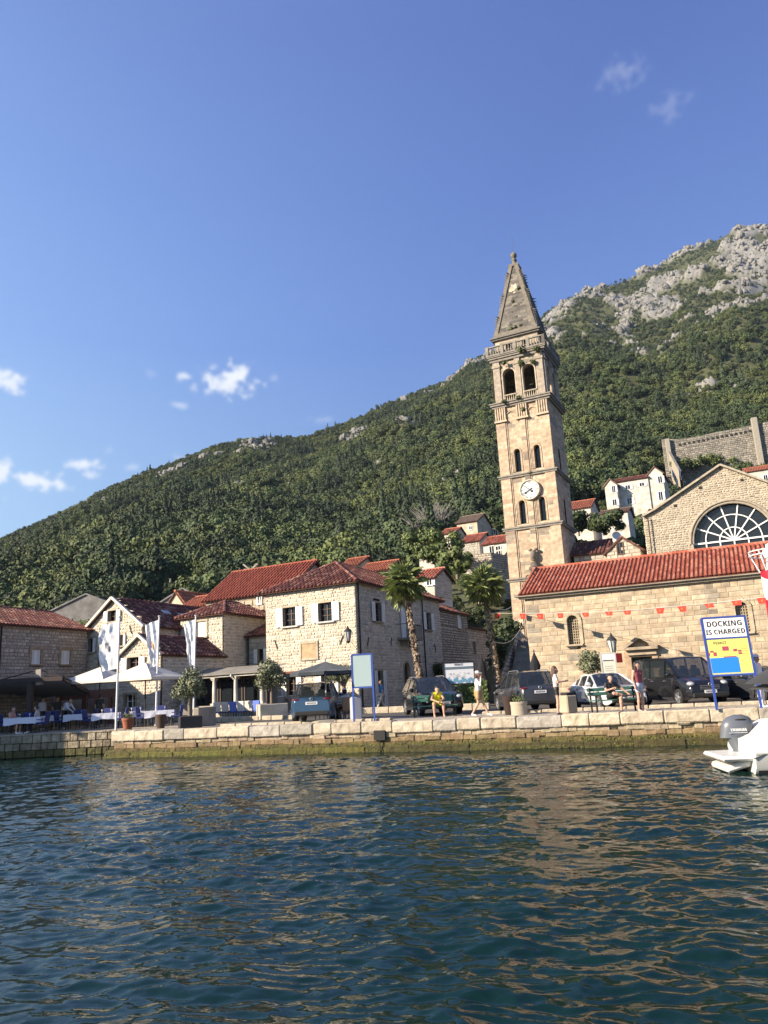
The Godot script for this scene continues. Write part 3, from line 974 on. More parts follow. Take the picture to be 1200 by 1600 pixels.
# the rest of a house: back walls that close it, as one part
func closed_box(parent: Node3D, pts: Array, y0: float, y1: float, skip: Array, c: Color) -> void:
	var mb := MB.new(); mb.col = c
	for k in pts.size():
		if k in skip: continue
		var a: Vector3 = pts[k]; var b: Vector3 = pts[(k + 1) % pts.size()]
		mb.quad(at_y(a, y1), at_y(b, y1), at_y(b, y0), at_y(a, y0))
	part(parent, "rear_wall", mb, M.plaster)
func pipe(parent: Node3D, a: Vector3, b: Vector3, c := Color(0.02, 0.018, 0.018)) -> void:
	var mb := MB.new(); mb.col = c
	mb.rod(a, b, 0.05, 7)
	part(parent, "downpipe", mb, M.flat)
func anchor(parent: Node3D, p: Vector3, n: Vector3, tilt: float, ux: Vector3) -> void:
	var mb := MB.new(); mb.col = Color(0.02, 0.018, 0.016)
	var d := (UP * cos(tilt) + ux * sin(tilt)) * 0.3
	mb.beam(p - d + n * 0.06, p + d + n * 0.06, 0.05, 0.05, n)
	part(parent, "wall_anchor", mb, M.flat)

# ---------------------------------------------------------------- the town
var LIME := [Color(0.59, 0.53, 0.43), Color(0.64, 0.58, 0.48), Color(0.54, 0.48, 0.385), Color(0.50, 0.46, 0.39), Color(0.61, 0.53, 0.415)]
var GREYLIME := [Color(0.54, 0.49, 0.41), Color(0.58, 0.53, 0.44), Color(0.47, 0.43, 0.37), Color(0.56, 0.49, 0.39)]
var BROWNLIME := [Color(0.54, 0.455, 0.36), Color(0.6, 0.51, 0.41), Color(0.47, 0.4, 0.33)]
var GOLD := [Color(0.54, 0.455, 0.335), Color(0.51, 0.42, 0.305), Color(0.57, 0.485, 0.365), Color(0.46, 0.395, 0.305), Color(0.55, 0.45, 0.325)]
var OLDRED := [Color(0.15, 0.045, 0.034), Color(0.20, 0.065, 0.046), Color(0.10, 0.036, 0.03), Color(0.30, 0.15, 0.11)]
var BRICKRED := [Color(0.30, 0.075, 0.042), Color(0.33, 0.09, 0.05), Color(0.27, 0.065, 0.04)]
var CHURCHRED := [Color(0.42, 0.12, 0.07), Color(0.47, 0.16, 0.10), Color(0.36, 0.09, 0.05), Color(0.50, 0.21, 0.14)]
var ORANGE := [Color(0.40, 0.13, 0.07), Color(0.45, 0.17, 0.095), Color(0.35, 0.11, 0.06)]
const MORTAR := Color(0.68, 0.62, 0.52)

func hole(o: Vector3, ux: Vector3, u0: float, v0: float, u1: float, v1: float, arch := false) -> Array:
	var a := loc(o, ux, u0, (v0 + v1) * 0.5); var b := loc(o, ux, u1, (v0 + v1) * 0.5)
	var c := loc(o, ux, (u0 + u1) * 0.5, v1); var d := loc(o, ux, (u0 + u1) * 0.5, v0)
	return [a.x, c.y, b.x, d.y, arch]

# hip roof over a rectangle: eave corners in order front left, front right, rear right, rear left
func hip_roof(t: Node3D, o: Vector3, ux: Vector3, iz: Vector3, w: float, d: float, ye: float, yr: float, inset: float, over: float, pal: Array, tw := 0.3, tl := 0.42) -> void:
	var a := at_y(o - ux * over - iz * over, ye); var b := at_y(o + ux * (w + over) - iz * over, ye)
	var c := at_y(o + ux * (w + over) + iz * (d + over), ye); var e := at_y(o - ux * over + iz * (d + over), ye)
	var r0 := at_y(o + ux * w * 0.5 + iz * inset, yr); var r1 := at_y(o + ux * w * 0.5 + iz * (d - inset), yr)
	tiled(t, [a, b, r0], tw, tl, pal)
	tiled(t, [b, c, r1, r0], tw, tl, pal)
	tiled(t, [e, a, r0, r1], tw * 2.0, tl * 2.0, pal)
	tiled(t, [c, e, r1], tw * 2.0, tl * 2.0, pal)
	var rb := MB.new()
	ridge_line(rb, b, r0, pal); ridge_line(rb, a, r0, pal); ridge_line(rb, r0, r1, pal)
	part(t, "ridge_tiles", rb, M.tile, true)

func gable_roof(t: Node3D, o: Vector3, ux: Vector3, iz: Vector3, w: float, d: float, ye: float, yr: float, over: float, pal: Array, tw := 0.3, tl := 0.42, coarse := 1.0) -> void:
	# ridge runs inwards, the gable faces front
	var sl := (yr - ye) / (w * 0.5) * over
	var a := at_y(o - ux * over - iz * over * 0.6, ye - sl); var b := at_y(o + ux * (w + over) - iz * over * 0.6, ye - sl)
	var r0 := at_y(o + ux * w * 0.5 - iz * over * 0.6, yr); var r1 := at_y(o + ux * w * 0.5 + iz * d, yr)
	var c := at_y(o + ux * (w + over) + iz * d, ye - sl); var e := at_y(o - ux * over + iz * d, ye - sl)
	tiled(t, [b, c, r1, r0], tw, tl, pal)
	tiled(t, [e, a, r0, r1], tw * coarse, tl * coarse, pal)
	var rb := MB.new(); ridge_line(rb, r0, r1, pal)
	part(t, "ridge_tiles", rb, M.tile, true)

func rake(t: Node3D, a: Vector3, b: Vector3, n: Vector3, c: Color) -> void:
	var mb := MB.new(); mb.col = c
	mb.beam(a, b, 0.2, 0.16, n.cross((b - a).normalized()))
	part(t, "verge_board", mb, M.flat)

func build_big_house() -> void:
	rng.seed = 101
	var C := Vector3(-2.09, Q, -48.0); var L := Vector3(-8.27, Q, -51.66)
	var ux := (C - L).normalized(); var iz := dirr(23.7)
	var w := L.distance_to(C); var h := 7.9
	var t := thing("stone_house", "big pale stone house with white shutters and a hipped tile roof", "house", at_y((L + C) * 0.5, Q))
	var h1 := hole(L, ux, 443.5, 949, 463.5, 978.5); var h2 := hole(L, ux, 499, 941.5, 520, 971)
	var d1 := hole(L, ux, 449.5, 1057, 464.5, 1090); var d2 := hole(L, ux, 504, 1053, 521, 1089)
	var wins := [h1, h2, d1, d2]
	stone_wall(t, L, ux, w, h, wins, {"ch": 0.2, "sw": 0.29, "pal": LIME, "mortar": MORTAR, "gap": 0.025, "proud": 0.04, "bevel": 0.03, "parts": 300})
	for q in wins: window(t, L, ux, q, {"shut": 1, "stone": Color(0.5, 0.44, 0.34), "leafw": 0.5, "sill_col": WHITE if q == h1 or q == h2 else Color(0.5, 0.44, 0.34)})
	var n := ux.cross(UP)
	var pq := hole(L, ux, 471, 1004, 497, 1030)
	var pm := MB.new(); pm.col = Color(0.5, 0.45, 0.36)
	var pc = L + ux * ((pq[0] + pq[2]) * 0.5) + UP * ((pq[1] + pq[3]) * 0.5)
	for e in [-1.0, 1.0]:
		pm.bev(Transform3D(Basis(ux, UP, n), pc + ux * e * (pq[2] - pq[0]) * 0.5 + n * 0.06), Vector3(0.15, pq[3] - pq[1] + 0.15, 0.12), 0.02)
		pm.bev(Transform3D(Basis(ux, UP, n), pc + UP * e * (pq[3] - pq[1]) * 0.5 + n * 0.057), Vector3(pq[2] - pq[0] - 0.15, 0.15, 0.12), 0.02)
	var pl := part(t, "plaque_frame", pm, M.smooth_stone)
	var pp := MB.new(); pp.col = Color(0.5, 0.38, 0.235)
	pp.obox(Transform3D(Basis(ux, UP, n), pc + n * 0.045), Vector3(pq[2] - pq[0] - 0.14, pq[3] - pq[1] - 0.14, 0.07))
	part(pl, "plaque", pp, M.smooth_stone)
	for q in [d1, d2]:
		var cm := MB.new(); cm.col = Color(0.17, 0.06, 0.045)
		cm.obox(Transform3D(Basis(ux, UP.rotated(ux, 0.2), n.rotated(ux, 0.2)), L + ux * ((q[0] + q[2]) * 0.5) + UP * (q[3] + 0.25) + n * 0.25), Vector3(q[2] - q[0] + 0.9, 0.07, 0.5))
		part(t, "door_canopy", cm, M.tile)
	var e1 := loc(L, ux, 432, 1007); anchor(t, L + ux * e1.x + UP * e1.y, n, -0.35, ux)
	var e2 := loc(L, ux, 534, 1000); anchor(t, L + ux * e2.x + UP * e2.y, n, 0.5, ux)
	# shaded side
	var s := 15.3
	var sx := iz
	var w1 := hole(C, sx, 584, 942, 594, 971); var w2 := hole(C, sx, 625.5, 944, 635, 998, true); var w3 := hole(C, sx, 664, 958, 672, 984)
	var g1 := hole(C, sx, 588, 1048, 597, 1085); var g2 := hole(C, sx, 631, 1035, 640, 1085, true)
	g1[1] = 0.1; g2[1] = 0.1
	stone_wall(t, C, sx, s, h, [w1, w2, w3, g1, g2], {"ch": 0.21, "sw": 0.36, "pal": LIME, "mortar": MORTAR, "gap": 0.025, "proud": 0.03})
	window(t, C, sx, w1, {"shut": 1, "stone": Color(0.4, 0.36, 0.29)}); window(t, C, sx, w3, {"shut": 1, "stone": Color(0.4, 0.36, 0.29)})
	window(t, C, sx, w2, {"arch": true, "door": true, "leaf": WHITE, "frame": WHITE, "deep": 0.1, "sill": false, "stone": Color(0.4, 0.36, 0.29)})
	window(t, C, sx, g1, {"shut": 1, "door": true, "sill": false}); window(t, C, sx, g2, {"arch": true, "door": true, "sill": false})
	var sn := sx.cross(UP)
	# balcony
	var bm := MB.new(); bm.col = Color(0.3, 0.27, 0.22)
	var bx: float = (w2[0] + w2[2]) * 0.5
	var bo = C + sx * bx + UP * w2[1]
	bm.obox(Transform3D(Basis(sx, UP, sn), bo + sn * 0.45 - UP * 0.08), Vector3(2.6, 0.16, 0.9))
	for e in [-0.7, 0.7]: bm.obox(Transform3D(Basis(sx, UP, sn), bo + sn * 0.3 - UP * 0.35 + sx * e), Vector3(0.25, 0.4, 0.6))
	var bal := part(t, "balcony", bm, M.smooth_stone)
	var rm := MB.new(); rm.col = Color(0.02, 0.02, 0.022)
	for e in [0.0, 0.95]: rm.beam(bo + sx * -1.25 + sn * 0.86 + UP * e, bo + sx * 1.25 + sn * 0.86 + UP * e, 0.04, 0.04)
	for e in [-1.25, 1.25]: rm.beam(bo + sx * e + UP * 0.95, bo + sx * e + sn * 0.86 + UP * 0.95, 0.04, 0.04)
	for k in 18: rm.rod(bo + sx * (-1.25 + k * 2.5 / 17) + sn * 0.86, bo + sx * (-1.25 + k * 2.5 / 17) + sn * 0.86 + UP * 0.95, 0.014, 5)
	part(bal, "railing", rm, M.flat)
	for q in [[574, 1003, 0.35], [610, 1003, 0.25], [679, 1012, -0.35]]:
		var e := loc(C, sx, q[0], q[1]); anchor(t, C + sx * e.x + UP * e.y, sn, q[2], sx)
	pipe(t, C + sx * 0.25 + sn * 0.12 + UP * 7.8, C + sx * 0.25 + sn * 0.12)
	var pp2 := loc(C, sx, 660, 990); pipe(t, C + sx * pp2.x + sn * 0.12 + UP * 7.7, C + sx * pp2.x + sn * 0.12)
	hip_roof(t, L, ux, iz, w, s, 9.0, 11.18, 4.0, 0.4, OLDRED)
	closed_box(t, [L, C, C + iz * s, L + iz * s], Q, 9.0, [0, 1], Color(0.57, 0.51, 0.415))
	# lower rear wing
	var r := thing("stone_wing", "rough stone rear wing of the big house beside the palms", "house", C + iz * (s + 3.0))
	var o2 := C + iz * s - ux * 0.15
	var v1 := hole(o2, sx, 714, 957, 721, 982); var v2 := hole(o2, sx, 740.5, 1003, 744, 1022)
	stone_wall(r, o2, sx, 7.3, 7.3, [v1], {"ch": 0.2, "sw": 0.32, "pal": BROWNLIME, "mortar": Color(0.16, 0.135, 0.11), "gap": 0.045, "proud": 0.06})
	stone_wall(r, o2 + sx * 7.3 - ux * 0.1, sx, 6.5, 6.2, [[v2[0] - 7.3, v2[1], v2[2] - 7.3, v2[3]]], {"ch": 0.22, "sw": 0.36, "pal": BROWNLIME, "mortar": Color(0.2, 0.17, 0.13), "gap": 0.03, "proud": 0.03})
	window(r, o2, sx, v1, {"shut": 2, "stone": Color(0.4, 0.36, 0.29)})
	window(r, o2 + sx * 7.3 - ux * 0.1, sx, [v2[0] - 7.3, v2[1], v2[2] - 7.3, v2[3]], {"bars": [1, 1], "sill": false, "surround": 0.08})
	closed_box(r, [o2 - ux * 5.0, o2, o2 + sx * 13.8, o2 + sx * 13.8 - ux * 5.0], Q, 7.2, [1], Color(0.57, 0.51, 0.415))
	tiled(r, [at_y(o2 - sx * 0.2 + ux * 0.3, 8.35), at_y(o2 + sx * 7.5 + ux * 0.3, 8.35), at_y(o2 + sx * 7.5 - ux * 3.4, 10.0), at_y(o2 - sx * 0.2 - ux * 3.4, 10.0)], 0.24, 0.4, OLDRED)
	tiled(r, [at_y(o2 + sx * 7.5 + ux * 0.15, 7.3), at_y(o2 + sx * 14 + ux * 0.15, 7.3), at_y(o2 + sx * 14 - ux * 4.4, 8.3), at_y(o2 + sx * 7.5 - ux * 4.4, 8.3)], 0.24, 0.4, BROWNTILE)
var BROWNTILE := [Color(0.2, 0.11, 0.08), Color(0.16, 0.09, 0.07)]

func build_left_houses() -> void:
	rng.seed = 202
	var iz := dirr(23.7); var ux := -dirl(60)
	# D: hipped house beside the big one
	var D0 := Vector3(-11.01, Q, -51.28); var DL := Vector3(-14.44, Q, -53.27)
	var t := thing("stone_house", "narrow stone house with a hipped roof behind the white arcade", "house", at_y(D0, Q))
	var q := hole(DL, ux, 308, 971, 323, 995)
	var w := 3.97
	stone_wall(t, DL, ux, w, 6.66, [q], {"ch": 0.19, "sw": 0.28, "pal": LIME, "mortar": MORTAR, "gap": 0.03, "proud": 0.035})
	window(t, DL, ux, q, {"shut": 2, "stone": Color(0.52, 0.46, 0.36)})
	stone_wall(t, D0, iz, 6.5, 6.66, [], {"ch": 0.19, "sw": 0.27, "pal": LIME, "mortar": MORTAR, "gap": 0.045, "proud": 0.03})
	hip_roof(t, DL, ux, iz, w, 7.0, 7.8, 8.98, 2.6, 0.3, OLDRED)
	closed_box(t, [DL, D0, D0 + iz * 7, DL + iz * 7], Q, 7.75, [0, 1], Color(0.57, 0.51, 0.415))
	pipe(t, D0 + ux * 0.05 + iz.cross(UP) * 0.1 - iz * 0.3 + UP * 6.5, D0 + ux * 0.05 + iz.cross(UP) * 0.1 - iz * 0.3 + UP * 3.9)
	# C: small gabled annex
	var Cc := Vector3(-13.51, Q, -45.58); var CL := Vector3(-16.52, Q, -47.32)
	var a := thing("annex_house", "small gabled stone annex behind the cream parasols", "house", at_y(CL, Q))
	var wc := CL.distance_to(Cc); var hc := 4.0
	var wq := hole(CL, ux, 200.5, 1027, 219, 1050); var gd := hole(CL, ux, 196, 1085, 212, 1110)
	gd[1] = 0.9
	stone_wall(a, CL, ux, wc, 5.15, [wq, gd], {"ch": 0.18, "sw": 0.27, "pal": LIME, "mortar": MORTAR, "gap": 0.03, "proud": 0.035, "top": [Vector2(0, hc), Vector2(wc * 0.5, 5.12), Vector2(wc, hc)]})
	window(a, CL, ux, wq, {"shut": 1, "stone": Color(0.52, 0.46, 0.36)})
	window(a, CL, ux, gd, {"frame": WHITE, "bars": [2, 2]})
	stone_wall(a, Cc, iz, 6.4, hc, [], {"ch": 0.18, "sw": 0.27, "pal": LIME, "mortar": MORTAR, "gap": 0.05, "proud": 0.035})
	gable_roof(a, CL, ux, iz, wc, 6.4, 5.1, 6.24, 0.22, OLDRED)
	rake(a, at_y(CL - ux * 0.2 - iz * 0.18, 4.95), at_y(CL + ux * wc * 0.5 - iz * 0.18, 6.24), -iz, Color(0.5, 0.47, 0.4))
	rake(a, at_y(Cc + ux * 0.2 - iz * 0.18, 4.95), at_y(CL + ux * wc * 0.5 - iz * 0.18, 6.24), -iz, Color(0.5, 0.47, 0.4))
	closed_box(a, [CL, Cc, Cc + iz * 6.4, CL + iz * 6.4], Q, 5.1, [0, 1], Color(0.57, 0.51, 0.415))
	pipe(a, Cc + ux * 0.1 + UP * 3.9, Cc + ux * 0.1)
	# B: gable house
	var B := Vector3(-16.05, Q, -50.0); var BL := Vector3(-20.72, Q, -52.7)
	var b := thing("gable_house", "stone gable house with white verge boards and an attic window", "house", at_y(BL, Q))
	var wb := BL.distance_to(B); var hb := 6.2; var apex := 8.06
	var b1 := hole(BL, ux, 170.5, 954, 183.5, 971); var b2 := hole(BL, ux, 188, 992, 194.5, 1009); var b3 := hole(BL, ux, 139, 998, 147, 1019)
	stone_wall(b, BL, ux, wb, apex, [b1, b2, b3], {"ch": 0.19, "sw": 0.28, "pal": LIME, "mortar": MORTAR, "gap": 0.03, "proud": 0.035, "top": [Vector2(0, hb), Vector2(wb * 0.5, apex), Vector2(wb, hb)]})
	for e in [b1, b2, b3]: window(b, BL, ux, e, {"shut": 1, "stone": Color(0.5, 0.45, 0.36), "bars": [2, 2]})
	stone_wall(b, B, iz, 7.0, hb, [], {"ch": 0.19, "sw": 0.28, "pal": LIME, "mortar": MORTAR, "gap": 0.03, "proud": 0.03})
	gable_roof(b, BL, ux, iz, wb, 9.0, 7.3, 9.18, 0.3, OLDRED)
	for e in [BL - ux * 0.35, B + ux * 0.35]: rake(b, at_y(e - iz * 0.22, 7.05), at_y(BL + ux * wb * 0.5 - iz * 0.22, 9.22), -iz, Color(0.6, 0.55, 0.45))
	closed_box(b, [BL, B, B + iz * 9, BL + iz * 9], Q, 7.3, [0, 1], Color(0.57, 0.51, 0.415))
	for e in [[158, 987, -0.3], [205, 984, -0.4], [155, 1034, -0.2]]:
		var k := loc(BL, ux, e[0], e[1]); anchor(b, BL + ux * k.x + UP * k.y, -iz, e[2], ux)
	for e in [[0.42, 0.5], [0.6, 0.42]]:
		var sk := MB.new(); sk.col = Color(0.3, 0.32, 0.34)
		var p0 := at_y(B + iz * 9.0 * e[0] - ux * wb * 0.5 * e[1], 7.3 + 1.88 * e[1]) + UP * 0.12
		sk.obox(Transform3D(Basis(iz, (UP + ux * 0.7).normalized(), iz.cross((UP + ux * 0.7).normalized())), p0), Vector3(0.7, 0.1, 0.5))
		part(b, "skylight", sk, M.paint_gloss)
	# little link between D and the big house
	var K0 := Vector3(-9.9, Q, -53.6); var ku := -dirl(60)
	var kk := thing("link_house", "small shaded stone house squeezed beside the big house", "house", K0)
	var kq := hole(K0, ku, 403.5, 1014, 413.5, 1036)
	stone_wall(kk, K0, ku, 3.2, 5.2, [kq], {"ch": 0.27, "sw": 0.42, "pal": GREYLIME, "mortar": Color(0.38, 0.35, 0.29), "gap": 0.04, "proud": 0.03})
	window(kk, K0, ku, kq, {"shut": 1, "stone": Color(0.45, 0.41, 0.34), "frame": Color(0.05, 0.05, 0.05)})
	tiled(kk, [at_y(K0 - ku * 0.3 - iz * 0.3, 6.35), at_y(K0 + ku * 3.4 - iz * 0.3, 6.35), at_y(K0 + ku * 3.4 + iz * 3.0, 7.7), at_y(K0 + ku * 0.6 + iz * 3.0, 7.7)], 0.24, 0.4, OLDRED)
	closed_box(kk, [K0, K0 + ku * 3.2, K0 + ku * 3.2 + iz * 4, K0 + iz * 4], Q, 6.3, [0], Color(0.57, 0.51, 0.415))
	pipe(kk, K0 + ku * 0.15 + iz.rotated(UP, PI) * 0.1 + UP * 5.1, K0 + ku * 0.15 - iz * 0.1 + UP * 0.5)
	# A: long house on the far left, standing forward
	var ax := dirr(20.0)
	var A1 := Vector3(-20.45, Q, -52.2); var A0 := A1 - ax * 20.5
	var l := thing("long_house", "long shaded stone house with two white shuttered windows", "house", A0 + ax * 13.0)
	var a1 := hole(A0, ax, 48.5, 1015, 63, 1038); var a2 := hole(A0, ax, 94.5, 1016, 109, 1038)
	stone_wall(l, A0, ax, 20.5, 6.15, [a1, a2], {"ch": 0.2, "sw": 0.3, "pal": BROWNLIME, "mortar": Color(0.3, 0.26, 0.21), "gap": 0.035, "proud": 0.035})
	window(l, A0, ax, a1, {"shut": 2, "surround": 0.2, "stone": Color(0.42, 0.33, 0.23)}); window(l, A0, ax, a2, {"shut": 2, "surround": 0.2, "stone": Color(0.42, 0.33, 0.23)})
	var aw := -ax.cross(UP)
	var an := ax.cross(UP)
	tiled(l, [at_y(A0 + an * 0.3 - ax * 0.3, 7.2), at_y(A1 + an * 0.3 + ax * 0.3, 7.2), at_y(A1 + aw * 3.4 + ax * 0.3, 8.72), at_y(A0 + aw * 3.4 - ax * 0.3, 8.72)], 0.26, 0.4, OLDRED, Color(0.1, 0.04, 0.03), true)
	tiled(l, [at_y(A1 + aw * 8.3, 7.2), at_y(A0 + aw * 8.3, 7.2), at_y(A0 + aw * 3.4, 8.72), at_y(A1 + aw * 3.4, 8.72)], 0.5, 0.8, OLDRED)
	closed_box(l, [A0, A1, A1 + aw * 8, A0 + aw * 8], Q, 7.2, [0], Color(0.57, 0.51, 0.415))
	for e in [A0, A1]: plain_wall(l, "gable", [at_y(e, 7.2), at_y(e + aw * 8, 7.2), at_y(e + aw * 3.4, 8.67)], Color(0.54, 0.455, 0.36), M.plaster)
	pipe(l, A0 + ax * 13.25 + an * 0.1 + UP * 6.0, A0 + ax * 13.25 + an * 0.1)

# A simple house further off. Front wall between pixels (uL, vB) and (uR, vT) at depth d, turned by ang; axis "x": ridge along the front, "z": gable to the front
func far_house(called: String, label: String, uL: float, vB: float, uR: float, vT: float, d: float, ang: float, dep: float, rise: float, axis: String, wall: Color, pal: Array, wins: Array, group := "", side: Array = [], opts := {}) -> Node3D:
	var o := px(uL, vB, d)
	var ux := -dirl(ang)
	var iz := -ux.cross(UP)
	var w := loc(o, ux, uR, vB).x
	var h := loc(o, ux, uL, vT).y
	var t := thing(called, label, "house", o, group)
	var f := MB.new(); f.col = wall
	var foot := -6.0
	var ys := [0.0]
	var hs := []
	for q in wins: hs.append(hole(o, ux, q[0], q[1], q[2], q[3]))
	var top := h + rise if axis == "z" else h
	if opts.get("stone", false):
		stone_wall(t, o + UP * foot, ux, w, top - foot, [], {"ch": 0.4, "sw": 0.6, "pal": opts.get("pal", GREYLIME), "mortar": Color(0.34, 0.3, 0.24), "gap": 0.05, "proud": 0.04, "top": [Vector2(0, h - foot), Vector2(w * 0.5, top - foot), Vector2(w, h - foot)] if axis == "z" else []})
	else:
		f.quad(o + UP * h, o + ux * w + UP * h, o + ux * w + UP * foot, o + UP * foot)
		if axis == "z": f.tri(o + UP * h, o + ux * w * 0.5 + UP * top, o + ux * w + UP * h)
		part(t, "wall", f, M.plaster)
	var b := MB.new(); b.col = wall
	for k in [[o + ux * w, iz], [o, iz]]: b.quad(k[0] + UP * h, k[0] + iz * dep + UP * h, k[0] + iz * dep + UP * foot, k[0] + UP * foot)
	b.quad(o + iz * dep + UP * h, o + iz * dep + ux * w + UP * h, o + iz * dep + ux * w + UP * foot, o + iz * dep + UP * foot)
	if axis == "x":
		for k in [o, o + ux * w]: b.tri(k + UP * h, k + iz * dep * 0.5 + UP * (h + rise), k + iz * dep + UP * h)
	part(t, "side_wall", b, M.plaster)
	if opts.get("side_stone", false): stone_wall(t, o + ux * (w + 0.02), iz, dep, h + rise, [], {"ch": 0.22, "sw": 0.36, "pal": GREYLIME, "mortar": MORTAR, "gap": 0.03, "proud": 0.03, "top": [Vector2(0, h), Vector2(dep * 0.5, h + rise), Vector2(dep, h)]})
	var ov := 0.3
	var tw: float = opts.get("tw", 0.3)
	if axis == "z": gable_roof(t, o, ux, iz, w, dep, o.y + h, o.y + top, ov, pal, tw, 0.5)
	elif axis == "x":
		var sl := rise / (dep * 0.5) * ov
		var y0 := o.y + h - sl
		tiled(t, [at_y(o - ux * ov - iz * ov, y0), at_y(o + ux * (w + ov) - iz * ov, y0), at_y(o + ux * (w + ov) + iz * dep * 0.5, o.y + h + rise), at_y(o - ux * ov + iz * dep * 0.5, o.y + h + rise)], tw, 0.5, pal, Color(0.1, 0.04, 0.03), true)
		tiled(t, [at_y(o + ux * (w + ov) + iz * (dep + ov), y0), at_y(o - ux * ov + iz * (dep + ov), y0), at_y(o - ux * ov + iz * dep * 0.5, o.y + h + rise), at_y(o + ux * (w + ov) + iz * dep * 0.5, o.y + h + rise)], tw * 2, 0.8, pal)
	for q in hs: far_window(t, o, ux, q, opts.get("shutters", true), opts.get("frame", WHITE))
	for q in side: far_window(t, o + ux * w, iz, hole(o + ux * w, iz, q[0], q[1], q[2], q[3]), opts.get("shutters", true), opts.get("frame", WHITE))
	return t
func far_window(t: Node3D, o: Vector3, ux: Vector3, q: Array, sh: bool, fc: Color) -> void:
	var n := ux.cross(UP)
	var c = o + ux * ((q[0] + q[2]) * 0.5) + UP * ((q[1] + q[3]) * 0.5)
	var w: float = q[2] - q[0]; var h: float = q[3] - q[1]
	var m := MB.new(); m.col = fc
	for e in [-1.0, 1.0]:
		m.obox(Transform3D(Basis(ux, UP, n), c + ux * e * w * 0.5 + n * 0.06), Vector3(0.09, h + 0.1, 0.12))
		m.obox(Transform3D(Basis(ux, UP, n), c + UP * e * h * 0.5 + n * 0.058), Vector3(w - 0.1, 0.09, 0.12))
	m.obox(Transform3D(Basis(ux, UP, n), c + n * 0.05), Vector3(0.06, h, 0.08))
	var f := part(t, "window", m, M.flat)
	var p := MB.new()
	p.obox(Transform3D(Basis(ux, UP, n), c + n * 0.02), Vector3(w, h, 0.02))
	part(f, "pane", p, M.dark_glass)
	if sh:
		for e in [-1.0, 1.0]:
			var s := MB.new(); s.col = Color(0.5, 0.55, 0.62)
			s.obox(Transform3D(Basis(ux, UP, n), c + ux * e * (w * 0.5 + w * 0.24) + n * 0.08), Vector3(w * 0.46, h, 0.05))
			part(f, "shutter", s, M.flat)

func set_town() -> void:
	for q in [[700, 850, 112, 9], [750, 850, 118, 16], [770, 850, 100, 12], [780, 820, 135, 14], [915, 800, 115, 12], [960, 815, 112, 13], [960, 780, 150, 12], [1000, 770, 152, 14], [1050, 780, 155, 14], [1100, 780, 68, 20], [1055, 735, 196, 9], [1085, 735, 198, 9], [1115, 735, 200, 9], [1145, 735, 202, 9], [1175, 735, 204, 9], [1205, 735, 206, 9], [1190, 740, 160, 12], [960, 850, 85, 10], [845, 860, 82, 12], [660, 850, 120, 8], [392, 905, 80, 12], [266, 932, 138, 9], [262, 935, 120, 9], [290, 925, 100, 10], [270, 930, 88, 10], [100, 945, 90, 12], [1060, 700, 190, 12]]:
		var p := px(q[0], q[1], q[2])
		town.append(Vector3(p.x, p.z, q[3]))

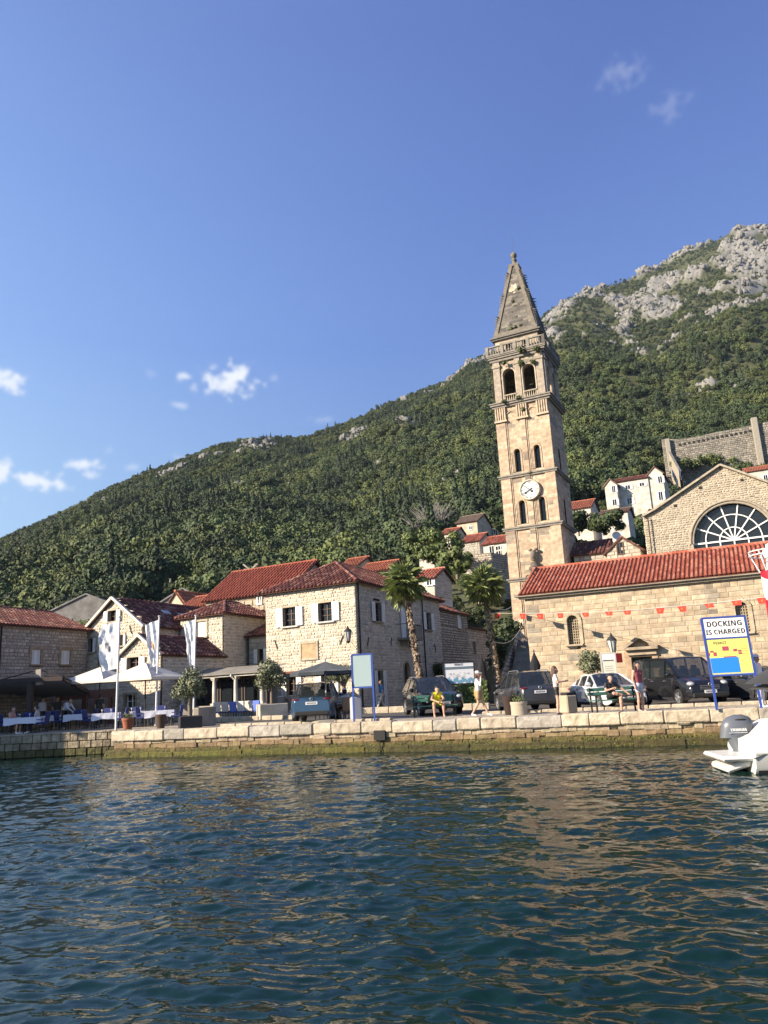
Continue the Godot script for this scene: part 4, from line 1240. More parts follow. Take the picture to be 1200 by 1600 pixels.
func build_far_houses() -> void:
	rng.seed = 303
	var white := Color(0.68, 0.66, 0.61); var cream := Color(0.6, 0.54, 0.43)
	# behind the left houses
	far_house("red_roof_house", "long house with a bright brick red roof rising behind the stone houses", 322, 965, 452, 936, 60, 62, 7.0, 2.5, "x", cream, BRICKRED, [[403, 932, 410, 944]], "", [], {"stone": true, "pal": GOLD, "shutters": false})
	far_house("orange_roof_house", "low house with an orange tiled roof and ridge caps behind the skylight roof", 285, 960, 345, 948, 66, 62, 4.0, 1.0, "x", cream, ORANGE, [])
	far_house("orange_gable_house", "little orange gable roof peeking over the dark red roof", 262, 952, 288, 945, 72, 62, 5.0, 1.2, "z", cream, ORANGE, [])
	for q in [[68, 960, 195, 957, 84, "grey concrete gable roof behind the long stone house"], [237, 950, 330, 946, 86, "grey concrete gable roof below the small stone spire"]]:
		var o := px(q[0], q[1], q[4]); var ux := Vector3(1, 0, 0.1).normalized()
		var w := loc(o, ux, q[2], q[1]).x
		var t := thing("grey_gable", q[5], "house", o)
		var m := MB.new(); m.col = Color(0.23, 0.23, 0.235)
		var ap := o + ux * w * 0.52 + UP * (1.95 if q[0] < 100 else 2.0)
		for dz in [0.0, 6.0]:
			var z := Vector3(0, 0, -dz)
			m.tri(o + z - UP * 0.0, ap + z, o + ux * w + z)
			m.quad(o + z, o + ux * w + z, o + ux * w + z - UP * 8, o + z - UP * 8)
		m.quad(o, ap, ap + Vector3(0, 0, -6), o + Vector3(0, 0, -6)); m.quad(ap, o + ux * w, o + ux * w + Vector3(0, 0, -6), ap + Vector3(0, 0, -6))
		part(t, "gable_wall", m, M.plaster)
		var cp := MB.new(); cp.col = Color(0.27, 0.27, 0.27)
		cp.beam(o, ap, 0.3, 0.15); cp.beam(ap, o + ux * w, 0.3, 0.15)
		part(t, "coping", cp, M.plaster)
	# stone spire of a chapel
	var sp := px(266, 932, 140)
	var st := thing("chapel_spire", "small pointed stone spire rising above the grey gable", "spire", sp)
	var sm := MB.new(); sm.col = Color(0.42, 0.37, 0.28)
	sm.lathe(Transform3D(Basis(UP, 0.6), sp - UP * 4), [Vector2(0.9, 0), Vector2(0.9, 3.6), Vector2(1.0, 3.7), Vector2(0.14, 7.0)], 6)
	part(st, "spire", sm, M.stone)
	var sf := MB.new(); sf.col = Color(0.3, 0.27, 0.22)
	sf.ball(sp + UP * 3.1, Vector3(0.16, 0.22, 0.16), 7, 5)
	part(st, "finial", sf, M.stone)
	# bell gable beyond the red roof
	var bg := px(392, 905, 80)
	var bt := thing("bell_gable", "little white bell gable behind the brick red roof", "bell gable", bg)
	var bm := MB.new(); bm.col = Color(0.6, 0.57, 0.5)
	for e in [-0.5, 0.5]: bm.box(bg + Vector3(e, -0.4, 0), Vector3(0.42, 2.4, 0.5))
	bm.box(bg + Vector3(0, 0.95, 0), Vector3(1.42, 0.3, 0.5))
	bm.obox(Transform3D(Basis(Vector3.FORWARD, 0.7), bg + Vector3(-0.36, 1.25, 0)), Vector3(1.05, 0.16, 0.55)); bm.obox(Transform3D(Basis(Vector3.FORWARD, -0.7), bg + Vector3(0.36, 1.25, 0)), Vector3(1.05, 0.16, 0.55))
	part(bt, "gable", bm, M.plaster)
	var bl := MB.new(); bl.col = Color(0.05, 0.05, 0.04)
	bl.lathe(Transform3D(Basis(), bg + Vector3(0, 0.2, 0)), [Vector2(0.25, 0), Vector2(0.2, 0.15), Vector2(0.14, 0.42), Vector2(0.02, 0.5)], 10)
	part(bt, "bell", bl, M.metal)
	# behind the big house
	far_house("dormer_house", "narrow stone house with a small red roof above the first palm", 655, 935, 680, 903, 68, 60, 3.5, 0.9, "x", white, CHURCHRED, [[667, 904, 676, 915]], "", [], {"side_stone": true})
	far_house("orange_roof_house", "orange tiled roof just behind the dark hipped roof", 563, 905, 606, 893, 74, 62, 4.0, 1.0, "x", cream, ORANGE, [])
	far_house("orange_roof_house", "tiny gabled orange roof in front of the dark bushes", 534, 893, 560, 884, 82, 62, 4.0, 1.0, "x", cream, ORANGE, [])
	# group left of the tower
	far_house("hill_house", "upper hillside house with a grey gable left of the tower", 716, 850, 748, 817, 134, 62, 7.0, 1.8, "x", cream, [Color(0.26, 0.19, 0.14)], [[733, 822, 738, 828]], "houses on the hillside", [[770, 828, 777, 836]], {"shutters": false})
	far_house("hill_house", "hillside house with a red roof and patchy stone wall", 724, 880, 752, 847, 120, 62, 6.0, 1.6, "x", white, CHURCHRED, [], "houses on the hillside", [], {"stone": true, "pal": [Color(0.5, 0.48, 0.43), Color(0.4, 0.38, 0.33)]})
	far_house("hill_house", "hillside house with a red roof and white boarded front next to the tower", 757, 880, 800, 850, 112, 62, 6.0, 1.5, "x", white, CHURCHRED, [[765, 853, 773, 872], [775, 853, 783, 872]], "houses on the hillside", [], {"shutters": false, "frame": white})
	far_house("hill_house", "small red roof half hidden by the dark tree", 655, 872, 678, 856, 122, 62, 5.0, 1.4, "x", white, CHURCHRED, [], "houses on the hillside")
	far_house("hill_house", "little red gable with a white chimney above the dark tree", 690, 850, 712, 834, 128, 62, 5.0, 1.2, "x", white, CHURCHRED, [], "houses on the hillside")
	var aw := MB.new(); aw.col = Color(0.5, 0.46, 0.38)
	var p0 := px(776, 862, 108); var p1 := px(800, 856, 108)
	aw.quad(p0, p1, p1 + Vector3(0, 0.5, -2), p0 + Vector3(0, 0.5, -2)); aw.rod(px(783, 864, 108), px(783, 884, 108), 0.07)
	solo("terrace_awning", aw, M.flat, "beige terrace awning beside the tower", "awning", px(783, 884, 108))
	var rw := thing("retaining_wall", "rough stone retaining wall behind the second palm", "wall", px(745, 930, 96))
	var ro := px(738, 945, 96)
	stone_wall(rw, ro, -dirl(70), 2.9, 6.3, [], {"ch": 0.3, "sw": 0.45, "pal": GREYLIME, "mortar": Color(0.25, 0.23, 0.19), "gap": 0.04, "proud": 0.05})
	stone_wall(rw, ro - dirl(70) * 2.9, dirr(40), 5.0, 6.3, [], {"ch": 0.3, "sw": 0.45, "pal": GREYLIME, "mortar": Color(0.2, 0.18, 0.15), "gap": 0.04, "proud": 0.05})
	# right of the tower
	far_house("hill_house", "red roofed white house with a grey gable right of the tower", 880, 825, 926, 797, 118, 62, 6.0, 1.7, "x", white, ORANGE, [[906, 803, 912, 812]], "houses on the hillside", [], {})
	far_house("hill_house", "small white hillside house with a shaded side below the villa", 941, 838, 985, 803, 112, 64, 5.5, 1.0, "x", white, [Color(0.2, 0.13, 0.1)], [[965, 812, 970, 826]], "houses on the hillside", [], {"shutters": false})
	far_house("low_stone_house", "low house with a striped tile roof just behind the church ridge", 898, 885, 950, 866, 78, 64, 5.0, 1.5, "x", cream, OLDRED, [], "", [], {"stone": true, "tw": 0.36})
	far_house("low_stone_house", "little stone gable with a dark doorway behind the church ridge", 950, 885, 1004, 862, 74, 64, 5.0, 1.3, "z", cream, OLDRED, [[964, 848, 974, 866]], "", [], {"stone": true, "shutters": false, "frame": WOOD})
	# white villa: a long wing between two gabled ends
	far_house("white_villa", "left gabled end of the long white villa on the hill", 950, 806, 969, 758, 152, 64, 6.0, 1.2, "z", white, [Color(0.3, 0.2, 0.15)], [[956, 759, 962, 770], [957, 780, 964, 790]], "parts of the white villa")
	far_house("white_villa", "long middle wing of the white villa with a balcony", 968, 806, 1020, 752, 153.5, 64, 6.0, 1.3, "x", white, OLDRED, [[977, 758, 985, 765], [999, 754, 1007, 760], [980, 778, 988, 788]], "parts of the white villa")
	far_house("white_villa", "taller right gabled end of the white villa with shaded side", 1021, 812, 1045, 740, 151, 64, 9.0, 1.4, "z", white, [Color(0.22, 0.13, 0.1)], [[1028, 744, 1035, 755], [1029, 768, 1036, 782]], "parts of the white villa", [[1052, 742, 1056, 751], [1064, 745, 1069, 754]], {})
	far_house("hill_house", "house with an orange roof on the hill above the church gable", 1168, 770, 1215, 737, 160, 64, 7.0, 1.6, "x", white, ORANGE, [[1193, 742, 1200, 752]], "houses on the hillside")
	# ruined fort on the slope
	var fo := px(1040, 735, 205)
	var ft := thing("ruined_fort", "ruined grey stone fort wall with a row of black blocks for loopholes on the slope", "fort", fo)
	var fx := -dirl(70)
	var fw := loc(fo, fx, 1215, 735).x
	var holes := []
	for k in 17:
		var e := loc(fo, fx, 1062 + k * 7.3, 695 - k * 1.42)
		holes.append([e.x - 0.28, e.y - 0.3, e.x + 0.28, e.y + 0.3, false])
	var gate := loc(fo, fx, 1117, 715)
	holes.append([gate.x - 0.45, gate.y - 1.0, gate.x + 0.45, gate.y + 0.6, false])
	var tl := []
	for e in [[1038, 686], [1060, 686], [1090, 682], [1120, 675], [1150, 670], [1184, 662], [1220, 655]]:
		var z := loc(fo, fx, e[0], e[1]); tl.append(Vector2(z.x, z.y + 6.0))
	stone_wall(ft, fo - UP * 6.0, fx, fw, 22.0, [], {"ch": 0.55, "sw": 0.8, "pal": [Color(0.25, 0.235, 0.205), Color(0.31, 0.285, 0.245), Color(0.21, 0.2, 0.175), Color(0.36, 0.335, 0.29)], "mortar": Color(0.2, 0.19, 0.165), "gap": 0.05, "proud": 0.12, "bevel": 0.08, "top": tl})
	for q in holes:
		var lh := MB.new(); lh.col = Color(0.012, 0.012, 0.011)  # no opening: a black block on the wall paints the shade inside
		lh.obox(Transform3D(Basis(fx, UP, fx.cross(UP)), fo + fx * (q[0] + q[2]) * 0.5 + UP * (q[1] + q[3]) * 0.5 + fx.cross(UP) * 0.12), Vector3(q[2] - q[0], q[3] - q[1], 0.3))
		part(ft, "loophole_shade_block", lh, M.flat)
	var fb := MB.new(); fb.col = Color(0.2, 0.19, 0.165)
	for k in tl.size() - 1:
		var p := fo - fx.cross(UP) * 0.6 - UP * 6.0
		fb.quad(p + fx * tl[k].x + UP * (tl[k].y - 0.4), p + fx * tl[k + 1].x + UP * (tl[k + 1].y - 0.4), p + fx * tl[k + 1].x, p + fx * tl[k].x)
	part(ft, "inner_wall", fb, M.stone)
	var tw := MB.new(); tw.col = Color(0.33, 0.31, 0.265)
	for q in [[1187, 710, 652, 1.6], [1045, 705, 686, 1.3]]:
		var b0 := onplane(q[0], q[1], fo + fx.cross(UP) * 0.5, fx.cross(UP)); var hh := loc(fo, fx, q[0], q[2]).y - loc(fo, fx, q[0], q[1]).y
		tw.bev(Transform3D(Basis(fx, UP, fx.cross(UP)), b0 + UP * (hh * 0.5 - 3.0)), Vector3(q[3], hh + 6.0, 1.6), 0.15)
	part(ft, "corner_tower", tw, M.stone)
	var bt2 := MB.new(); bt2.col = Color(0.45, 0.4, 0.31)
	var b1 := px(1044, 705, 203); var b2 := px(1060, 735, 190)
	bt2.quad(b1, b2, b2 - UP * 6, b1 - UP * 9); bt2.quad(b1, b2, b2 + Vector3(0.9, -0.2, -0.3), b1 + Vector3(0.9, -0.2, -0.3))
	bt2.quad(b1 + Vector3(0.9, -0.2, -0.3), b2 + Vector3(0.9, -0.2, -0.3), b2 + Vector3(0.9, -6, -0.3), b1 + Vector3(0.9, -9, -0.3))
	part(ft, "stepped_wall", bt2, M.stone)

func build_church() -> void:
	rng.seed = 404
	var o := Vector3(7.69, Q, -43.52); var ux := -dirl(65.0); var n := ux.cross(UP); var iz := -n
	var h := 5.95
	var t := thing("church", "low stone church building with a red barrel tile roof", "church", o + ux * 6.0)
	var w1 := hole(o, ux, 887, 961, 904.5, 1007, true); var w2 := hole(o, ux, 1150.5, 940, 1170, 988, true)
	var dr := hole(o, ux, 988, 1026, 1021, 1060); dr[1] = 0.05; dr[4] = false
	var vis := 12.9
	stone_wall(t, o, ux, vis, h, [w1, w2, dr], {"ch": 0.285, "sw": 0.56, "pal": GOLD, "mortar": Color(0.34, 0.285, 0.2), "gap": 0.014, "proud": 0.016, "bevel": 0.012, "parts": 300, "mat": M.smooth_stone, "stain": [[0.0, 0.5, 3.0, 6.0, 0.5], [9.2, 9.75, 2.6, 6.0, 0.75], [9.0, 10.1, 4.6, 6.0, 0.4], [2.2, 3.6, 1.9, 2.5, 0.5], [0.0, 12.9, 5.4, 6.0, 0.18]]})
	stone_wall(t, o + ux * vis, ux, 14.0, h, [], {"ch": 0.285, "sw": 0.62, "pal": GOLD, "mortar": Color(0.34, 0.285, 0.2), "gap": 0.014, "proud": 0.016, "bevel": 0.012, "mat": M.smooth_stone})
	stone_wall(t, o + iz * 7.0, -iz, 7.0, 8.6, [], {"ch": 0.285, "sw": 0.56, "pal": GOLD, "mortar": Color(0.34, 0.285, 0.2), "gap": 0.014, "proud": 0.016, "bevel": 0.012, "mat": M.smooth_stone, "top": [Vector2(0, h), Vector2(3.5, h + 2.3), Vector2(7, h)]})
	for q in [w1, w2]:
		window(t, o, ux, q, {"arch": true, "deep": 0.32, "surround": 0.2, "stone": Color(0.52, 0.45, 0.33), "frame": Color(0.3, 0.26, 0.2), "bars": [1, 1]})
		var lm := MB.new(); lm.col = Color(0.42, 0.36, 0.27)
		var ww: float = q[2] - q[0]; var cy := 0
		var y: float = q[1] + 0.09
		while y < q[3] - 0.05:
			for k in 5:
				var x: float = q[0] + ww * (k + (0.5 if cy % 2 == 0 else 0.0)) / 5.0 + (0.0 if cy % 2 == 0 else ww * 0.1)
				var rad := ww * 0.5
				var up: float = y - (q[3] - rad)
				if up > 0 and absf(x - (q[0] + q[2]) * 0.5) > sqrt(maxf(rad * rad - up * up, 0)) - 0.03: continue
				var c := o + ux * x + UP * y - n * 0.2
				var ring := []
				for a in 9: ring.append(c + ux * cos(TAU * a / 8) * 0.075 + UP * sin(TAU * a / 8) * 0.085)
				lm.tube(ring, 0.024 if false else [0.024, 0.024, 0.024, 0.024, 0.024, 0.024, 0.024, 0.024, 0.024], 4, false)
			y += 0.145; cy += 1
		part(t, "stone_lattice", lm, M.smooth_stone)
	# doorway with a pediment
	window(t, o, ux, dr, {"door": true, "deep": 0.3, "surround": 0.3, "sill": false, "leaf": Color(0.03, 0.07, 0.05), "stone": Color(0.48, 0.36, 0.25)})
	var pm := MB.new(); pm.col = Color(0.44, 0.37, 0.28)
	var a := loc(o, ux, 976, 1015); var b := loc(o, ux, 1029, 1011); var c := loc(o, ux, 1000, 995)
	var A := o + ux * a.x + UP * (a.y + b.y) * 0.5; var B := o + ux * b.x + UP * (a.y + b.y) * 0.5; var Cc := o + ux * c.x + UP * c.y
	pm.obox(Transform3D(Basis(ux, UP, n), (A + B) * 0.5 + n * 0.22), Vector3(A.distance_to(B), 0.14, 0.5))
	pm.beam(A + n * 0.24 + UP * 0.05, Cc + n * 0.24, 0.5, 0.15, n.cross((Cc - A).normalized())); pm.beam(B + n * 0.242 + UP * 0.05, Cc + n * 0.242, 0.5, 0.15, n.cross((Cc - B).normalized()))
	pm.tri(A + n * 0.1, Cc + n * 0.1, B + n * 0.1)
	pm.obox(Transform3D(Basis(ux, UP, n), (A + B) * 0.5 + n * 0.12 - UP * 0.2), Vector3(A.distance_to(B) * 0.86, 0.26, 0.22))
	part(t, "pediment", pm, M.smooth_stone)
	# cornice and roof
	var cm := MB.new(); cm.col = Color(0.32, 0.29, 0.24)
	cm.obox(Transform3D(Basis(ux, UP, n), o + ux * 13.2 + UP * (h + 0.02) + n * 0.12), Vector3(27.4, 0.16, 0.5))
	cm.obox(Transform3D(Basis(ux, UP, n), o + ux * 13.2 + UP * (h - 0.12) + n * 0.06), Vector3(27.0, 0.12, 0.3))
	part(t, "cornice", cm, M.smooth_stone)
	var rl := onplane(836, 889, o + iz * 3.5, n); var yr := rl.y
	tiled(t, [o - ux * 0.25 + n * 0.42 + UP * (h + 0.1), o + ux * 27 + n * 0.42 + UP * (h + 0.1), at_y(o + ux * 27 + iz * 3.5, yr), at_y(o - ux * 0.25 + iz * 3.5, yr)], 0.22, 0.36, CHURCHRED, Color(0.16, 0.04, 0.025), true)
	tiled(t, [o + ux * 27 + iz * 7.4 + UP * h, o - ux * 0.25 + iz * 7.4 + UP * h, at_y(o - ux * 0.25 + iz * 3.5, yr), at_y(o + ux * 27 + iz * 3.5, yr)], 0.5, 0.8, CHURCHRED)
	# big church gable with a fan window
	var go := onplane(1012, 866, px(1125, 727, 63), n)
	var g := thing("church_gable", "tall rough stone church gable with a half round fan window", "church", go)
	var base := go - UP * 6.0
	var tl := []
	for q in [[1012, 806], [1024, 796], [1125, 727], [1250, 772]]:
		var e := loc(base, ux, q[0], q[1]); tl.append(e)
	tl[0].x = 0.0
	var gw: float = tl[3].x
	var hub := loc(base, ux, 1147, 843); var rim := loc(base, ux, 1083, 851)
	var R := hub.x - rim.x
	stone_wall(g, base, ux, gw, 16.0, [[hub.x - R - 0.15, hub.y - 0.4, hub.x + R + 0.15, hub.y + R + 0.15, true]], {"ch": 0.19, "sw": 0.31, "pal": [Color(0.5, 0.44, 0.34), Color(0.43, 0.375, 0.29), Color(0.54, 0.48, 0.38), Color(0.35, 0.31, 0.255)], "mortar": Color(0.46, 0.41, 0.32), "gap": 0.05, "proud": 0.05, "bevel": 0.04, "top": tl})
	var hc := base + ux * hub.x + UP * hub.y
	var arch := MB.new(); arch.col = Color(0.42, 0.38, 0.31)
	for k in 2:
		var pts := []; var rr := []
		for q in 25:
			var an := PI * q / 24.0
			pts.append(hc + (ux * cos(an) + UP * sin(an)) * (R + 0.16 - k * 0.2) + n * (0.1 - k * 0.1)); rr.append(0.12)
		arch.tube(pts, rr, 6)
	part(g, "window_arch", arch, M.smooth_stone)
	var gl := MB.new()
	for q in 24:
		gl.tri(hc - n * 0.35, hc + (ux * cos(PI * q / 24) + UP * sin(PI * q / 24)) * R - n * 0.35, hc + (ux * cos(PI * (q + 1) / 24) + UP * sin(PI * (q + 1) / 24)) * R - n * 0.35)
	gl.quad(hc - ux * R - n * 0.35, hc + ux * R - n * 0.35, hc + ux * R - n * 0.35 - UP, hc - ux * R - n * 0.35 - UP)
	var fan := part(g, "fan_window", gl, M.dark_glass)
	var mu := MB.new(); mu.col = Color(0.75, 0.75, 0.73)
	for k in range(1, 7):
		var an := PI * k / 7.0
		mu.beam(hc - n * 0.28, hc + (ux * cos(an) + UP * sin(an)) * (R - 0.1) - n * 0.28, 0.1, 0.1, n)
	for f in [0.34, 0.68]:
		var pts := []; var rr := []
		for q in 21:
			var an := PI * q / 20.0
			pts.append(hc + (ux * cos(an) + UP * sin(an)) * R * f - n * 0.27); rr.append(0.055)
		mu.tube(pts, rr, 5)
	mu.beam(hc - ux * R - n * 0.26, hc + ux * R - n * 0.26, 0.13, 0.13, n)
	for f in [-0.68, -0.34, 0.0, 0.34, 0.68]: mu.beam(hc + ux * R * f - n * 0.28, hc + ux * R * f - n * 0.28 - UP, 0.1, 0.1, n)
	part(fan, "muntin", mu, M.flat)
	var cp := MB.new(); cp.col = Color(0.46, 0.42, 0.35)
	for k in 3: cp.beam(base + ux * tl[k].x + UP * tl[k].y, base + ux * tl[k + 1].x + UP * tl[k + 1].y, 0.7, 0.16)
	part(g, "coping", cp, M.smooth_stone)
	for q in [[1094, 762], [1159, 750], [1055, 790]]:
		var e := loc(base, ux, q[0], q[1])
		var pm2 := MB.new(); pm2.col = Color(0.01, 0.01, 0.01)  # black block set on the gable, its colour stands for a hole's inner shade
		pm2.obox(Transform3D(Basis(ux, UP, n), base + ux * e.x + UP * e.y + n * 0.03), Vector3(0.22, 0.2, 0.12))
		part(g, "putlog_shade_block", pm2, M.flat)
	# its side wall and the little tiled roof at the corner
	stone_wall(g, base + iz * 9.0, -iz, 9.0, tl[0].y, [], {"ch": 0.3, "sw": 0.5, "pal": LIME, "mortar": MORTAR, "gap": 0.03, "proud": 0.03})
	var so := onplane(1003, 806, go + iz * 0.5, n)
	tiled(g, [so - UP * 0.1, so + ux * 1.6 - UP * 0.1, so + ux * 1.6 + iz * 2.2 + UP * 0.95, so + iz * 2.2 + ux * 0.5 + UP * 0.95], 0.3, 0.4, OLDRED)
	closed_box(g, [base, base + ux * gw, base + ux * gw + iz * 9, base + iz * 9], base.y, tl[0].y + base.y, [0, 3], Color(0.57, 0.51, 0.415))
	pipe(g, onplane(1012, 808, go - iz * 0.3, n), onplane(1019, 866, go - iz * 0.3, n))

# ---------------------------------------------------------------- bell tower
func build_tower() -> void:
	rng.seed = 505
	var W := 5.8
	var c0 := Vector3(17.75, 0, -76.0)
	var ux := -dirl(63.6); var iz := dirr(26.4); var n := -iz; var sn := ux
	var o := c0 - ux * W
	var t := thing("bell_tower", "tall stone bell tower with clock, open belfry and grey spire", "bell tower", at_y(c0 - ux * W * 0.5 + iz * W * 0.5, 2.0))
	var pal := [Color(0.59, 0.475, 0.355), Color(0.56, 0.445, 0.33), Color(0.62, 0.515, 0.395), Color(0.52, 0.405, 0.295), Color(0.58, 0.44, 0.32)]
	var st := {"ch": 0.42, "sw": 0.85, "pal": pal, "mortar": Color(0.53, 0.43, 0.32), "gap": 0.015, "proud": 0.012, "bevel": 0.01, "mat": M.smooth_stone}
	var ss := st.duplicate()
	var lev := [2.0, 12.3, 17.6, 23.2, 29.4]
	for k in 4:
		var y0: float = lev[k]; var y1: float = lev[k + 1]
		var hl := []
		var hs := []
		var wy: float = [8.9, 13.0, 18.2, 23.8][k]
		var wh: float = [4.0, 2.4, 2.5, 2.5][k]
		var f0 := at_y(o, y0)
		for f in [0.345, 0.71]:
			var base_y := wy + (0.05 if f > 0.5 else 0.0)
			if k == 1: base_y = 13.0 if f < 0.5 else 13.4
			if k == 1: continue
			hl.append([W * f - 0.32, base_y - y0, W * f + 0.32, base_y + wh - y0, true])
		if k == 1: hl = [[W * 0.345 - 0.3, 0.0, W * 0.345 + 0.3, 0.01, false]]
		st["stain"] = [[0.0, W, y1 - y0 - 0.9, y1 - y0, 0.4], [1.7, 2.3, 0.0, 2.6, 0.45], [4.2, 4.6, 1.2, 3.6, 0.35], [0.0, 0.3, 0.0, 20.0, 0.3]]
		ss["stain"] = st["stain"]
		stone_wall(t, f0, ux, W, y1 - y0, hl if k != 1 else [], st)
		stone_wall(t, at_y(c0, y0), iz, W, y1 - y0, [[W * 0.4, wy - y0, W * 0.4 + 0.55, wy + wh - y0, true]] if k != 1 else [], ss)
		if k != 1:
			for q in hl:
				window(t, f0, ux, q, {"arch": true, "deep": 0.5, "surround": 0.16, "stone": Color(0.5, 0.4, 0.29), "frame": Color(0.03, 0.025, 0.02), "bars": [1, 1], "sill": false})
				var fm := MB.new(); fm.col = Color(0.6, 0.5, 0.385)
				for e in [-0.48, -0.62, 0.48, 0.62]: fm.rod(f0 + ux * ((q[0] + q[2]) * 0.5 + e) + UP * q[1] + n * 0.06, f0 + ux * ((q[0] + q[2]) * 0.5 + e) + UP * (q[3] - 0.35) + n * 0.06, 0.05, 6)
				part(t, "window_colonnette", fm, M.smooth_stone)
		# pilasters stand proud: corners and middle
		for q in [[0.0, 1.05], [2.62, 3.2], [W - 1.05, W]]:
			if k == 2:
				pass
			stone_wall(t, f0 + ux * q[0] + n * 0.13, ux, q[1] - q[0], y1 - y0, [], st)
			var pmb := MB.new(); pmb.col = Color(0.6, 0.49, 0.37)
			for x in [q[0], q[1]]: pmb.quad(f0 + ux * x, f0 + ux * x + n * 0.13, f0 + ux * x + n * 0.13 + UP * (y1 - y0), f0 + ux * x + UP * (y1 - y0))
			for x in [q[1] + 0.1]:
				if q[1] < W: pmb.obox(Transform3D(Basis(ux, UP, n), f0 + ux * (x + 0.03) + n * 0.04 + UP * (y1 - y0) * 0.5), Vector3(0.07, y1 - y0, 0.08))
			part(t, "pilaster", pmb, M.smooth_stone)
		if k > 0: band(t, at_y(c0, y0), ux, iz, W, [[0.0, 0.2, 0.2], [0.2, 0.14, 0.3]], Color(0.28, 0.265, 0.24))
		closed_box(t, [at_y(o, 0), at_y(c0, 0), at_y(c0 + iz * W, 0), at_y(o + iz * W, 0)], y0, y1, [0, 1], Color(0.57, 0.51, 0.415))
	# fluted capitals below the belfry
	var y := 29.4
	stone_wall(t, at_y(o, y), ux, W, 1.7, [], st); stone_wall(t, at_y(c0, y), iz, W, 1.7, [], ss)
	for x in [0.6, 2.95, W - 0.65]:
		var fm := MB.new(); fm.col = Color(0.6, 0.5, 0.385)
		fm.obox(Transform3D(Basis(ux, UP, n), at_y(o, y + 0.15) + ux * x + n * 0.14), Vector3(1.35, 0.2, 0.4))
		for e in 5: fm.obox(Transform3D(Basis(ux, UP, n), at_y(o, y + 0.95) + ux * (x - 0.5 + e * 0.25) + n * 0.13), Vector3(0.14, 1.4, 0.28))
		part(t, "capital", fm, M.smooth_stone)
	for x in [1.75, 4.1]:
		var am := MB.new(); am.col = Color(0.47, 0.37, 0.26)
		var pts := []; var rr := []
		for q in 13: pts.append(at_y(o, y + 0.4) + ux * (x + cos(PI * q / 12) * 0.62) + UP * sin(PI * q / 12) * 0.75 + n * 0.05); rr.append(0.07)
		am.tube(pts, rr, 5)
		part(t, "blind_arch", am, M.smooth_stone)
	closed_box(t, [at_y(o, 0), at_y(c0, 0), at_y(c0 + iz * W, 0), at_y(o + iz * W, 0)], y, y + 1.7, [0, 1], Color(0.57, 0.51, 0.415))
	y = 31.1
	band(t, at_y(c0, y), ux, iz, W, [[0.0, 0.22, 0.25], [0.22, 0.22, 0.4], [0.44, 0.12, 0.5]], Color(0.28, 0.265, 0.24))
	# belfry
	y = 31.55
	var bh := 4.9
	st["stain"] = []; ss["stain"] = [[0, W, 0, 5, 0.3]]
	var gs := st.duplicate(); gs["stain"] = [[0, W, 0, 5, 0.5]]; gs.pal = [Color(0.54, 0.46, 0.36), Color(0.46, 0.4, 0.325), Color(0.58, 0.5, 0.4), Color(0.36, 0.33, 0.28)]; ss.pal = gs.pal
	var hl2 := [[1.15, 0.2, 2.55, 3.95, true], [3.35, 0.2, 4.75, 3.95, true]]
	var in_ := 0.15
	var bo := at_y(o, y) + ux * in_ - n * in_; var bw := W - in_ * 2
	for q in hl2: q[0] -= in_; q[2] -= in_
	stone_wall(t, bo, ux, bw, bh, hl2, gs)
	var bc := at_y(c0, y) - ux * in_ - n * in_
	stone_wall(t, bc, iz, bw, bh, hl2, ss)
	for q in hl2:
		belfry_arch(t, bo, ux, q, Color(0.54, 0.47, 0.375)); belfry_arch(t, bc, iz, q, Color(0.54, 0.47, 0.375))
	for x in [0.0, bw * 0.5 - 0.32, bw - 0.75]:
		for s in [[bo, ux, n], [bc, iz, sn]]:
			var pm := MB.new(); pm.col = Color(0.42, 0.375, 0.315)
			var wd := 0.75 if x != bw * 0.5 - 0.32 else 0.6
			pm.obox(Transform3D(Basis(s[1], UP, s[2]), s[0] + s[1] * (x + wd * 0.5) + UP * bh * 0.5 + s[2] * 0.08), Vector3(wd, bh, 0.2))
			pm.obox(Transform3D(Basis(s[1], UP, s[2]), s[0] + s[1] * (x + wd * 0.5) + UP * (bh - 0.55) + s[2] * 0.12), Vector3(wd + 0.16, 0.3, 0.3))
			pm.obox(Transform3D(Basis(s[1], UP, s[2]), s[0] + s[1] * (x + wd * 0.5) + UP * 0.12 + s[2] * 0.12), Vector3(wd + 0.16, 0.24, 0.3))
			part(t, "belfry_pilaster", pm, M.smooth_stone)
	closed_box(t, [at_y(o, 0), at_y(c0, 0), at_y(c0 + iz * W, 0), at_y(o + iz * W, 0)], y, y + bh, [0, 1], Color(0.57, 0.51, 0.415))
	var fl := MB.new(); fl.col = Color(0.15, 0.12, 0.1)
	fl.quad(at_y(o, y + 0.05), at_y(c0, y + 0.05), at_y(c0 + iz * W, y + 0.05), at_y(o + iz * W, y + 0.05))
	part(t, "belfry_floor", fl, M.stone)
	for q in [[1.9, 1.6], [4.0, 2.2]]:
		var bm := MB.new(); bm.col = Color(0.06, 0.07, 0.055)
		var bp = bo + ux * q[0] + iz * q[1] + UP * 1.5
		bm.lathe(Transform3D(Basis(), bp), [Vector2(0.55, 0), Vector2(0.46, 0.18), Vector2(0.36, 0.6), Vector2(0.3, 0.85), Vector2(0.05, 0.98)], 14)
		bm.rod(bp + UP * 0.95 - ux * 0.8, bp + UP * 0.95 + ux * 0.8, 0.08)
		part(t, "bell", bm, M.metal)
	for q in hl2:
		var bb := MB.new(); bb.col = Color(0.47, 0.42, 0.34)
		balusters(bb, bo + ux * q[0] + n * 0.1 + UP * 0.1, bo + ux * q[2] + n * 0.1 + UP * 0.1, 6, 0.85)
		part(t, "window_balustrade", bb, M.smooth_stone)
	y = 36.45
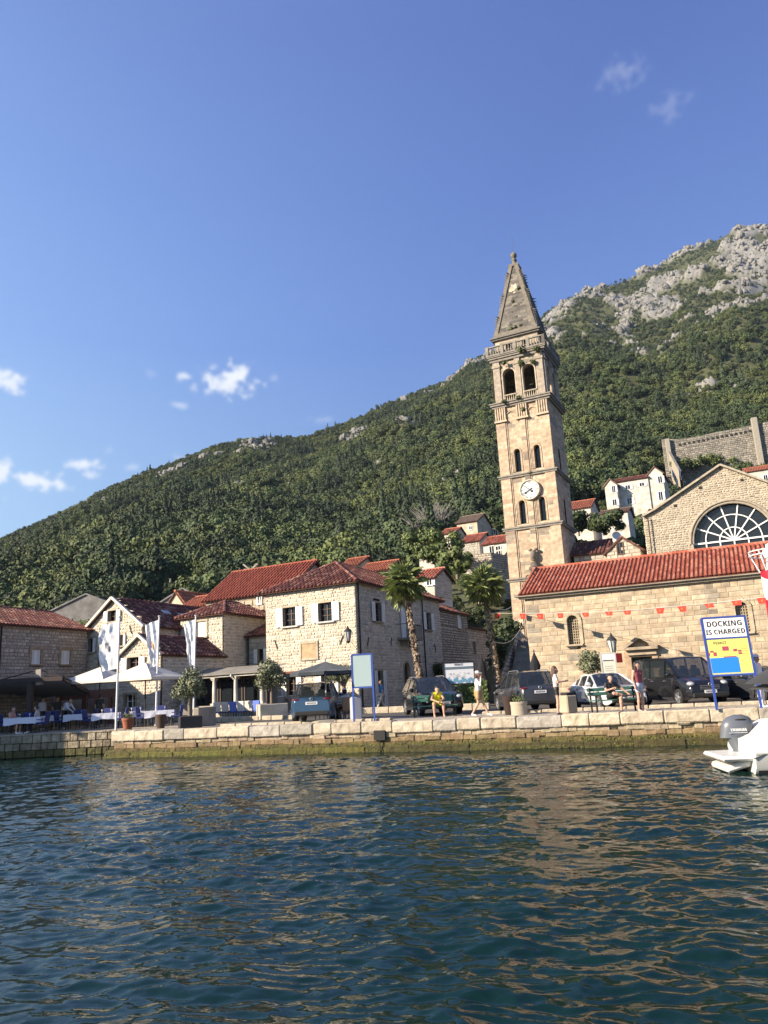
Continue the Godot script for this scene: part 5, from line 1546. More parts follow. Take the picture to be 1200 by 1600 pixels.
	band(t, at_y(c0, y), ux, iz, W, [[0.0, 0.3, 0.12], [0.3, 0.2, 0.26], [0.5, 0.14, 0.36], [0.64, 0.1, 0.42]], Color(0.28, 0.265, 0.24))
	# gallery balustrade and the drum behind it
	y = 37.2
	var g0 := at_y(o, y) - ux * 0.24 + n * 0.24; var g1 := at_y(c0, y) + ux * 0.24 + n * 0.24; var g2 := at_y(c0 + iz * W, y) + ux * 0.24 + iz * 0.24
	for s in [[g0, g1], [g1, g2]]:
		var bb := MB.new(); bb.col = Color(0.29, 0.275, 0.25)
		balusters(bb, s[0], s[1], 22, 1.05)
		for f in [0.0, 0.27, 0.5, 0.73, 1.0]: bb.obox(Transform3D(Basis(ux, UP, n), s[0].lerp(s[1], f) + UP * 0.52), Vector3(0.34, 1.06, 0.34))
		part(t, "gallery_balustrade", bb, M.smooth_stone)
	var di := 0.5
	var do_ := at_y(o, y) + ux * di + iz * di; var dc := at_y(c0, y) - ux * di + iz * di; var dw := W - di * 2
	var dh := 2.05
	var dq := [[1.2, 0.75, 1.75, 1.4, true], [3.05, 0.75, 3.6, 1.4, true]]
	stone_wall(t, do_, ux, dw, dh, dq, gs); stone_wall(t, dc, iz, dw, dh, [], ss)
	for q in dq: window(t, do_, ux, q, {"arch": true, "deep": 0.3, "surround": 0.1, "stone": Color(0.45, 0.37, 0.28), "frame": Color(0.03, 0.025, 0.02), "bars": [1, 1], "sill": false})
	closed_box(t, [at_y(do_, 0), at_y(dc, 0), at_y(dc + iz * dw, 0), at_y(do_ + iz * dw, 0)], y, y + dh, [0, 1], Color(0.57, 0.51, 0.415))
	y = 39.1
	band(t, at_y(c0, y) - ux * 0.35 + iz * 0.35, ux, iz, W - 0.7, [[0.0, 0.18, 0.12], [0.18, 0.14, 0.26]], Color(0.2, 0.195, 0.18))
	# spire: four sloping faces with raised edges
	y = 39.42
	var sh := 9.2
	var sw := 4.95; var stp := 0.95
	var ctr := at_y(c0 - ux * W * 0.5 + iz * W * 0.5, y)
	var dark := [Color(0.13, 0.127, 0.118), Color(0.17, 0.163, 0.15), Color(0.1, 0.097, 0.09), Color(0.24, 0.225, 0.2)]
	for k in 4:
		var ax: Vector3 = [ux, iz, -ux, -iz][k]; var ou: Vector3 = [n, ux, iz, -ux][k]
		var a: Vector3 = ctr + ou * sw * 0.5 - ax * sw * 0.5
		var up := (ctr + UP * sh + ou * stp * 0.5) - (ctr + ou * sw * 0.5)
		var sl := up.length()
		var uy := up.normalized()
		var tp := [Vector2(0, 0), Vector2((sw - stp) * 0.5, sl), Vector2((sw + stp) * 0.5, sl), Vector2(sw, 0)]
		stone_wall(t, a, ax, sw, sl, [], {"ch": 0.3, "sw": 0.6, "pal": dark, "mortar": Color(0.14, 0.13, 0.11), "gap": 0.015, "proud": 0.01, "bevel": 0.01, "top": tp, "mat": M.smooth_stone}, uy)
		if k < 2:
			var em := MB.new(); em.col = Color(0.2, 0.185, 0.16)
			var nn := ax.cross(uy)
			var p0 := a + ax * 0.22; var p1 := a + ax * ((sw - stp) * 0.5 + 0.14) + uy * sl; var p2 := a + ax * (sw - 0.22); var p3 := a + ax * ((sw + stp) * 0.5 - 0.14) + uy * sl
			em.beam(p0 + nn * 0.05, p1 + nn * 0.05, 0.42, 0.16, nn); em.beam(p2 + nn * 0.05, p3 + nn * 0.05, 0.42, 0.16, nn)
			em.beam(a + uy * 0.28 + nn * 0.048, a + ax * sw + uy * 0.28 + nn * 0.048, 0.5, 0.16, nn)
			part(t, "spire_rib", em, M.smooth_stone)
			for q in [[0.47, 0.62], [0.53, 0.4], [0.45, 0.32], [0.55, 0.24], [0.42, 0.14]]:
				var hm := MB.new(); hm.col = Color(0.012, 0.012, 0.01)  # near-black block on the sloping face, coloured as the dark of a hole
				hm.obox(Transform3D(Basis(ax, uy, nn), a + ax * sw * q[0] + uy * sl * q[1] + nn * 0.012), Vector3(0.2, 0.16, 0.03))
				part(t, "spire_shade_block", hm, M.flat)
	# pale patch where the render has fallen off
	var wpm := MB.new(); wpm.col = Color(0.6, 0.54, 0.44)
	var up0 := ((ctr + UP * sh + n * stp * 0.5) - (ctr + n * sw * 0.5))
	var pc := ctr + n * sw * 0.5 + up0 * 0.66 - ux * 0.15
	var un := up0.normalized(); var pn := ux.cross(un)
	for k in 14:
		var b := pc + ux * rng.randf_range(-0.32, 0.32) + un * rng.randf_range(-0.55, 0.5)
		wpm.obox(Transform3D(Basis(ux, un, pn).rotated(pn, rng.randf() * 0.8), b + pn * 0.012), Vector3(rng.randf_range(0.15, 0.4), rng.randf_range(0.15, 0.4), 0.03 + k * 0.0006))
	part(t, "bare_patch", wpm, M.smooth_stone)
	y = 39.42 + sh
	band(t, at_y(ctr, y) + ux * stp * 0.5 + n * stp * 0.5, ux, iz, stp, [[0.0, 0.2, 0.14], [0.2, 0.14, 0.05]], Color(0.2, 0.185, 0.16))
	var fm2 := MB.new(); fm2.col = Color(0.2, 0.185, 0.16)
	fm2.lathe(Transform3D(Basis(), at_y(ctr, y + 0.3)), [Vector2(0.42, 0), Vector2(0.26, 0.3), Vector2(0.2, 0.55), Vector2(0.34, 0.62), Vector2(0.34, 0.72), Vector2(0.18, 0.82), Vector2(0.22, 0.95), Vector2(0.36, 1.15), Vector2(0.38, 1.35), Vector2(0.26, 1.58), Vector2(0.02, 1.68)], 12)
	part(t, "finial", fm2, M.smooth_stone)
	var mm := MB.new(); mm.col = Color(0.06, 0.06, 0.06)
	mm.tube([at_y(ctr, y + 1.9), at_y(ctr, y + 4.3)], [0.03, 0.015], 5)
	part(t, "lightning_rod", mm, M.metal)
	# clock
	var ck := loc(at_y(o, 0), ux, 829, 766)
	var cc := at_y(o, 0) + ux * ck.x + UP * ck.y + n * 0.14
	var R := 1.1
	var cd := Transform3D(Basis(ux, n, -UP), cc)
	var cm := MB.new(); cm.col = Color(0.62, 0.57, 0.48)
	cm.lathe(cd, [Vector2(R, -0.1), Vector2(R, 0.2), Vector2(R - 0.12, 0.24), Vector2(R - 0.14, 0.16)], 40)
	var clock := part(t, "clock", cm, M.smooth_stone)
	var dm := MB.new(); dm.col = Color(0.62, 0.62, 0.58)
	dm.lathe(cd, [Vector2(R - 0.12, 0.14), Vector2(0.01, 0.141)], 40)
	part(clock, "dial", dm, M.flat)
	var dm2 := MB.new(); dm2.col = Color(0.5, 0.53, 0.54)
	dm2.lathe(cd, [Vector2(R * 0.62, 0.147), Vector2(0.01, 0.148)], 32)
	part(clock, "inner_dial", dm2, M.flat)
	mat("ink", Color(0.03, 0.028, 0.026), 0.7)
	var num := ["XII", "I", "II", "III", "IIII", "V", "VI", "VII", "VIII", "IX", "X", "XI"]
	for k in 12:
		var an := TAU * k / 12.0
		var rd := ux * sin(an) + UP * cos(an)
		text(clock, "numeral", num[k], cc + rd * R * 0.74 + n * 0.16, ux * cos(an) - UP * sin(an), rd, 0.2, M.ink)
	var hm := MB.new(); hm.col = Color(0.03, 0.035, 0.04)
	var mn := (-ux * 0.75 + UP * 0.66); var hr := (-ux * 0.87 - UP * 0.5)
	hm.beam(cc - mn * 0.3 + n * 0.2, cc + mn * 0.88 + n * 0.2, 0.06, 0.03, n); hm.beam(cc - hr * 0.3 + n * 0.18, cc + hr * 0.6 + n * 0.18, 0.1, 0.03, n)
	hm.obox(Transform3D(Basis(ux, UP, n), cc - mn * 0.25 + n * 0.2), Vector3(0.2, 0.2, 0.03)); hm.obox(Transform3D(Basis(ux, UP, n), cc + hr * 0.55 + n * 0.18), Vector3(0.2, 0.2, 0.03))
	part(clock, "hands", hm, M.flat)
	# carved coat of arms on a corbel, standing out of the wall
	var kk := loc(at_y(o, 0), ux, 836, 872)
	var kc := at_y(o, 0) + ux * kk.x + UP * kk.y + n * 0.45
	var sm := MB.new(); sm.col = Color(0.13, 0.12, 0.105)
	sm.lathe(Transform3D(Basis(), kc - UP * 2.2), [Vector2(0.05, 0), Vector2(0.3, 0.15), Vector2(0.5, 0.55), Vector2(0.42, 0.75), Vector2(0.62, 1.0), Vector2(0.6, 1.2), Vector2(0.42, 1.35), Vector2(0.4, 1.6), Vector2(0.3, 1.75)], 10)
	var sc := part(t, "carved_corbel", sm, M.smooth_stone)
	var s2 := MB.new(); s2.col = Color(0.27, 0.24, 0.2)
	s2.ball(kc + UP * 0.2, Vector3(0.42, 0.6, 0.2), 12, 8)
	s2.ball(kc + UP * 0.82 - ux * 0.3, Vector3(0.22, 0.16, 0.18), 8, 6); s2.ball(kc + UP * 0.82 + ux * 0.28, Vector3(0.22, 0.16, 0.18), 8, 6)
	s2.ball(kc + UP * 0.3 + n * 0.22, Vector3(0.3, 0.4, 0.16), 8, 6)
	part(sc, "coat_of_arms", s2, M.smooth_stone)
	# plants that grow on the ledges
	for q in [[o + ux * 3.6 + n * 0.6, 37.0, 0.55], [o + ux * 5.3 + n * 0.5, 36.7, 0.45], [o + ux * 3.4 + n * 0.3, 35.6, 0.5], [o + ux * 4.7 + n * 0.3, 35.4, 0.4], [o + ux * 1.2 + n * 0.6, 31.6, 0.35], [o + ux * 2.9 + n * 0.55, 31.7, 0.35], [o + ux * 3.2 + n * 0.2, 30.4, 0.35], [o + ux * 1.6 + n * 0.4, 36.0, 0.4], [o + ux * 3.2 + n * 0.2, 23.4, 0.3]]:
		leaf_tuft(t, at_y(q[0], q[1]), q[2])
	for q in [[0.5, 0.09, 0.32], [0.42, 0.08, 0.35], [0.63, 0.1, 0.26], [0.62, 0.64, 0.34], [0.46, 0.47, 0.28]]:
		var b = ctr - ux * sw * 0.5 + n * sw * 0.5 + ux * sw * q[0] + up0 * q[1]
		leaf_tuft(t, b, q[2])

func leaf_tuft(t: Node3D, p: Vector3, s: float) -> void:
	var mb := MB.new()
	for k in 60:
		var d := Vector3(rng.randfn(), rng.randfn(), rng.randfn()).normalized()
		leaf_face(mb, rng, p + d * s * rng.randf_range(0.3, 1.0) * Vector3(1, 0.8, 0.8), d, s * 0.3)
	for i in mb.c.size(): mb.c[i] = Color(0.07, 0.09, 0.025) * mb.c[i]
	part(t, "ledge_plant", mb, M.wood_leaf)
func belfry_arch(t: Node3D, o: Vector3, ux: Vector3, q: Array, c: Color) -> void:
	var n := ux.cross(UP)
	var mb := MB.new(); mb.col = c
	var cx: float = (q[0] + q[2]) * 0.5; var r: float = (q[2] - q[0]) * 0.5; var ys: float = q[3] - r
	var pts := [o + ux * (q[0] - 0.03) + UP * q[1] + n * 0.05]; var rr := [0.1]
	for k in 13: pts.append(o + ux * (cx - cos(PI * k / 12) * (r + 0.03)) + UP * (ys + sin(PI * k / 12) * (r + 0.03)) + n * 0.05); rr.append(0.1)
	pts.append(o + ux * (q[2] + 0.03) + UP * q[1] + n * 0.05); rr.append(0.1)
	mb.tube(pts, rr, 6)
	for k in pts.size() - 1: mb.quad(pts[k], pts[k + 1], pts[k + 1] - n * 0.7, pts[k] - n * 0.7)
	part(t, "belfry_arch", mb, M.smooth_stone)
func balusters(mb: MB, a: Vector3, b: Vector3, k: int, h: float) -> void:
	var d := (b - a).normalized()
	mb.beam(a + UP * 0.05, b + UP * 0.05, 0.22, 0.12); mb.beam(a + UP * (h - 0.06), b + UP * (h - 0.06), 0.24, 0.13)
	for i in k:
		var p := a.lerp(b, (i + 0.5) / k) + UP * 0.1
		mb.lathe(Transform3D(Basis(), p), [Vector2(0.05, 0), Vector2(0.09, (h - 0.2) * 0.3), Vector2(0.04, (h - 0.2) * 0.7), Vector2(0.06, h - 0.2)], 6)
# a moulding that runs round the four sides of a square tower: [height, thickness, projection]
func band(t: Node3D, c0: Vector3, ux: Vector3, iz: Vector3, w: float, steps: Array, c: Color) -> void:
	var mb := MB.new(); mb.col = c
	var m := c0 - ux * w * 0.5 + iz * w * 0.5
	for q in steps: mb.obox(Transform3D(Basis(ux, UP, -iz), at_y(m, c0.y + q[0] + q[1] * 0.5)), Vector3(w + q[2] * 2, q[1], w + q[2] * 2))
	part(t, "cornice", mb, M.smooth_stone)

# ---------------------------------------------------------------- trees and plants
func fan_frond(sd: int) -> ArrayMesh:
	# petiole along +x, then a fan of folded blades
	var mb := MB.new()
	var r := RandomNumberGenerator.new(); r.seed = sd
	mb.col = Color(0.12, 0.13, 0.04)
	mb.tube([Vector3.ZERO, Vector3(0.3, 0.05, 0), Vector3(0.6, 0.03, 0)], [0.022, 0.016, 0.012], 5, false)
	var hub := Vector3(0.58, 0.03, 0)
	for k in 17:
		var a := lerpf(-1.75, 1.75, k / 16.0) + r.randf_range(-0.05, 0.05)
		var l := 0.7 * (1.0 - 0.1 * absf(a)) * r.randf_range(0.85, 1.05)
		var d := Vector3(cos(a), 0, sin(a)); var s := Vector3(-sin(a), 0, cos(a))
		var g := r.randf_range(0.8, 1.2)
		mb.col = Color(0.23 * g, 0.27 * g, 0.095 * g)
		var m := hub + d * l * 0.55 + UP * 0.03; var e := hub + d * l + UP * (-0.1 - 0.12 * r.randf())
		for w in [-1.0, 1.0]:
			mb.quad(hub, m + s * 0.026 * w - UP * 0.012, e, m + UP * 0.012)
	return mb.mesh()

func palm(base: Vector3, top: Vector3, sc: float, label: String, sd: int) -> void:
	rng.seed = sd
	var t := thing("fan_palm", label, "palm tree", base, "fan palms on the square")
	var trunk := MB.new()
	var n := 34
	var pts := []; var rr := []
	for k in n + 1:
		var f := float(k) / n
		pts.append(base.lerp(top, f) + (top - base).cross(UP).normalized() * sin(f * PI) * 0.05)
		rr.append(lerpf(0.2, 0.12, f) * (1.0 + 0.06 * sin(k * 2.4)))
	trunk.col = Color(0.17, 0.125, 0.085)
	trunk.tube(pts, rr, 10)
	var tk := part(t, "trunk", trunk, M.bark)
	var st := MB.new()
	for k in 300:
		var f := rng.randf()
		var a := rng.randf() * TAU
		var c := base.lerp(top, f); var rad := lerpf(0.21, 0.13, f)
		var d := Vector3(cos(a), 0, sin(a))
		var g := rng.randf_range(0.6, 1.3)
		st.col = Color(0.3 * g, 0.24 * g, 0.17 * g) if rng.randf() < 0.55 else Color(0.08 * g, 0.055 * g, 0.04 * g)
		st.obox(Transform3D(Basis(Vector3(-d.z, 0, d.x), UP, d).rotated(Vector3(-d.z, 0, d.x), 0.5), c + d * rad), Vector3(0.09, 0.13, 0.05))
	part(tk, "leaf_stubs", st, M.bark, true)
	var fm := [fan_frond(sd), fan_frond(sd + 1)]
	for k in 50:
		var f := MeshInstance3D.new()
		f.name = "frond"
		t.add_child(f, true)
		f.mesh = fm[k % 2]
		f.material_override = M.leaf
		var up := lerpf(1.45, -0.95, pow(k / 49.0, 0.95)) + rng.randf_range(-0.12, 0.12)
		var yaw := k * 2.399 + rng.randf_range(-0.2, 0.2)
		var b := Basis(UP, yaw) * Basis(Vector3(0, 0, 1), up) * Basis(Vector3(1, 0, 0), rng.randf_range(-0.5, 0.5))
		f.transform = Transform3D(b.scaled(Vector3.ONE * sc * rng.randf_range(0.9, 1.12)), top - base + UP * rng.randf_range(0.0, 0.25))
	# dry leaves that hang under the crown
	var dry := MB.new()
	for k in 260:
		var a := rng.randf() * TAU
		var d := Vector3(cos(a), 0, sin(a)); var s := Vector3(-d.z, 0, d.x)
		var p := top + d * rng.randf_range(0.15, 0.5) * sc - UP * rng.randf_range(0.0, 0.25)
		var e := p + d * rng.randf_range(0.05, 0.35) * sc - UP * rng.randf_range(0.35, 0.8) * sc
		var g := rng.randf_range(0.6, 1.2)
		dry.col = Color(0.22 * g, 0.19 * g, 0.09 * g)
		dry.tri(p - s * 0.03, p + s * 0.03, e)
	part(t, "dry_leaves", dry, M.leaf, true)

# a tree of limbs and many small leaves; lobes: [offset, radius]
func leafy(called: String, label: String, category: String, base: Vector3, trunk_h: float, trunk_r: float, lobes: Array, leaves: int, leaf: float, cols: Array, group := "") -> Node3D:
	var t := thing(called, label, category, base, group)
	if trunk_h > 0.0:
		var tr := MB.new(); tr.col = Color(0.16, 0.13, 0.1)
		var p1 := base + Vector3(rng.randf_range(-0.06, 0.06), trunk_h * 0.5, 0.04); var p2 := base + UP * trunk_h
		tr.tube([base, p1, p2], [trunk_r, trunk_r * 0.8, trunk_r * 0.65], 8)
		for l in lobes: tr.tube([p2 - UP * 0.05, (p2 + base + l[0]) * 0.5 + UP * 0.1, base + l[0]], [trunk_r * 0.5, trunk_r * 0.3, trunk_r * 0.12], 5)
		part(t, "trunk", tr, M.bark)
	var mb := MB.new()
	var tot := 0.0
	for l in lobes: tot += l[1] * l[1]
	for l in lobes:
		for k in int(leaves * l[1] * l[1] / tot):
			var n := Vector3(rng.randfn(), rng.randfn(), rng.randfn()).normalized()
			var p: Vector3 = base + l[0] + n * l[1] * pow(rng.randf(), 0.45) * Vector3(1, 0.85, 1)
			leaf_face(mb, rng, p, n, leaf * rng.randf_range(0.7, 1.3))
	var c := PackedColorArray()
	for i in range(0, mb.c.size(), 6):
		var q: Color = cols[rng.randi() % cols.size()]
		for k in 6: c.append(Color(q.r * mb.c[i].r, q.g * mb.c[i].r, q.b * mb.c[i].r))
	mb.c = c
	part(t, "crown" if trunk_h > 0.0 else "foliage", mb, M.leaf)
	return t

func lobes_of(n: int, w: float, y0: float, y1: float, r0: float, r1: float) -> Array:
	var l := []
	for k in n:
		var a := k * 2.399 + rng.randf() * 0.8
		l.append([Vector3(cos(a) * w * sqrt(float(k) / n), rng.randf_range(y0, y1), sin(a) * w * sqrt(float(k) / n)), rng.randf_range(r0, r1)])
	return l

var OLIVE := [Color(0.15, 0.16, 0.09), Color(0.11, 0.125, 0.06), Color(0.19, 0.2, 0.13), Color(0.085, 0.1, 0.045)]
var BUSH := [Color(0.085, 0.12, 0.03), Color(0.05, 0.08, 0.02), Color(0.14, 0.16, 0.05), Color(0.06, 0.09, 0.025)]
var DARKTREE := [Color(0.035, 0.055, 0.016), Color(0.055, 0.08, 0.02), Color(0.028, 0.045, 0.014)]
var YELLOWBUSH := [Color(0.2, 0.2, 0.06), Color(0.14, 0.15, 0.05), Color(0.24, 0.22, 0.09)]

func build_plants() -> void:
	palm(px(662, 1096, 44), px(633, 915, 44), 1.2, "taller fan palm leaning over the black car, beside the big house", 61)
	palm(px(782, 1092, 46), px(757, 921, 46), 1.15, "fan palm holding the red bunting, beside the church", 71)
	rng.seed = 66
	# olive trees in pots
	var o1 := gnd(297, 1138); var o2 := at_y(px(425, 1110, 42.0), Q); var o3 := gnd(539, 1116)
	leafy("olive_tree", "round olive tree in a black square tub near the flagpoles", "olive tree", o1 + UP * 0.5, 0.95, 0.11, lobes_of(9, 0.5, 1.0, 1.75, 0.32, 0.5), 3000, 0.05, OLIVE, "potted olive trees")
	leafy("olive_tree", "olive tree in a pale box at the end of the arcade", "olive tree", o2 + UP * 0.7, 1.0, 0.1, lobes_of(9, 0.65, 1.1, 2.1, 0.4, 0.62), 3200, 0.06, OLIVE, "potted olive trees")
	leafy("olive_tree", "old olive tree between the dark parasol and the blue sign frame", "olive tree", o3, 1.5, 0.16, lobes_of(10, 0.75, 1.9, 2.6, 0.3, 0.5), 2600, 0.055, OLIVE, "potted olive trees")
	leafy("olive_bush", "dense grey green olive bush by the church wall behind the silver car", "bush", px(928, 1073, 38), 0.9, 0.07, lobes_of(9, 0.6, 0.85, 1.5, 0.32, 0.45), 3200, 0.05, OLIVE)
	planter(o1, Vector3(0.95, 0.52, 0.8), Color(0.012, 0.013, 0.016), "black square tub holding the round olive tree", "plant tub")
	planter(o2, Vector3(1.5, 0.78, 1.1), Color(0.55, 0.52, 0.47), "pale plastered planter box at the end of the arcade", "planter")
	# big tree and shrubs on the slope between the houses
	for q in [[692, 896, 92, 4.6, 2.6, "dense dark tree below the hillside houses"], [668, 880, 98, 4.0, 2.6, "green leafy tree left of the dark tree on the slope"], [715, 905, 88, 3.2, 2.0, "smaller dark tree above the dormer house"]]:
		var b := px(q[0], q[1], q[2])
		leafy("slope_tree", q[5], "tree", b, q[3] * 0.45, 0.2, lobes_of(12, q[4], q[3] * 0.35, q[3] * 0.95, q[4] * 0.3, q[4] * 0.5), 3600, 0.17, BUSH)
	for q in [[905, 838, 104, 3.0, 2.4, "dark fig tree between the tower and the red roofed white house"], [950, 832, 100, 2.4, 2.2, "dark bushy tree below the small white house"], [895, 868, 96, 3.0, 1.8, "dark shrub tree against the shaded side of the tower"], [1085, 786, 92, 2.0, 1.6, "low bush beside the white villa"], [985, 868, 90, 1.6, 1.4, "low shrub at the dish aerial"]]:
		leafy("slope_tree", q[5], "tree", px(q[0], q[1], q[2]), q[3] * 0.4, 0.15, lobes_of(9, q[4], q[3] * 0.3, q[3] * 0.9, q[4] * 0.35, q[4] * 0.55), 2600, 0.2, DARKTREE)
	for k in 6:
		leafy("fort_shrub", "green shrub growing against the foot of the ruined fort", "shrub", px(1064 + k * 26, 730 - k * 2, 200), 0.0, 0.0, lobes_of(6, 2.0, -0.5, 2.2, 0.9, 1.6), 900, 0.26, BUSH, "shrubs below the fort")
	# bare grey trees on the slope
	for q in [[668, 812, 150, 11.0, "bare grey tree standing above the hillside houses"], [648, 822, 146, 9.0, "second bare grey tree beside the taller one"], [690, 815, 155, 10.0, "bare grey tree nearest the hillside houses"]]:
		var b := px(q[0], q[1], q[2])
		b.y = land(b.x, b.z)
		var t := thing("bare_tree", q[4], "tree", b)
		var m := MB.new(); m.col = Color(0.26, 0.24, 0.21)
		m.tube([b, b + UP * q[3] * 0.4], [0.22, 0.15], 6)
		part(t, "trunk", m, M.bark)
		var tw := MB.new(); tw.col = Color(0.28, 0.26, 0.23)
		for k in 90:
			var s = b + UP * q[3] * rng.randf_range(0.25, 0.6)
			var a := rng.randf() * TAU
			var d := Vector3(cos(a), rng.randf_range(0.6, 1.6), sin(a)).normalized()
			var e: Vector3 = s + d * q[3] * rng.randf_range(0.2, 0.5)
			tw.tube([s, s.lerp(e, 0.5) + Vector3(rng.randf_range(-0.3, 0.3), 0.2, 0), e], [0.07, 0.045, 0.015], 4, false)
		part(t, "twigs", tw, M.bark, true)
	# hedge
	var h0 := gnd(700, 1106); var h1 := gnd(762, 1103)
	var h := thing("hedge", "clipped green hedge below the town map board", "hedge", h0)
	var hm := MB.new()
	for k in 5200:
		var f := rng.randf(); var y := rng.randf_range(0.1, 1.5)
		var p := h0.lerp(h1, f) + Vector3(0, y + 0.06 * sin(f * 30.0), rng.randf_range(-0.5, 0.5))
		var g := rng.randf_range(0.5, 1.3)
		var st := hm.c.size()
		leaf_face(hm, rng, p, Vector3(0, 0.4, 1), 0.06)
		for i in range(st, hm.c.size()): hm.c[i] = Color(0.09 * g, 0.135 * g, 0.03 * g)
	part(h, "foliage", hm, M.leaf)
	# row of yellowish shrubs at the terrace edge, each in a low trough
	for q in [[199, 1118, 0.55, DARKTREE], [213, 1122, 0.45, YELLOWBUSH], [234, 1121, 0.5, YELLOWBUSH], [256, 1121, 0.5, YELLOWBUSH], [279, 1121, 0.5, YELLOWBUSH], [322, 1122, 0.55, BUSH], [296, 1122, 0.4, YELLOWBUSH]]:
		var b := gnd(q[0], q[1])
		leafy("terrace_shrub", "clipped shrub between the parasols and the arcade", "shrub", b, 0.0, 0.0, [[Vector3(0, 0.95, 0), q[2] * 1.1], [Vector3(0.2, 0.6, 0.1), q[2]], [Vector3(-0.2, 0.5, 0), q[2]]], 1100, 0.05, q[3], "shrubs on the terrace")
	# ivy by the stairs
	leafy("stair_shrub", "dark shrub in the gap between the palms and the church corner", "shrub", px(792, 1040, 58), 0.0, 0.0, lobes_of(8, 1.2, 0.0, 3.4, 0.5, 0.9), 1800, 0.13, DARKTREE)
	leafy("house_shrub", "dark bush against the shaded side of the big house", "shrub", gnd(687, 1100) + Vector3(0.4, 1.0, -4), 0.0, 0.0, lobes_of(6, 0.9, 0.2, 1.7, 0.5, 0.8), 1500, 0.09, DARKTREE)

func planter(p: Vector3, s: Vector3, c: Color, label: String, cat: String) -> void:
	var t := thing("planter", label, cat, p)
	var mb := MB.new(); mb.col = c
	mb.bev(Transform3D(Basis(UP, 0.35), p + UP * s.y * 0.5), s, 0.03)
	part(t, "box", mb, M.plaster if c.r > 0.1 else M.flat)
	var e := MB.new(); e.col = Color(0.06, 0.045, 0.03)
	e.obox(Transform3D(Basis(UP, 0.35), p + UP * (s.y - 0.005)), Vector3(s.x * 0.86, 0.03, s.z * 0.86))
	part(t, "soil", e, M.earth)

# ---------------------------------------------------------------- people
# bones: [a, b, ra, rb, colour]; the field of tapered capsules, joined smoothly, is meshed as surface nets
func body_mesh(bones: Array, cell: float, blend: float) -> MB:
	var lo := Vector3(1e9, 1e9, 1e9); var hi := -lo
	for b in bones:
		for e in 2:
			var r: float = b[2 + e] + blend + cell * 2.0
			lo = lo.min(b[e] - Vector3.ONE * r); hi = hi.max(b[e] + Vector3.ONE * r)
	var nx := int((hi.x - lo.x) / cell) + 2; var ny := int((hi.y - lo.y) / cell) + 2; var nz := int((hi.z - lo.z) / cell) + 2
	var f := PackedFloat32Array(); f.resize(nx * ny * nz); f.fill(1.0)
	var raw := PackedFloat32Array(); raw.resize(nx * ny * nz); raw.fill(1.0)
	var who := PackedInt32Array(); who.resize(nx * ny * nz)
	for bi in bones.size():
		var b: Array = bones[bi]
		var A: Vector3 = b[0]; var B: Vector3 = b[1]; var ra: float = b[2]; var rb: float = b[3]
		var m := maxf(ra, rb) + blend + cell * 1.5
		var l := ((A.min(B) - Vector3.ONE * m - lo) / cell).floor(); var u := ((A.max(B) + Vector3.ONE * m - lo) / cell).ceil()
		var ab := B - A; var ll := maxf(ab.length_squared(), 1e-8)
		for z in range(maxi(0, int(l.z)), mini(nz, int(u.z) + 1)):
			for y in range(maxi(0, int(l.y)), mini(ny, int(u.y) + 1)):
				var at := (z * ny + y) * nx
				for x in range(maxi(0, int(l.x)), mini(nx, int(u.x) + 1)):
					var p := lo + Vector3(x, y, z) * cell - A
					var t := clampf(p.dot(ab) / ll, 0, 1)
					var d := (p - ab * t).length() - lerpf(ra, rb, t)
					var i := at + x
					if d < raw[i]: raw[i] = d; who[i] = bi
					var h := clampf(0.5 + 0.5 * (f[i] - d) / blend, 0, 1)
					f[i] = lerpf(f[i], d, h) - blend * h * (1.0 - h)
	var vert := {}
	var pos := PackedVector3Array(); var cols := []
	var mb := MB.new()
	var off := [0, 1, nx, nx + 1, nx * ny, nx * ny + 1, nx * ny + nx, nx * ny + nx + 1]
	for z in nz - 1:
		for y in ny - 1:
			var row := (z * ny + y) * nx
			for x in nx - 1:
				var i := row + x
				if f[i] > cell * 3.0: continue
				var neg := 0
				for o in off:
					if f[i + o] < 0.0: neg += 1
				if neg == 0 or neg == 8: continue
				var s := Vector3(); var c := 0
				for e in [[0, 1], [2, 3], [4, 5], [6, 7], [0, 2], [1, 3], [4, 6], [5, 7], [0, 4], [1, 5], [2, 6], [3, 7]]:
					var a := f[i + off[e[0]]]; var b := f[i + off[e[1]]]
					if (a < 0.0) == (b < 0.0): continue
					var t := a / (a - b)
					s += Vector3(e[0] & 1, (e[0] >> 1) & 1, e[0] >> 2).lerp(Vector3(e[1] & 1, (e[1] >> 1) & 1, e[1] >> 2), t); c += 1
				vert[i] = pos.size()
				pos.append(lo + (Vector3(x, y, z) + s / c) * cell); cols.append(bones[who[i]][4])
	var nrm := PackedVector3Array(); nrm.resize(pos.size())
	var tris := PackedInt32Array()
	for i in vert:
		for ax in 3:
			var st: int = [1, nx, nx * ny][ax]; var s1: int = [nx, nx * ny, 1][ax]; var s2: int = [nx * ny, 1, nx][ax]
			if (f[i] < 0.0) == (f[i + st] < 0.0): continue
			if not (vert.has(i - s1) and vert.has(i - s2) and vert.has(i - s1 - s2)): continue
			var q := [vert[i], vert[i - s1], vert[i - s1 - s2], vert[i - s2]]
			if f[i] < 0.0: q.reverse()
			var k := (pos[q[2]] - pos[q[0]]).cross(pos[q[1]] - pos[q[3]])
			for e in q: nrm[e] += k
			for e in [q[0], q[1], q[2], q[0], q[2], q[3]]: tris.append(e)
	for e in tris:
		mb.v.append(pos[e]); mb.n.append(nrm[e].normalized()); mb.c.append(cols[e])
	return mb

const SKIN := Color(0.46, 0.27, 0.19)
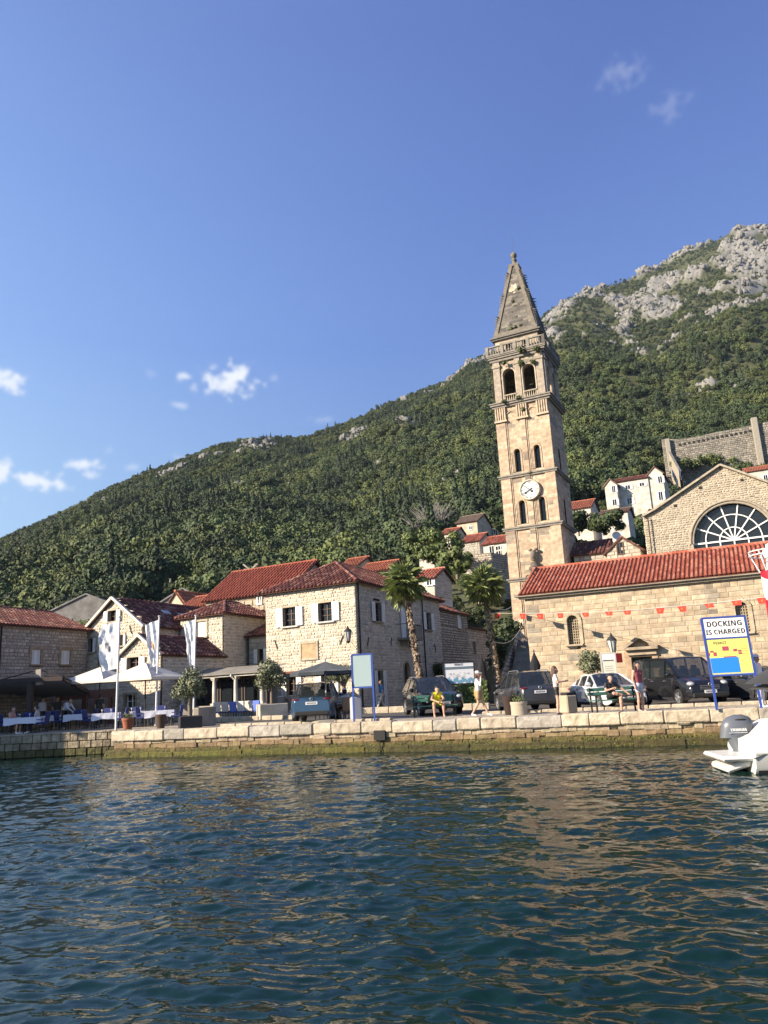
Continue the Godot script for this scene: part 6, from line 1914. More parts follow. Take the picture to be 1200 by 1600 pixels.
# pose: joints in metres, the person facing +z, x to the person's left; sty: colours by part
func person(label: String, at: Vector3, yaw: float, pose: Dictionary, sty: Dictionary, cell := 0.018, group := "", scale_ := 1.0) -> void:
	var J := {"hip": Vector3(0, 0.93, 0), "chest": Vector3(0, 1.3, 0), "neck": Vector3(0, 1.46, 0), "head": Vector3(0, 1.6, 0.02),
		"ls": Vector3(0.18, 1.4, 0), "rs": Vector3(-0.18, 1.4, 0), "le": Vector3(0.23, 1.12, -0.03), "re": Vector3(-0.23, 1.12, -0.03), "lw": Vector3(0.23, 0.87, 0.05), "rw": Vector3(-0.23, 0.87, 0.05),
		"lh": Vector3(0.09, 0.9, 0), "rh": Vector3(-0.09, 0.9, 0), "lk": Vector3(0.1, 0.49, 0.02), "rk": Vector3(-0.1, 0.49, 0.02), "la": Vector3(0.1, 0.08, -0.02), "ra": Vector3(-0.1, 0.08, -0.02)}
	for k in pose: J[k] = pose[k]
	var fem: bool = sty.get("slim", true)
	var top: Color = sty.get("top", WHITE); var bot: Color = sty.get("bottom", Color(0.02, 0.02, 0.02)); var skin: Color = sty.get("skin", SKIN)
	var shoe: Color = sty.get("shoe", WHITE); var hair: Color = sty.get("hair", Color(0.025, 0.016, 0.012))
	var lower: Color = bot if sty.get("long_legs", false) else skin
	var fore: Color = top if sty.get("long_sleeve", false) else skin
	var upper: Color = skin if sty.get("sleeveless", false) else top
	var w := 0.9 if fem else 1.05
	var B := []
	var side: Vector3 = (J.ls - J.rs).normalized()
	B.append([J.hip - side * 0.05, J.hip + side * 0.05, 0.12 * w, 0.12 * w, bot])
	for s in [-0.055, 0.055]: B.append([J.hip + side * s * 0.8 + UP * 0.08, J.chest + side * s * 1.4, 0.105 * w, 0.115 * w, top])
	B.append([J.ls - side * 0.03, J.rs + side * 0.03, 0.075 * w, 0.075 * w, top])
	B.append([J.neck - UP * 0.05, J.head - UP * 0.06, 0.052, 0.05, skin])
	for q in ["l", "r"]:
		var sh: Vector3 = J[q + "s"]; var el: Vector3 = J[q + "e"]; var wr: Vector3 = J[q + "w"]; var hp: Vector3 = J[q + "h"]; var kn: Vector3 = J[q + "k"]; var an: Vector3 = J[q + "a"]
		var mid := sh.lerp(el, 0.6)
		B.append([sh, mid, 0.058 * w, 0.05 * w, upper]); B.append([mid, el, 0.045 * w, 0.04 * w, fore if sty.get("short_sleeve", true) else upper])
		B.append([el, wr, 0.04 * w, 0.028 * w, fore])
		var hd := (wr - el).normalized()
		B.append([wr, wr + hd * 0.07, 0.03, 0.034, skin])
		var hem := hp.lerp(kn, sty.get("hem", 0.55))
		B.append([hp, hem, 0.088 * w, 0.078 * w + sty.get("flare", 0.0), bot]); B.append([hem, kn, 0.068 * w, 0.052 * w, lower])
		B.append([kn, kn.lerp(an, 0.35), 0.052 * w, 0.056 * w, lower]); B.append([kn.lerp(an, 0.35), an, 0.055 * w, 0.036, lower if sty.get("socks", Color.BLACK) == Color.BLACK else lower])
		var fd: Vector3 = sty.get("feet", Vector3(0, -0.2, 1))
		if pose.has(q + "f"): fd = pose[q + "f"]
		B.append([an - UP * 0.03, an + fd.normalized() * 0.15 - UP * 0.035, 0.042, 0.034, shoe])
	# head: skull, jaw, nose
	var fwd: Vector3 = pose.get("look", Vector3(0, 0, 1)).normalized()
	var H: Vector3 = J.head
	B.append([H + UP * 0.045 - fwd * 0.015, H + UP * 0.02 + fwd * 0.01, 0.093, 0.088, skin]); B.append([H - UP * 0.03 + fwd * 0.03, H - UP * 0.065 + fwd * 0.045, 0.068, 0.045, skin])
	B.append([H + UP * 0.01 + fwd * 0.09, H - UP * 0.02 + fwd * 0.108, 0.012, 0.016, skin])
	var mb := body_mesh(B, cell, 0.03)
	# fingers: five of different lengths, bent, rooted in the palm; ears, eyes and mouth
	for q in ["l", "r"]:
		var wr: Vector3 = J[q + "w"]; var hd: Vector3 = (wr - J[q + "e"]).normalized()
		var ac := hd.cross(fwd if absf(hd.dot(fwd)) < 0.9 else UP).normalized(); var pl := ac.cross(hd)
		mb.col = skin
		for k in 4:
			var r0 := wr + hd * 0.085 + ac * (k - 1.5) * 0.019
			var ln: float = [0.062, 0.075, 0.07, 0.055][k]
			mb.tube([r0, r0 + hd * ln * 0.55 + pl * 0.01, r0 + hd * ln * 0.9 + pl * 0.035], [0.0095, 0.009, 0.007], 5)
		mb.tube([wr + hd * 0.03 + ac * 0.028, wr + hd * 0.065 + ac * 0.055 + pl * 0.01, wr + hd * 0.095 + ac * 0.055 + pl * 0.025], [0.011, 0.01, 0.008], 5)
	var ear := UP.cross(fwd).normalized()
	for s in [-1.0, 1.0]:
		mb.col = skin; mb.ball(H + ear * s * 0.09 + UP * 0.01, Vector3(0.014, 0.03, 0.02), 6, 4)
		mb.col = Color(0.02, 0.015, 0.012); mb.ball(H + ear * s * 0.034 + UP * 0.025 + fwd * 0.088, Vector3(0.014, 0.009, 0.01), 6, 4)
	mb.col = Color(0.3, 0.11, 0.09); mb.ball(H - UP * 0.05 + fwd * 0.083, Vector3(0.024, 0.008, 0.01), 6, 4)
	var t := thing("person", label, "person", at, group)
	t.rotation.y = yaw; t.scale = Vector3.ONE * scale_
	base_of[t] = Vector3.ZERO
	part(t, "body", mb, M.skin)
	# hair
	var hb := MB.new(); hb.col = hair
	var hs := [[H + UP * 0.06 - fwd * 0.03, H + UP * 0.03 - fwd * 0.045, 0.098, 0.092, hair]]
	if sty.get("long_hair", false):
		hs.append([H - fwd * 0.06, H - fwd * 0.11 - UP * 0.3, 0.085, 0.05, hair])
		hs.append([H - fwd * 0.02 + ear * 0.07, H - fwd * 0.06 + ear * 0.09 - UP * 0.25, 0.04, 0.03, hair]); hs.append([H - fwd * 0.02 - ear * 0.07, H - fwd * 0.06 - ear * 0.09 - UP * 0.25, 0.04, 0.03, hair])
	if not sty.get("bald", false): part(t, "hair", body_mesh(hs, cell * 0.8, 0.02), M.skin)
	if sty.has("cap"):
		var cb := MB.new(); cb.col = sty.cap
		cb.lathe(Transform3D(Basis(), H + UP * 0.07), [Vector2(0.108, 0.0), Vector2(0.105, 0.05), Vector2(0.07, 0.095), Vector2(0.005, 0.11)], 14)
		cb.obox(Transform3D(Basis(ear, UP, fwd).orthonormalized(), H + UP * 0.075 + fwd * 0.13), Vector3(0.15, 0.012, 0.12))
		part(t, "cap", cb, M.cloth)
	if sty.has("bag"):
		var bb := MB.new(); bb.col = sty.bag
		var bp: Vector3 = J.hip + Vector3(0.16, 0.0, -0.03)
		bb.bev(Transform3D(Basis(), bp), Vector3(0.1, 0.36, 0.34), 0.04)
		bb.beam(bp + UP * 0.17 + Vector3(0, 0, 0.1), J.ls + UP * 0.06, 0.03, 0.02); bb.beam(bp + UP * 0.17 - Vector3(0, 0, 0.1), J.ls + UP * 0.06 - Vector3(0, 0, 0.05), 0.03, 0.02)
		part(t, "shoulder_bag", bb, M.cloth)

func build_people() -> void:
	var walk := {"lk": Vector3(0.09, 0.5, 0.16), "la": Vector3(0.09, 0.09, 0.32), "rk": Vector3(-0.09, 0.49, -0.02), "ra": Vector3(-0.09, 0.1, -0.28), "lw": Vector3(0.24, 0.9, -0.12), "rw": Vector3(-0.22, 0.9, 0.16)}
	var p := walk.duplicate()
	p.merge({"re": Vector3(-0.26, 1.2, 0.16), "rw": Vector3(-0.12, 1.46, 0.17)}, true)
	person("woman in a white shirt and cap walking with a tan shoulder bag", gnd(750, 1119), deg_to_rad(72), p, {"top": Color(0.68, 0.66, 0.62), "bottom": Color(0.34, 0.21, 0.1), "long_hair": true, "cap": Color(0.62, 0.6, 0.56), "long_sleeve": true, "bag": Color(0.36, 0.22, 0.1), "hem": 0.42, "flare": 0.03})
	p = {"le": Vector3(0.22, 1.16, 0.08), "re": Vector3(-0.22, 1.16, 0.08), "lw": Vector3(0.08, 1.2, 0.32), "rw": Vector3(-0.08, 1.2, 0.32), "look": Vector3(0, -0.35, 1)}
	person("woman in black shorts with long hair looking at the phone in her hands", gnd(873, 1117), deg_to_rad(80), p, {"top": Color(0.5, 0.47, 0.43), "bottom": Color(0.012, 0.012, 0.013), "long_hair": true, "hair": Color(0.07, 0.035, 0.02), "shoe": Color(0.02, 0.02, 0.02), "hem": 0.4})
	person("woman in a dark red sleeveless top and pale denim shorts", gnd(1003, 1112), deg_to_rad(28), {"lw": Vector3(0.2, 0.86, 0.06), "look": Vector3(0.35, 0.05, 1)}, {"top": Color(0.22, 0.045, 0.06), "bottom": Color(0.42, 0.47, 0.55), "sleeveless": true, "long_hair": true, "hem": 0.42, "shoe": Color(0.4, 0.3, 0.25)})
	var sit := {"hip": Vector3(0, 0.56, 0), "chest": Vector3(0, 0.9, 0.03), "neck": Vector3(0, 1.06, 0.06), "head": Vector3(0, 1.2, 0.09), "ls": Vector3(0.18, 1.0, 0.04), "rs": Vector3(-0.18, 1.0, 0.04), "le": Vector3(0.24, 0.74, 0.12), "re": Vector3(-0.24, 0.74, 0.12), "lw": Vector3(0.16, 0.66, 0.36), "rw": Vector3(-0.16, 0.66, 0.36),
		"lh": Vector3(0.1, 0.54, 0.04), "rh": Vector3(-0.1, 0.54, 0.04), "lk": Vector3(0.14, 0.52, 0.46), "rk": Vector3(-0.14, 0.52, 0.46), "la": Vector3(0.14, 0.08, 0.42), "ra": Vector3(-0.14, 0.08, 0.42)}
	p = sit.duplicate()
	p.merge({"lk": Vector3(0.2, 0.52, 0.46), "rk": Vector3(-0.2, 0.52, 0.46), "la": Vector3(0.2, 0.08, 0.46), "ra": Vector3(-0.2, 0.08, 0.46), "chest": Vector3(0, 0.86, 0.14), "neck": Vector3(0, 0.99, 0.24), "head": Vector3(0, 1.09, 0.33), "ls": Vector3(0.18, 0.95, 0.2), "rs": Vector3(-0.18, 0.95, 0.2), "le": Vector3(0.26, 0.72, 0.3), "re": Vector3(-0.26, 0.72, 0.3), "lw": Vector3(0.06, 0.62, 0.48), "rw": Vector3(-0.06, 0.62, 0.48), "look": Vector3(0, -0.8, 1)}, true)
	person("person in a bright yellow vest and shorts bent forward on a bench", bench_at[0] + Vector3(0.1, 0.0, -0.05), 0.12, p, {"top": Color(0.62, 0.6, 0.01), "bottom": Color(0.6, 0.6, 0.02), "sleeveless": true, "shoe": SKIN, "slim": false})
	p = sit.duplicate()
	p.merge({"rk": Vector3(-0.1, 0.68, 0.46), "ra": Vector3(0.18, 0.62, 0.5), "rf": Vector3(1, -0.3, 0.5), "le": Vector3(0.42, 0.82, 0.1), "lw": Vector3(0.6, 0.62, 0.22), "re": Vector3(-0.26, 0.78, 0.18), "rw": Vector3(-0.08, 0.84, 0.32), "look": Vector3(0, -0.05, 1)}, true)
	person("man in a black t-shirt sitting cross-legged on the bench", bench_at[1] + Vector3(-0.15, 0.0, 0.0), 0.2, p, {"top": Color(0.012, 0.012, 0.013), "bottom": Color(0.014, 0.014, 0.015), "shoe": Color(0.03, 0.03, 0.03), "slim": false, "hem": 0.8})
	person("person in a blue shirt and beige trousers walking along the shaded wall", at_y(px(597, 1100, 45.0), Q), deg_to_rad(-82), walk, {"top": Color(0.02, 0.16, 0.36), "bottom": Color(0.48, 0.44, 0.36), "long_legs": true, "shoe": Color(0.6, 0.58, 0.55), "slim": false}, 0.022)
	person("person in a white shirt and cap seated in the tan chair by the dark parasol", chair_at + Vector3(0.0, -0.02, 0.0), deg_to_rad(-155), sit, {"top": Color(0.66, 0.68, 0.72), "bottom": Color(0.3, 0.05, 0.05), "cap": Color(0.6, 0.6, 0.58), "slim": false}, 0.02)
	person("person in white with a pale cap standing behind the boat canopy", gnd(1192, 1105), deg_to_rad(40), {}, {"top": Color(0.72, 0.72, 0.7), "bottom": Color(0.72, 0.72, 0.7), "long_legs": true, "long_sleeve": true, "cap": Color(0.6, 0.6, 0.6), "slim": false}, 0.02)
	for q in [[647, 41.0, "person with dark hair behind the roof of the black car"], [691, 41.2, "person in grey behind the far side of the black car"]]:
		var b := px(q[0], 1095, q[1])
		person(q[2], at_y(b, Q), PI * 0.9, {}, {"top": Color(0.25, 0.25, 0.27) if q[0] > 660 else Color(0.4, 0.38, 0.35), "bottom": Color(0.03, 0.03, 0.04), "long_legs": true}, 0.026)
	# restaurant
	var lean := {"chest": Vector3(0, 1.24, 0.16), "neck": Vector3(0, 1.36, 0.28), "head": Vector3(0, 1.47, 0.36), "ls": Vector3(0.18, 1.32, 0.22), "rs": Vector3(-0.18, 1.32, 0.22), "le": Vector3(0.2, 1.1, 0.4), "re": Vector3(-0.2, 1.1, 0.4), "lw": Vector3(0.15, 0.95, 0.6), "rw": Vector3(-0.15, 0.95, 0.6)}
	person("waiter in a white shirt leaning over a laid table", at_y(px(100, 1135, 43), Q), deg_to_rad(70), lean, {"top": Color(0.62, 0.63, 0.68), "bottom": Color(0.015, 0.015, 0.016), "long_legs": true, "long_sleeve": true, "slim": false}, 0.024)
	person("waiter in a pale shirt standing beneath the terrace awning", at_y(px(65, 1135, 44), Q), deg_to_rad(60), {}, {"top": Color(0.55, 0.56, 0.62), "bottom": Color(0.015, 0.015, 0.016), "long_legs": true, "long_sleeve": true, "slim": false}, 0.024)
	person("man in black seen from behind at the restaurant entrance", at_y(px(155, 1135, 43.5), Q), PI, {}, {"top": Color(0.012, 0.012, 0.013), "bottom": Color(0.02, 0.02, 0.02), "long_legs": true, "slim": false}, 0.024)
	person("woman in a dark top standing behind the terrace tables", at_y(px(88, 1135, 44.5), Q), 0.4, {}, {"top": Color(0.02, 0.02, 0.025), "bottom": Color(0.3, 0.3, 0.32), "long_legs": true, "long_hair": true, "hair": Color(0.14, 0.08, 0.04)}, 0.024)
	person("guest in a beige shirt seated at the white table", at_y(px(58, 1140, 40.2), Q - 0.02), deg_to_rad(-75), sit, {"top": Color(0.42, 0.39, 0.33), "bottom": Color(0.05, 0.05, 0.06), "long_legs": true, "slim": false}, 0.024)
	person("guest with bare shoulders seated at the edge of the terrace", at_y(px(16, 1145, 39.8), Q - 0.02), deg_to_rad(80), sit, {"top": Color(0.4, 0.2, 0.16), "bottom": Color(0.05, 0.05, 0.1), "sleeveless": true}, 0.024)

# ---------------------------------------------------------------- vehicles: front towards +x, wheels on y = 0
func poly_y(p: Array, x: float) -> float:
	if x <= p[0].x: return p[0].y
	for k in p.size() - 1:
		if x <= p[k + 1].x:
			var t: float = (x - p[k].x) / maxf(p[k + 1].x - p[k].x, 1e-4)
			return lerpf(p[k].y, p[k + 1].y, t)
	return p[p.size() - 1].y

func car(called: String, label: String, at: Vector3, heading: Vector3, S: Dictionary) -> void:
	var t := thing(called, label, S.get("cat", "car"), at, "parked cars and van")
	base_of[t] = Vector3.ZERO
	t.basis = Basis(heading.normalized(), UP, heading.normalized().cross(UP))
	var L: float = S.L; var W: float = S.W; var wr: float = S.wr; var clr: float = S.clr
	var paint: Material = M[S.paint]
	var ax := [S.wx[0], S.wx[1]]
	var ra := wr * 1.2
	var rows := []
	var N := 96
	for i in N + 1:
		var x := -L / 2 + L * i / N
		var u := absf(x) / (L / 2)
		var w := W / 2 * (1.0 - 0.2 * pow(maxf(0.0, (u - 0.72) / 0.28), 2.4))
		var top := poly_y(S.top, x)
		var low := clr + 0.12 * pow(maxf(0.0, (u - 0.86) / 0.14), 2.0)
		for a in ax:
			if absf(x - a) < ra: low = maxf(low, wr + sqrt(ra * ra - (x - a) * (x - a)))
		low = minf(low, top - 0.12)
		var l := PackedVector3Array()
		var sec := [[0.0, 0.93], [0.1, 0.985], [0.42, 1.0], [0.66, 0.985], [0.70, 0.97], [0.9, 0.945], [0.98, 0.90]]
		for q in sec: l.append(Vector3(x, lerpf(low, top, q[0]), -w * q[1]))
		for z in [-0.5, 0.0, 0.5]: l.append(Vector3(x, top + 0.02 * (1.0 - z * z), w * z))
		for k in sec.size():
			var q: Array = sec[sec.size() - 1 - k]
			l.append(Vector3(x, lerpf(low, top, q[0]), w * q[1]))
		rows.append(l)
	var body := MB.new()
	body.grid(rows)
	for e in [0, N]:
		var c := Vector3()
		for p in rows[e]: c += p
		c /= rows[e].size()
		for k in rows[e].size(): body.tri(c, rows[e][k], rows[e][(k + 1) % rows[e].size()])
	part(t, "body", body, paint)
	var under := MB.new(); under.col = Color(0.008, 0.008, 0.008)
	under.box(Vector3(0, clr + 0.22, 0), Vector3(L * 0.9, 0.3, W * 0.72))
	part(t, "underbody", under, M.flat)
	# greenhouse
	var G: Array = S.house   # rear foot, rear roof, front roof, front foot, roof height
	var rf := MB.new(); var ws := MB.new(); var rw := MB.new(); var sl := MB.new(); var sr := MB.new(); var pil := MB.new()
	var xs := []
	for k in 5: xs.append(lerpf(G[0], G[1], k / 4.0))
	for k in range(1, 9): xs.append(lerpf(G[1], G[2], k / 8.0))
	for k in range(1, 6): xs.append(lerpf(G[2], G[3], k / 5.0))
	var gr := []
	for x in xs:
		var belt := poly_y(S.top, x) - 0.02
		var y: float = G[4]
		if x < G[1]: y = lerpf(poly_y(S.top, G[0]), G[4] - 0.05, pow((x - G[0]) / (G[1] - G[0]), 0.9))
		elif x > G[2]: y = lerpf(G[4] - 0.03, poly_y(S.top, G[3]), pow((x - G[2]) / (G[3] - G[2]), 1.08))
		else: y = G[4] - 0.05 * pow(absf((x - (G[1] + G[2]) / 2) / (G[2] - G[1]) * 2), 3)
		y = maxf(y, belt + 0.01)
		var wb := W / 2 * 0.91; var f := (y - belt) / maxf(G[4] - belt, 0.05)
		var wt := lerpf(wb, W / 2 * S.get("tumble", 0.74), f)
		gr.append([Vector3(x, belt, -wb), Vector3(x, y - 0.05 * f, -wt), Vector3(x, y, -wt * 0.86), Vector3(x, y + 0.03 * f, -wt * 0.4), Vector3(x, y + 0.03 * f, wt * 0.4), Vector3(x, y, wt * 0.86), Vector3(x, y - 0.05 * f, wt), Vector3(x, belt, wb)])
	for i in gr.size() - 1:
		var mx: float = (xs[i] + xs[i + 1]) / 2
		for j in 7:
			var m: MB = rf
			if j == 0 or j == 6:
				var glass: bool = mx > S.side[0] and mx < S.side[1]
				m = (sl if j == 0 else sr) if glass else pil
			elif mx < G[1] - 0.04 and S.get("rear_glass", true): m = rw
			elif mx > G[2] + 0.03: m = ws
			m.quo(gr[i][j], gr[i][j + 1], gr[i + 1][j + 1], gr[i + 1][j], Vector3(mx, 0.6, 0))
	part(t, "roof", rf, paint); part(t, "windscreen", ws, M.car_glass); part(t, "pillar", pil, paint)
	if rw.v.size(): part(t, "rear_window", rw, M.car_glass)
	for q in [sl, sr]: part(t, "side_window", q, M.car_glass)
	for sg in [-1.0, 1.0]:
		var pb := MB.new()
		var ja := 1 if sg < 0 else 6; var jb := 0 if sg < 0 else 7
		for x in S.posts:
			var best := 0
			for k in gr.size():
				if absf(xs[k] - x) < absf(xs[best] - x): best = k
			pb.beam(gr[best][jb] + Vector3(0, 0, sg * 0.01), gr[best][ja] + Vector3(0, 0, sg * 0.01), 0.09, 0.03, Vector3(0, 0, 1))
		for k in gr.size() - 1:
			if xs[k] >= G[1] - 0.01: pb.beam(gr[k][ja] + Vector3(0, 0.015, sg * 0.01), gr[k + 1][ja] + Vector3(0, 0.015, sg * 0.01), 0.05, 0.06)
		part(t, "window_frame", pb, paint)
		# mirror, handles, sill trim
		var mm := MB.new()
		mm.ball(Vector3(G[3] - 0.45, poly_y(S.top, G[3] - 0.45) + 0.09, sg * (W / 2 + 0.08)), Vector3(0.09, 0.08, 0.12), 10, 6)
		part(t, "mirror", mm, paint)
		for x in S.handles:
			var hb := MB.new(); hb.col = Color(0.3, 0.3, 0.31)
			hb.box(Vector3(x, poly_y(S.top, x) - 0.16, sg * (W / 2 * 0.975)), Vector3(0.2, 0.03, 0.05))
			part(t, "door_handle", hb, M.metal)
		for x in S.seams:
			var db := MB.new(); db.col = Color(0.004, 0.004, 0.004)
			db.beam(Vector3(x, clr + 0.14, sg * (W / 2 * 0.992)), Vector3(x, poly_y(S.top, x) - 0.1, sg * (W / 2 * 0.972)), 0.012, 0.02)
			part(t, "door_seam", db, M.flat)
		var sk := MB.new(); sk.col = Color(0.015, 0.015, 0.016)
		sk.beam(Vector3(ax[0] + ra, clr + 0.05, sg * W / 2 * 0.95), Vector3(ax[1] - ra, clr + 0.05, sg * W / 2 * 0.95), 0.07, 0.12)
		part(t, "sill_trim", sk, M.flat)
		# lights
		var hl: Array = S.head; var tl: Array = S.tail
		var lm := MB.new(); lm.col = Color(0.27, 0.29, 0.31)
		lm.ball(Vector3(L / 2 - hl[0], hl[1], sg * hl[2]), Vector3(hl[3], hl[4], hl[5]), 14, 8)
		part(t, "headlight", lm, M.paint_gloss)
		var tm := MB.new(); tm.col = Color(0.16, 0.008, 0.01)
		tm.ball(Vector3(-L / 2 + tl[0], tl[1], sg * tl[2]), Vector3(tl[3], tl[4], tl[5]), 12, 8)
		part(t, "tail_light", tm, M.paint_gloss)
		for a in ax:
			var wc := Vector3(a, wr, sg * (W / 2 - 0.12))
			var tb := Transform3D(Basis(Vector3(1, 0, 0), Vector3(0, 0, sg), Vector3(0, -sg, 0)), wc)
			var ty := MB.new()
			ty.lathe(tb, [Vector2(wr * 0.66, -0.1), Vector2(wr * 0.93, -0.11), Vector2(wr, -0.07), Vector2(wr, 0.07), Vector2(wr * 0.93, 0.11), Vector2(wr * 0.66, 0.1), Vector2(wr * 0.64, 0.0)], 28)
			var wh := part(t, "wheel", ty, M.rubber)
			var rm := MB.new(); rm.col = Color(0.42, 0.43, 0.44)
			rm.lathe(tb, [Vector2(wr * 0.68, 0.095), Vector2(wr * 0.62, 0.1), Vector2(wr * 0.6, 0.03)], 28)
			for k in 5:
				var an := TAU * k / 5.0
				var d := tb.basis * Vector3(cos(an), 0, sin(an)); var o := tb.basis.y
				rm.beam(wc + o * 0.075, wc + d * wr * 0.64 + o * 0.085, wr * 0.24, 0.03, o)
			rm.lathe(tb, [Vector2(wr * 0.17, 0.0), Vector2(wr * 0.17, 0.1), Vector2(0.01, 0.105)], 12)
			part(wh, "rim", rm, M.metal)
			var bk := MB.new(); bk.col = Color(0.006, 0.006, 0.006)
			bk.lathe(tb, [Vector2(wr * 0.62, 0.0), Vector2(0.01, 0.0)], 20)
			part(wh, "brake", bk, M.flat)
	# plates, grille, bumpers, badge
	for e in [[-1.0, S.plate[0]], [1.0, S.plate[1]]]:
		var pm := MB.new(); pm.col = Color(0.6, 0.61, 0.62)
		pm.box(Vector3(e[0] * (L / 2 + 0.012), e[1], 0), Vector3(0.02, 0.12, 0.5))
		var pl := part(t, "number_plate", pm, M.flat)
		for k in 7:
			var cb := MB.new(); cb.col = Color(0.03, 0.03, 0.04)
			cb.box(Vector3(e[0] * (L / 2 + 0.024), e[1], (k - 3) * 0.056), Vector3(0.004, 0.06, 0.03))
			part(pl, "character", cb, M.flat)
		var bm := MB.new(); bm.col = Color(0.3, 0.3, 0.31)
		bm.lathe(Transform3D(Basis(Vector3(0, 1, 0), Vector3(e[0], 0, 0), Vector3(0, 0, 1)), Vector3(e[0] * (L / 2 + 0.005), S.badge[0 if e[0] < 0 else 1], 0)), [Vector2(0.07, 0.0), Vector2(0.07, 0.02), Vector2(0.05, 0.03), Vector2(0.045, 0.01)], 16)
		part(t, "badge", bm, M.metal)
		var um := MB.new(); um.col = Color(0.014, 0.014, 0.015)
		um.bev(Transform3D(Basis(), Vector3(e[0] * (L / 2 - 0.06), clr + 0.17, 0)), Vector3(0.2, 0.2, W * 0.78), 0.05)
		part(t, "bumper", um, M.flat)
	var gm := MB.new(); gm.col = Color(0.012, 0.012, 0.013)
	gm.bev(Transform3D(Basis(), Vector3(L / 2 - 0.01, S.grille, 0)), Vector3(0.06, S.get("gh", 0.2), W * 0.42), 0.02)
	var grl := part(t, "grille", gm, M.flat)
	for k in 3:
		var cb := MB.new(); cb.col = Color(0.4, 0.41, 0.42)
		cb.box(Vector3(L / 2 + 0.024, S.grille - 0.06 + k * 0.06, 0), Vector3(0.012, 0.012, W * 0.4))
		part(grl, "grille_bar", cb, M.metal)
	# seats and wheel inside
	for q in S.seats:
		var sm := MB.new(); sm.col = Color(0.02, 0.02, 0.022)
		sm.bev(Transform3D(Basis(Vector3(0, 0, 1), 0.18), Vector3(q[0], poly_y(S.top, q[0]) + 0.0, q[1])), Vector3(0.16, 0.62, 0.46), 0.06)
		sm.bev(Transform3D(Basis(), Vector3(q[0] - 0.08, poly_y(S.top, q[0]) + 0.36, q[1])), Vector3(0.1, 0.16, 0.26), 0.04)
		part(t, "seat", sm, M.cloth)
	if S.get("rails", false):
		for sg in [-1.0, 1.0]:
			var rb := MB.new(); rb.col = Color(0.4, 0.41, 0.42)
			rb.tube([Vector3(G[1] + 0.1, G[4] - 0.02, sg * W * 0.34), Vector3(G[1] + 0.3, G[4] + 0.05, sg * W * 0.34), Vector3(G[2] - 0.2, G[4] + 0.05, sg * W * 0.34), Vector3(G[2], G[4] - 0.02, sg * W * 0.34)], [0.02, 0.02, 0.02, 0.02], 6)
			part(t, "roof_rail", rb, M.metal)

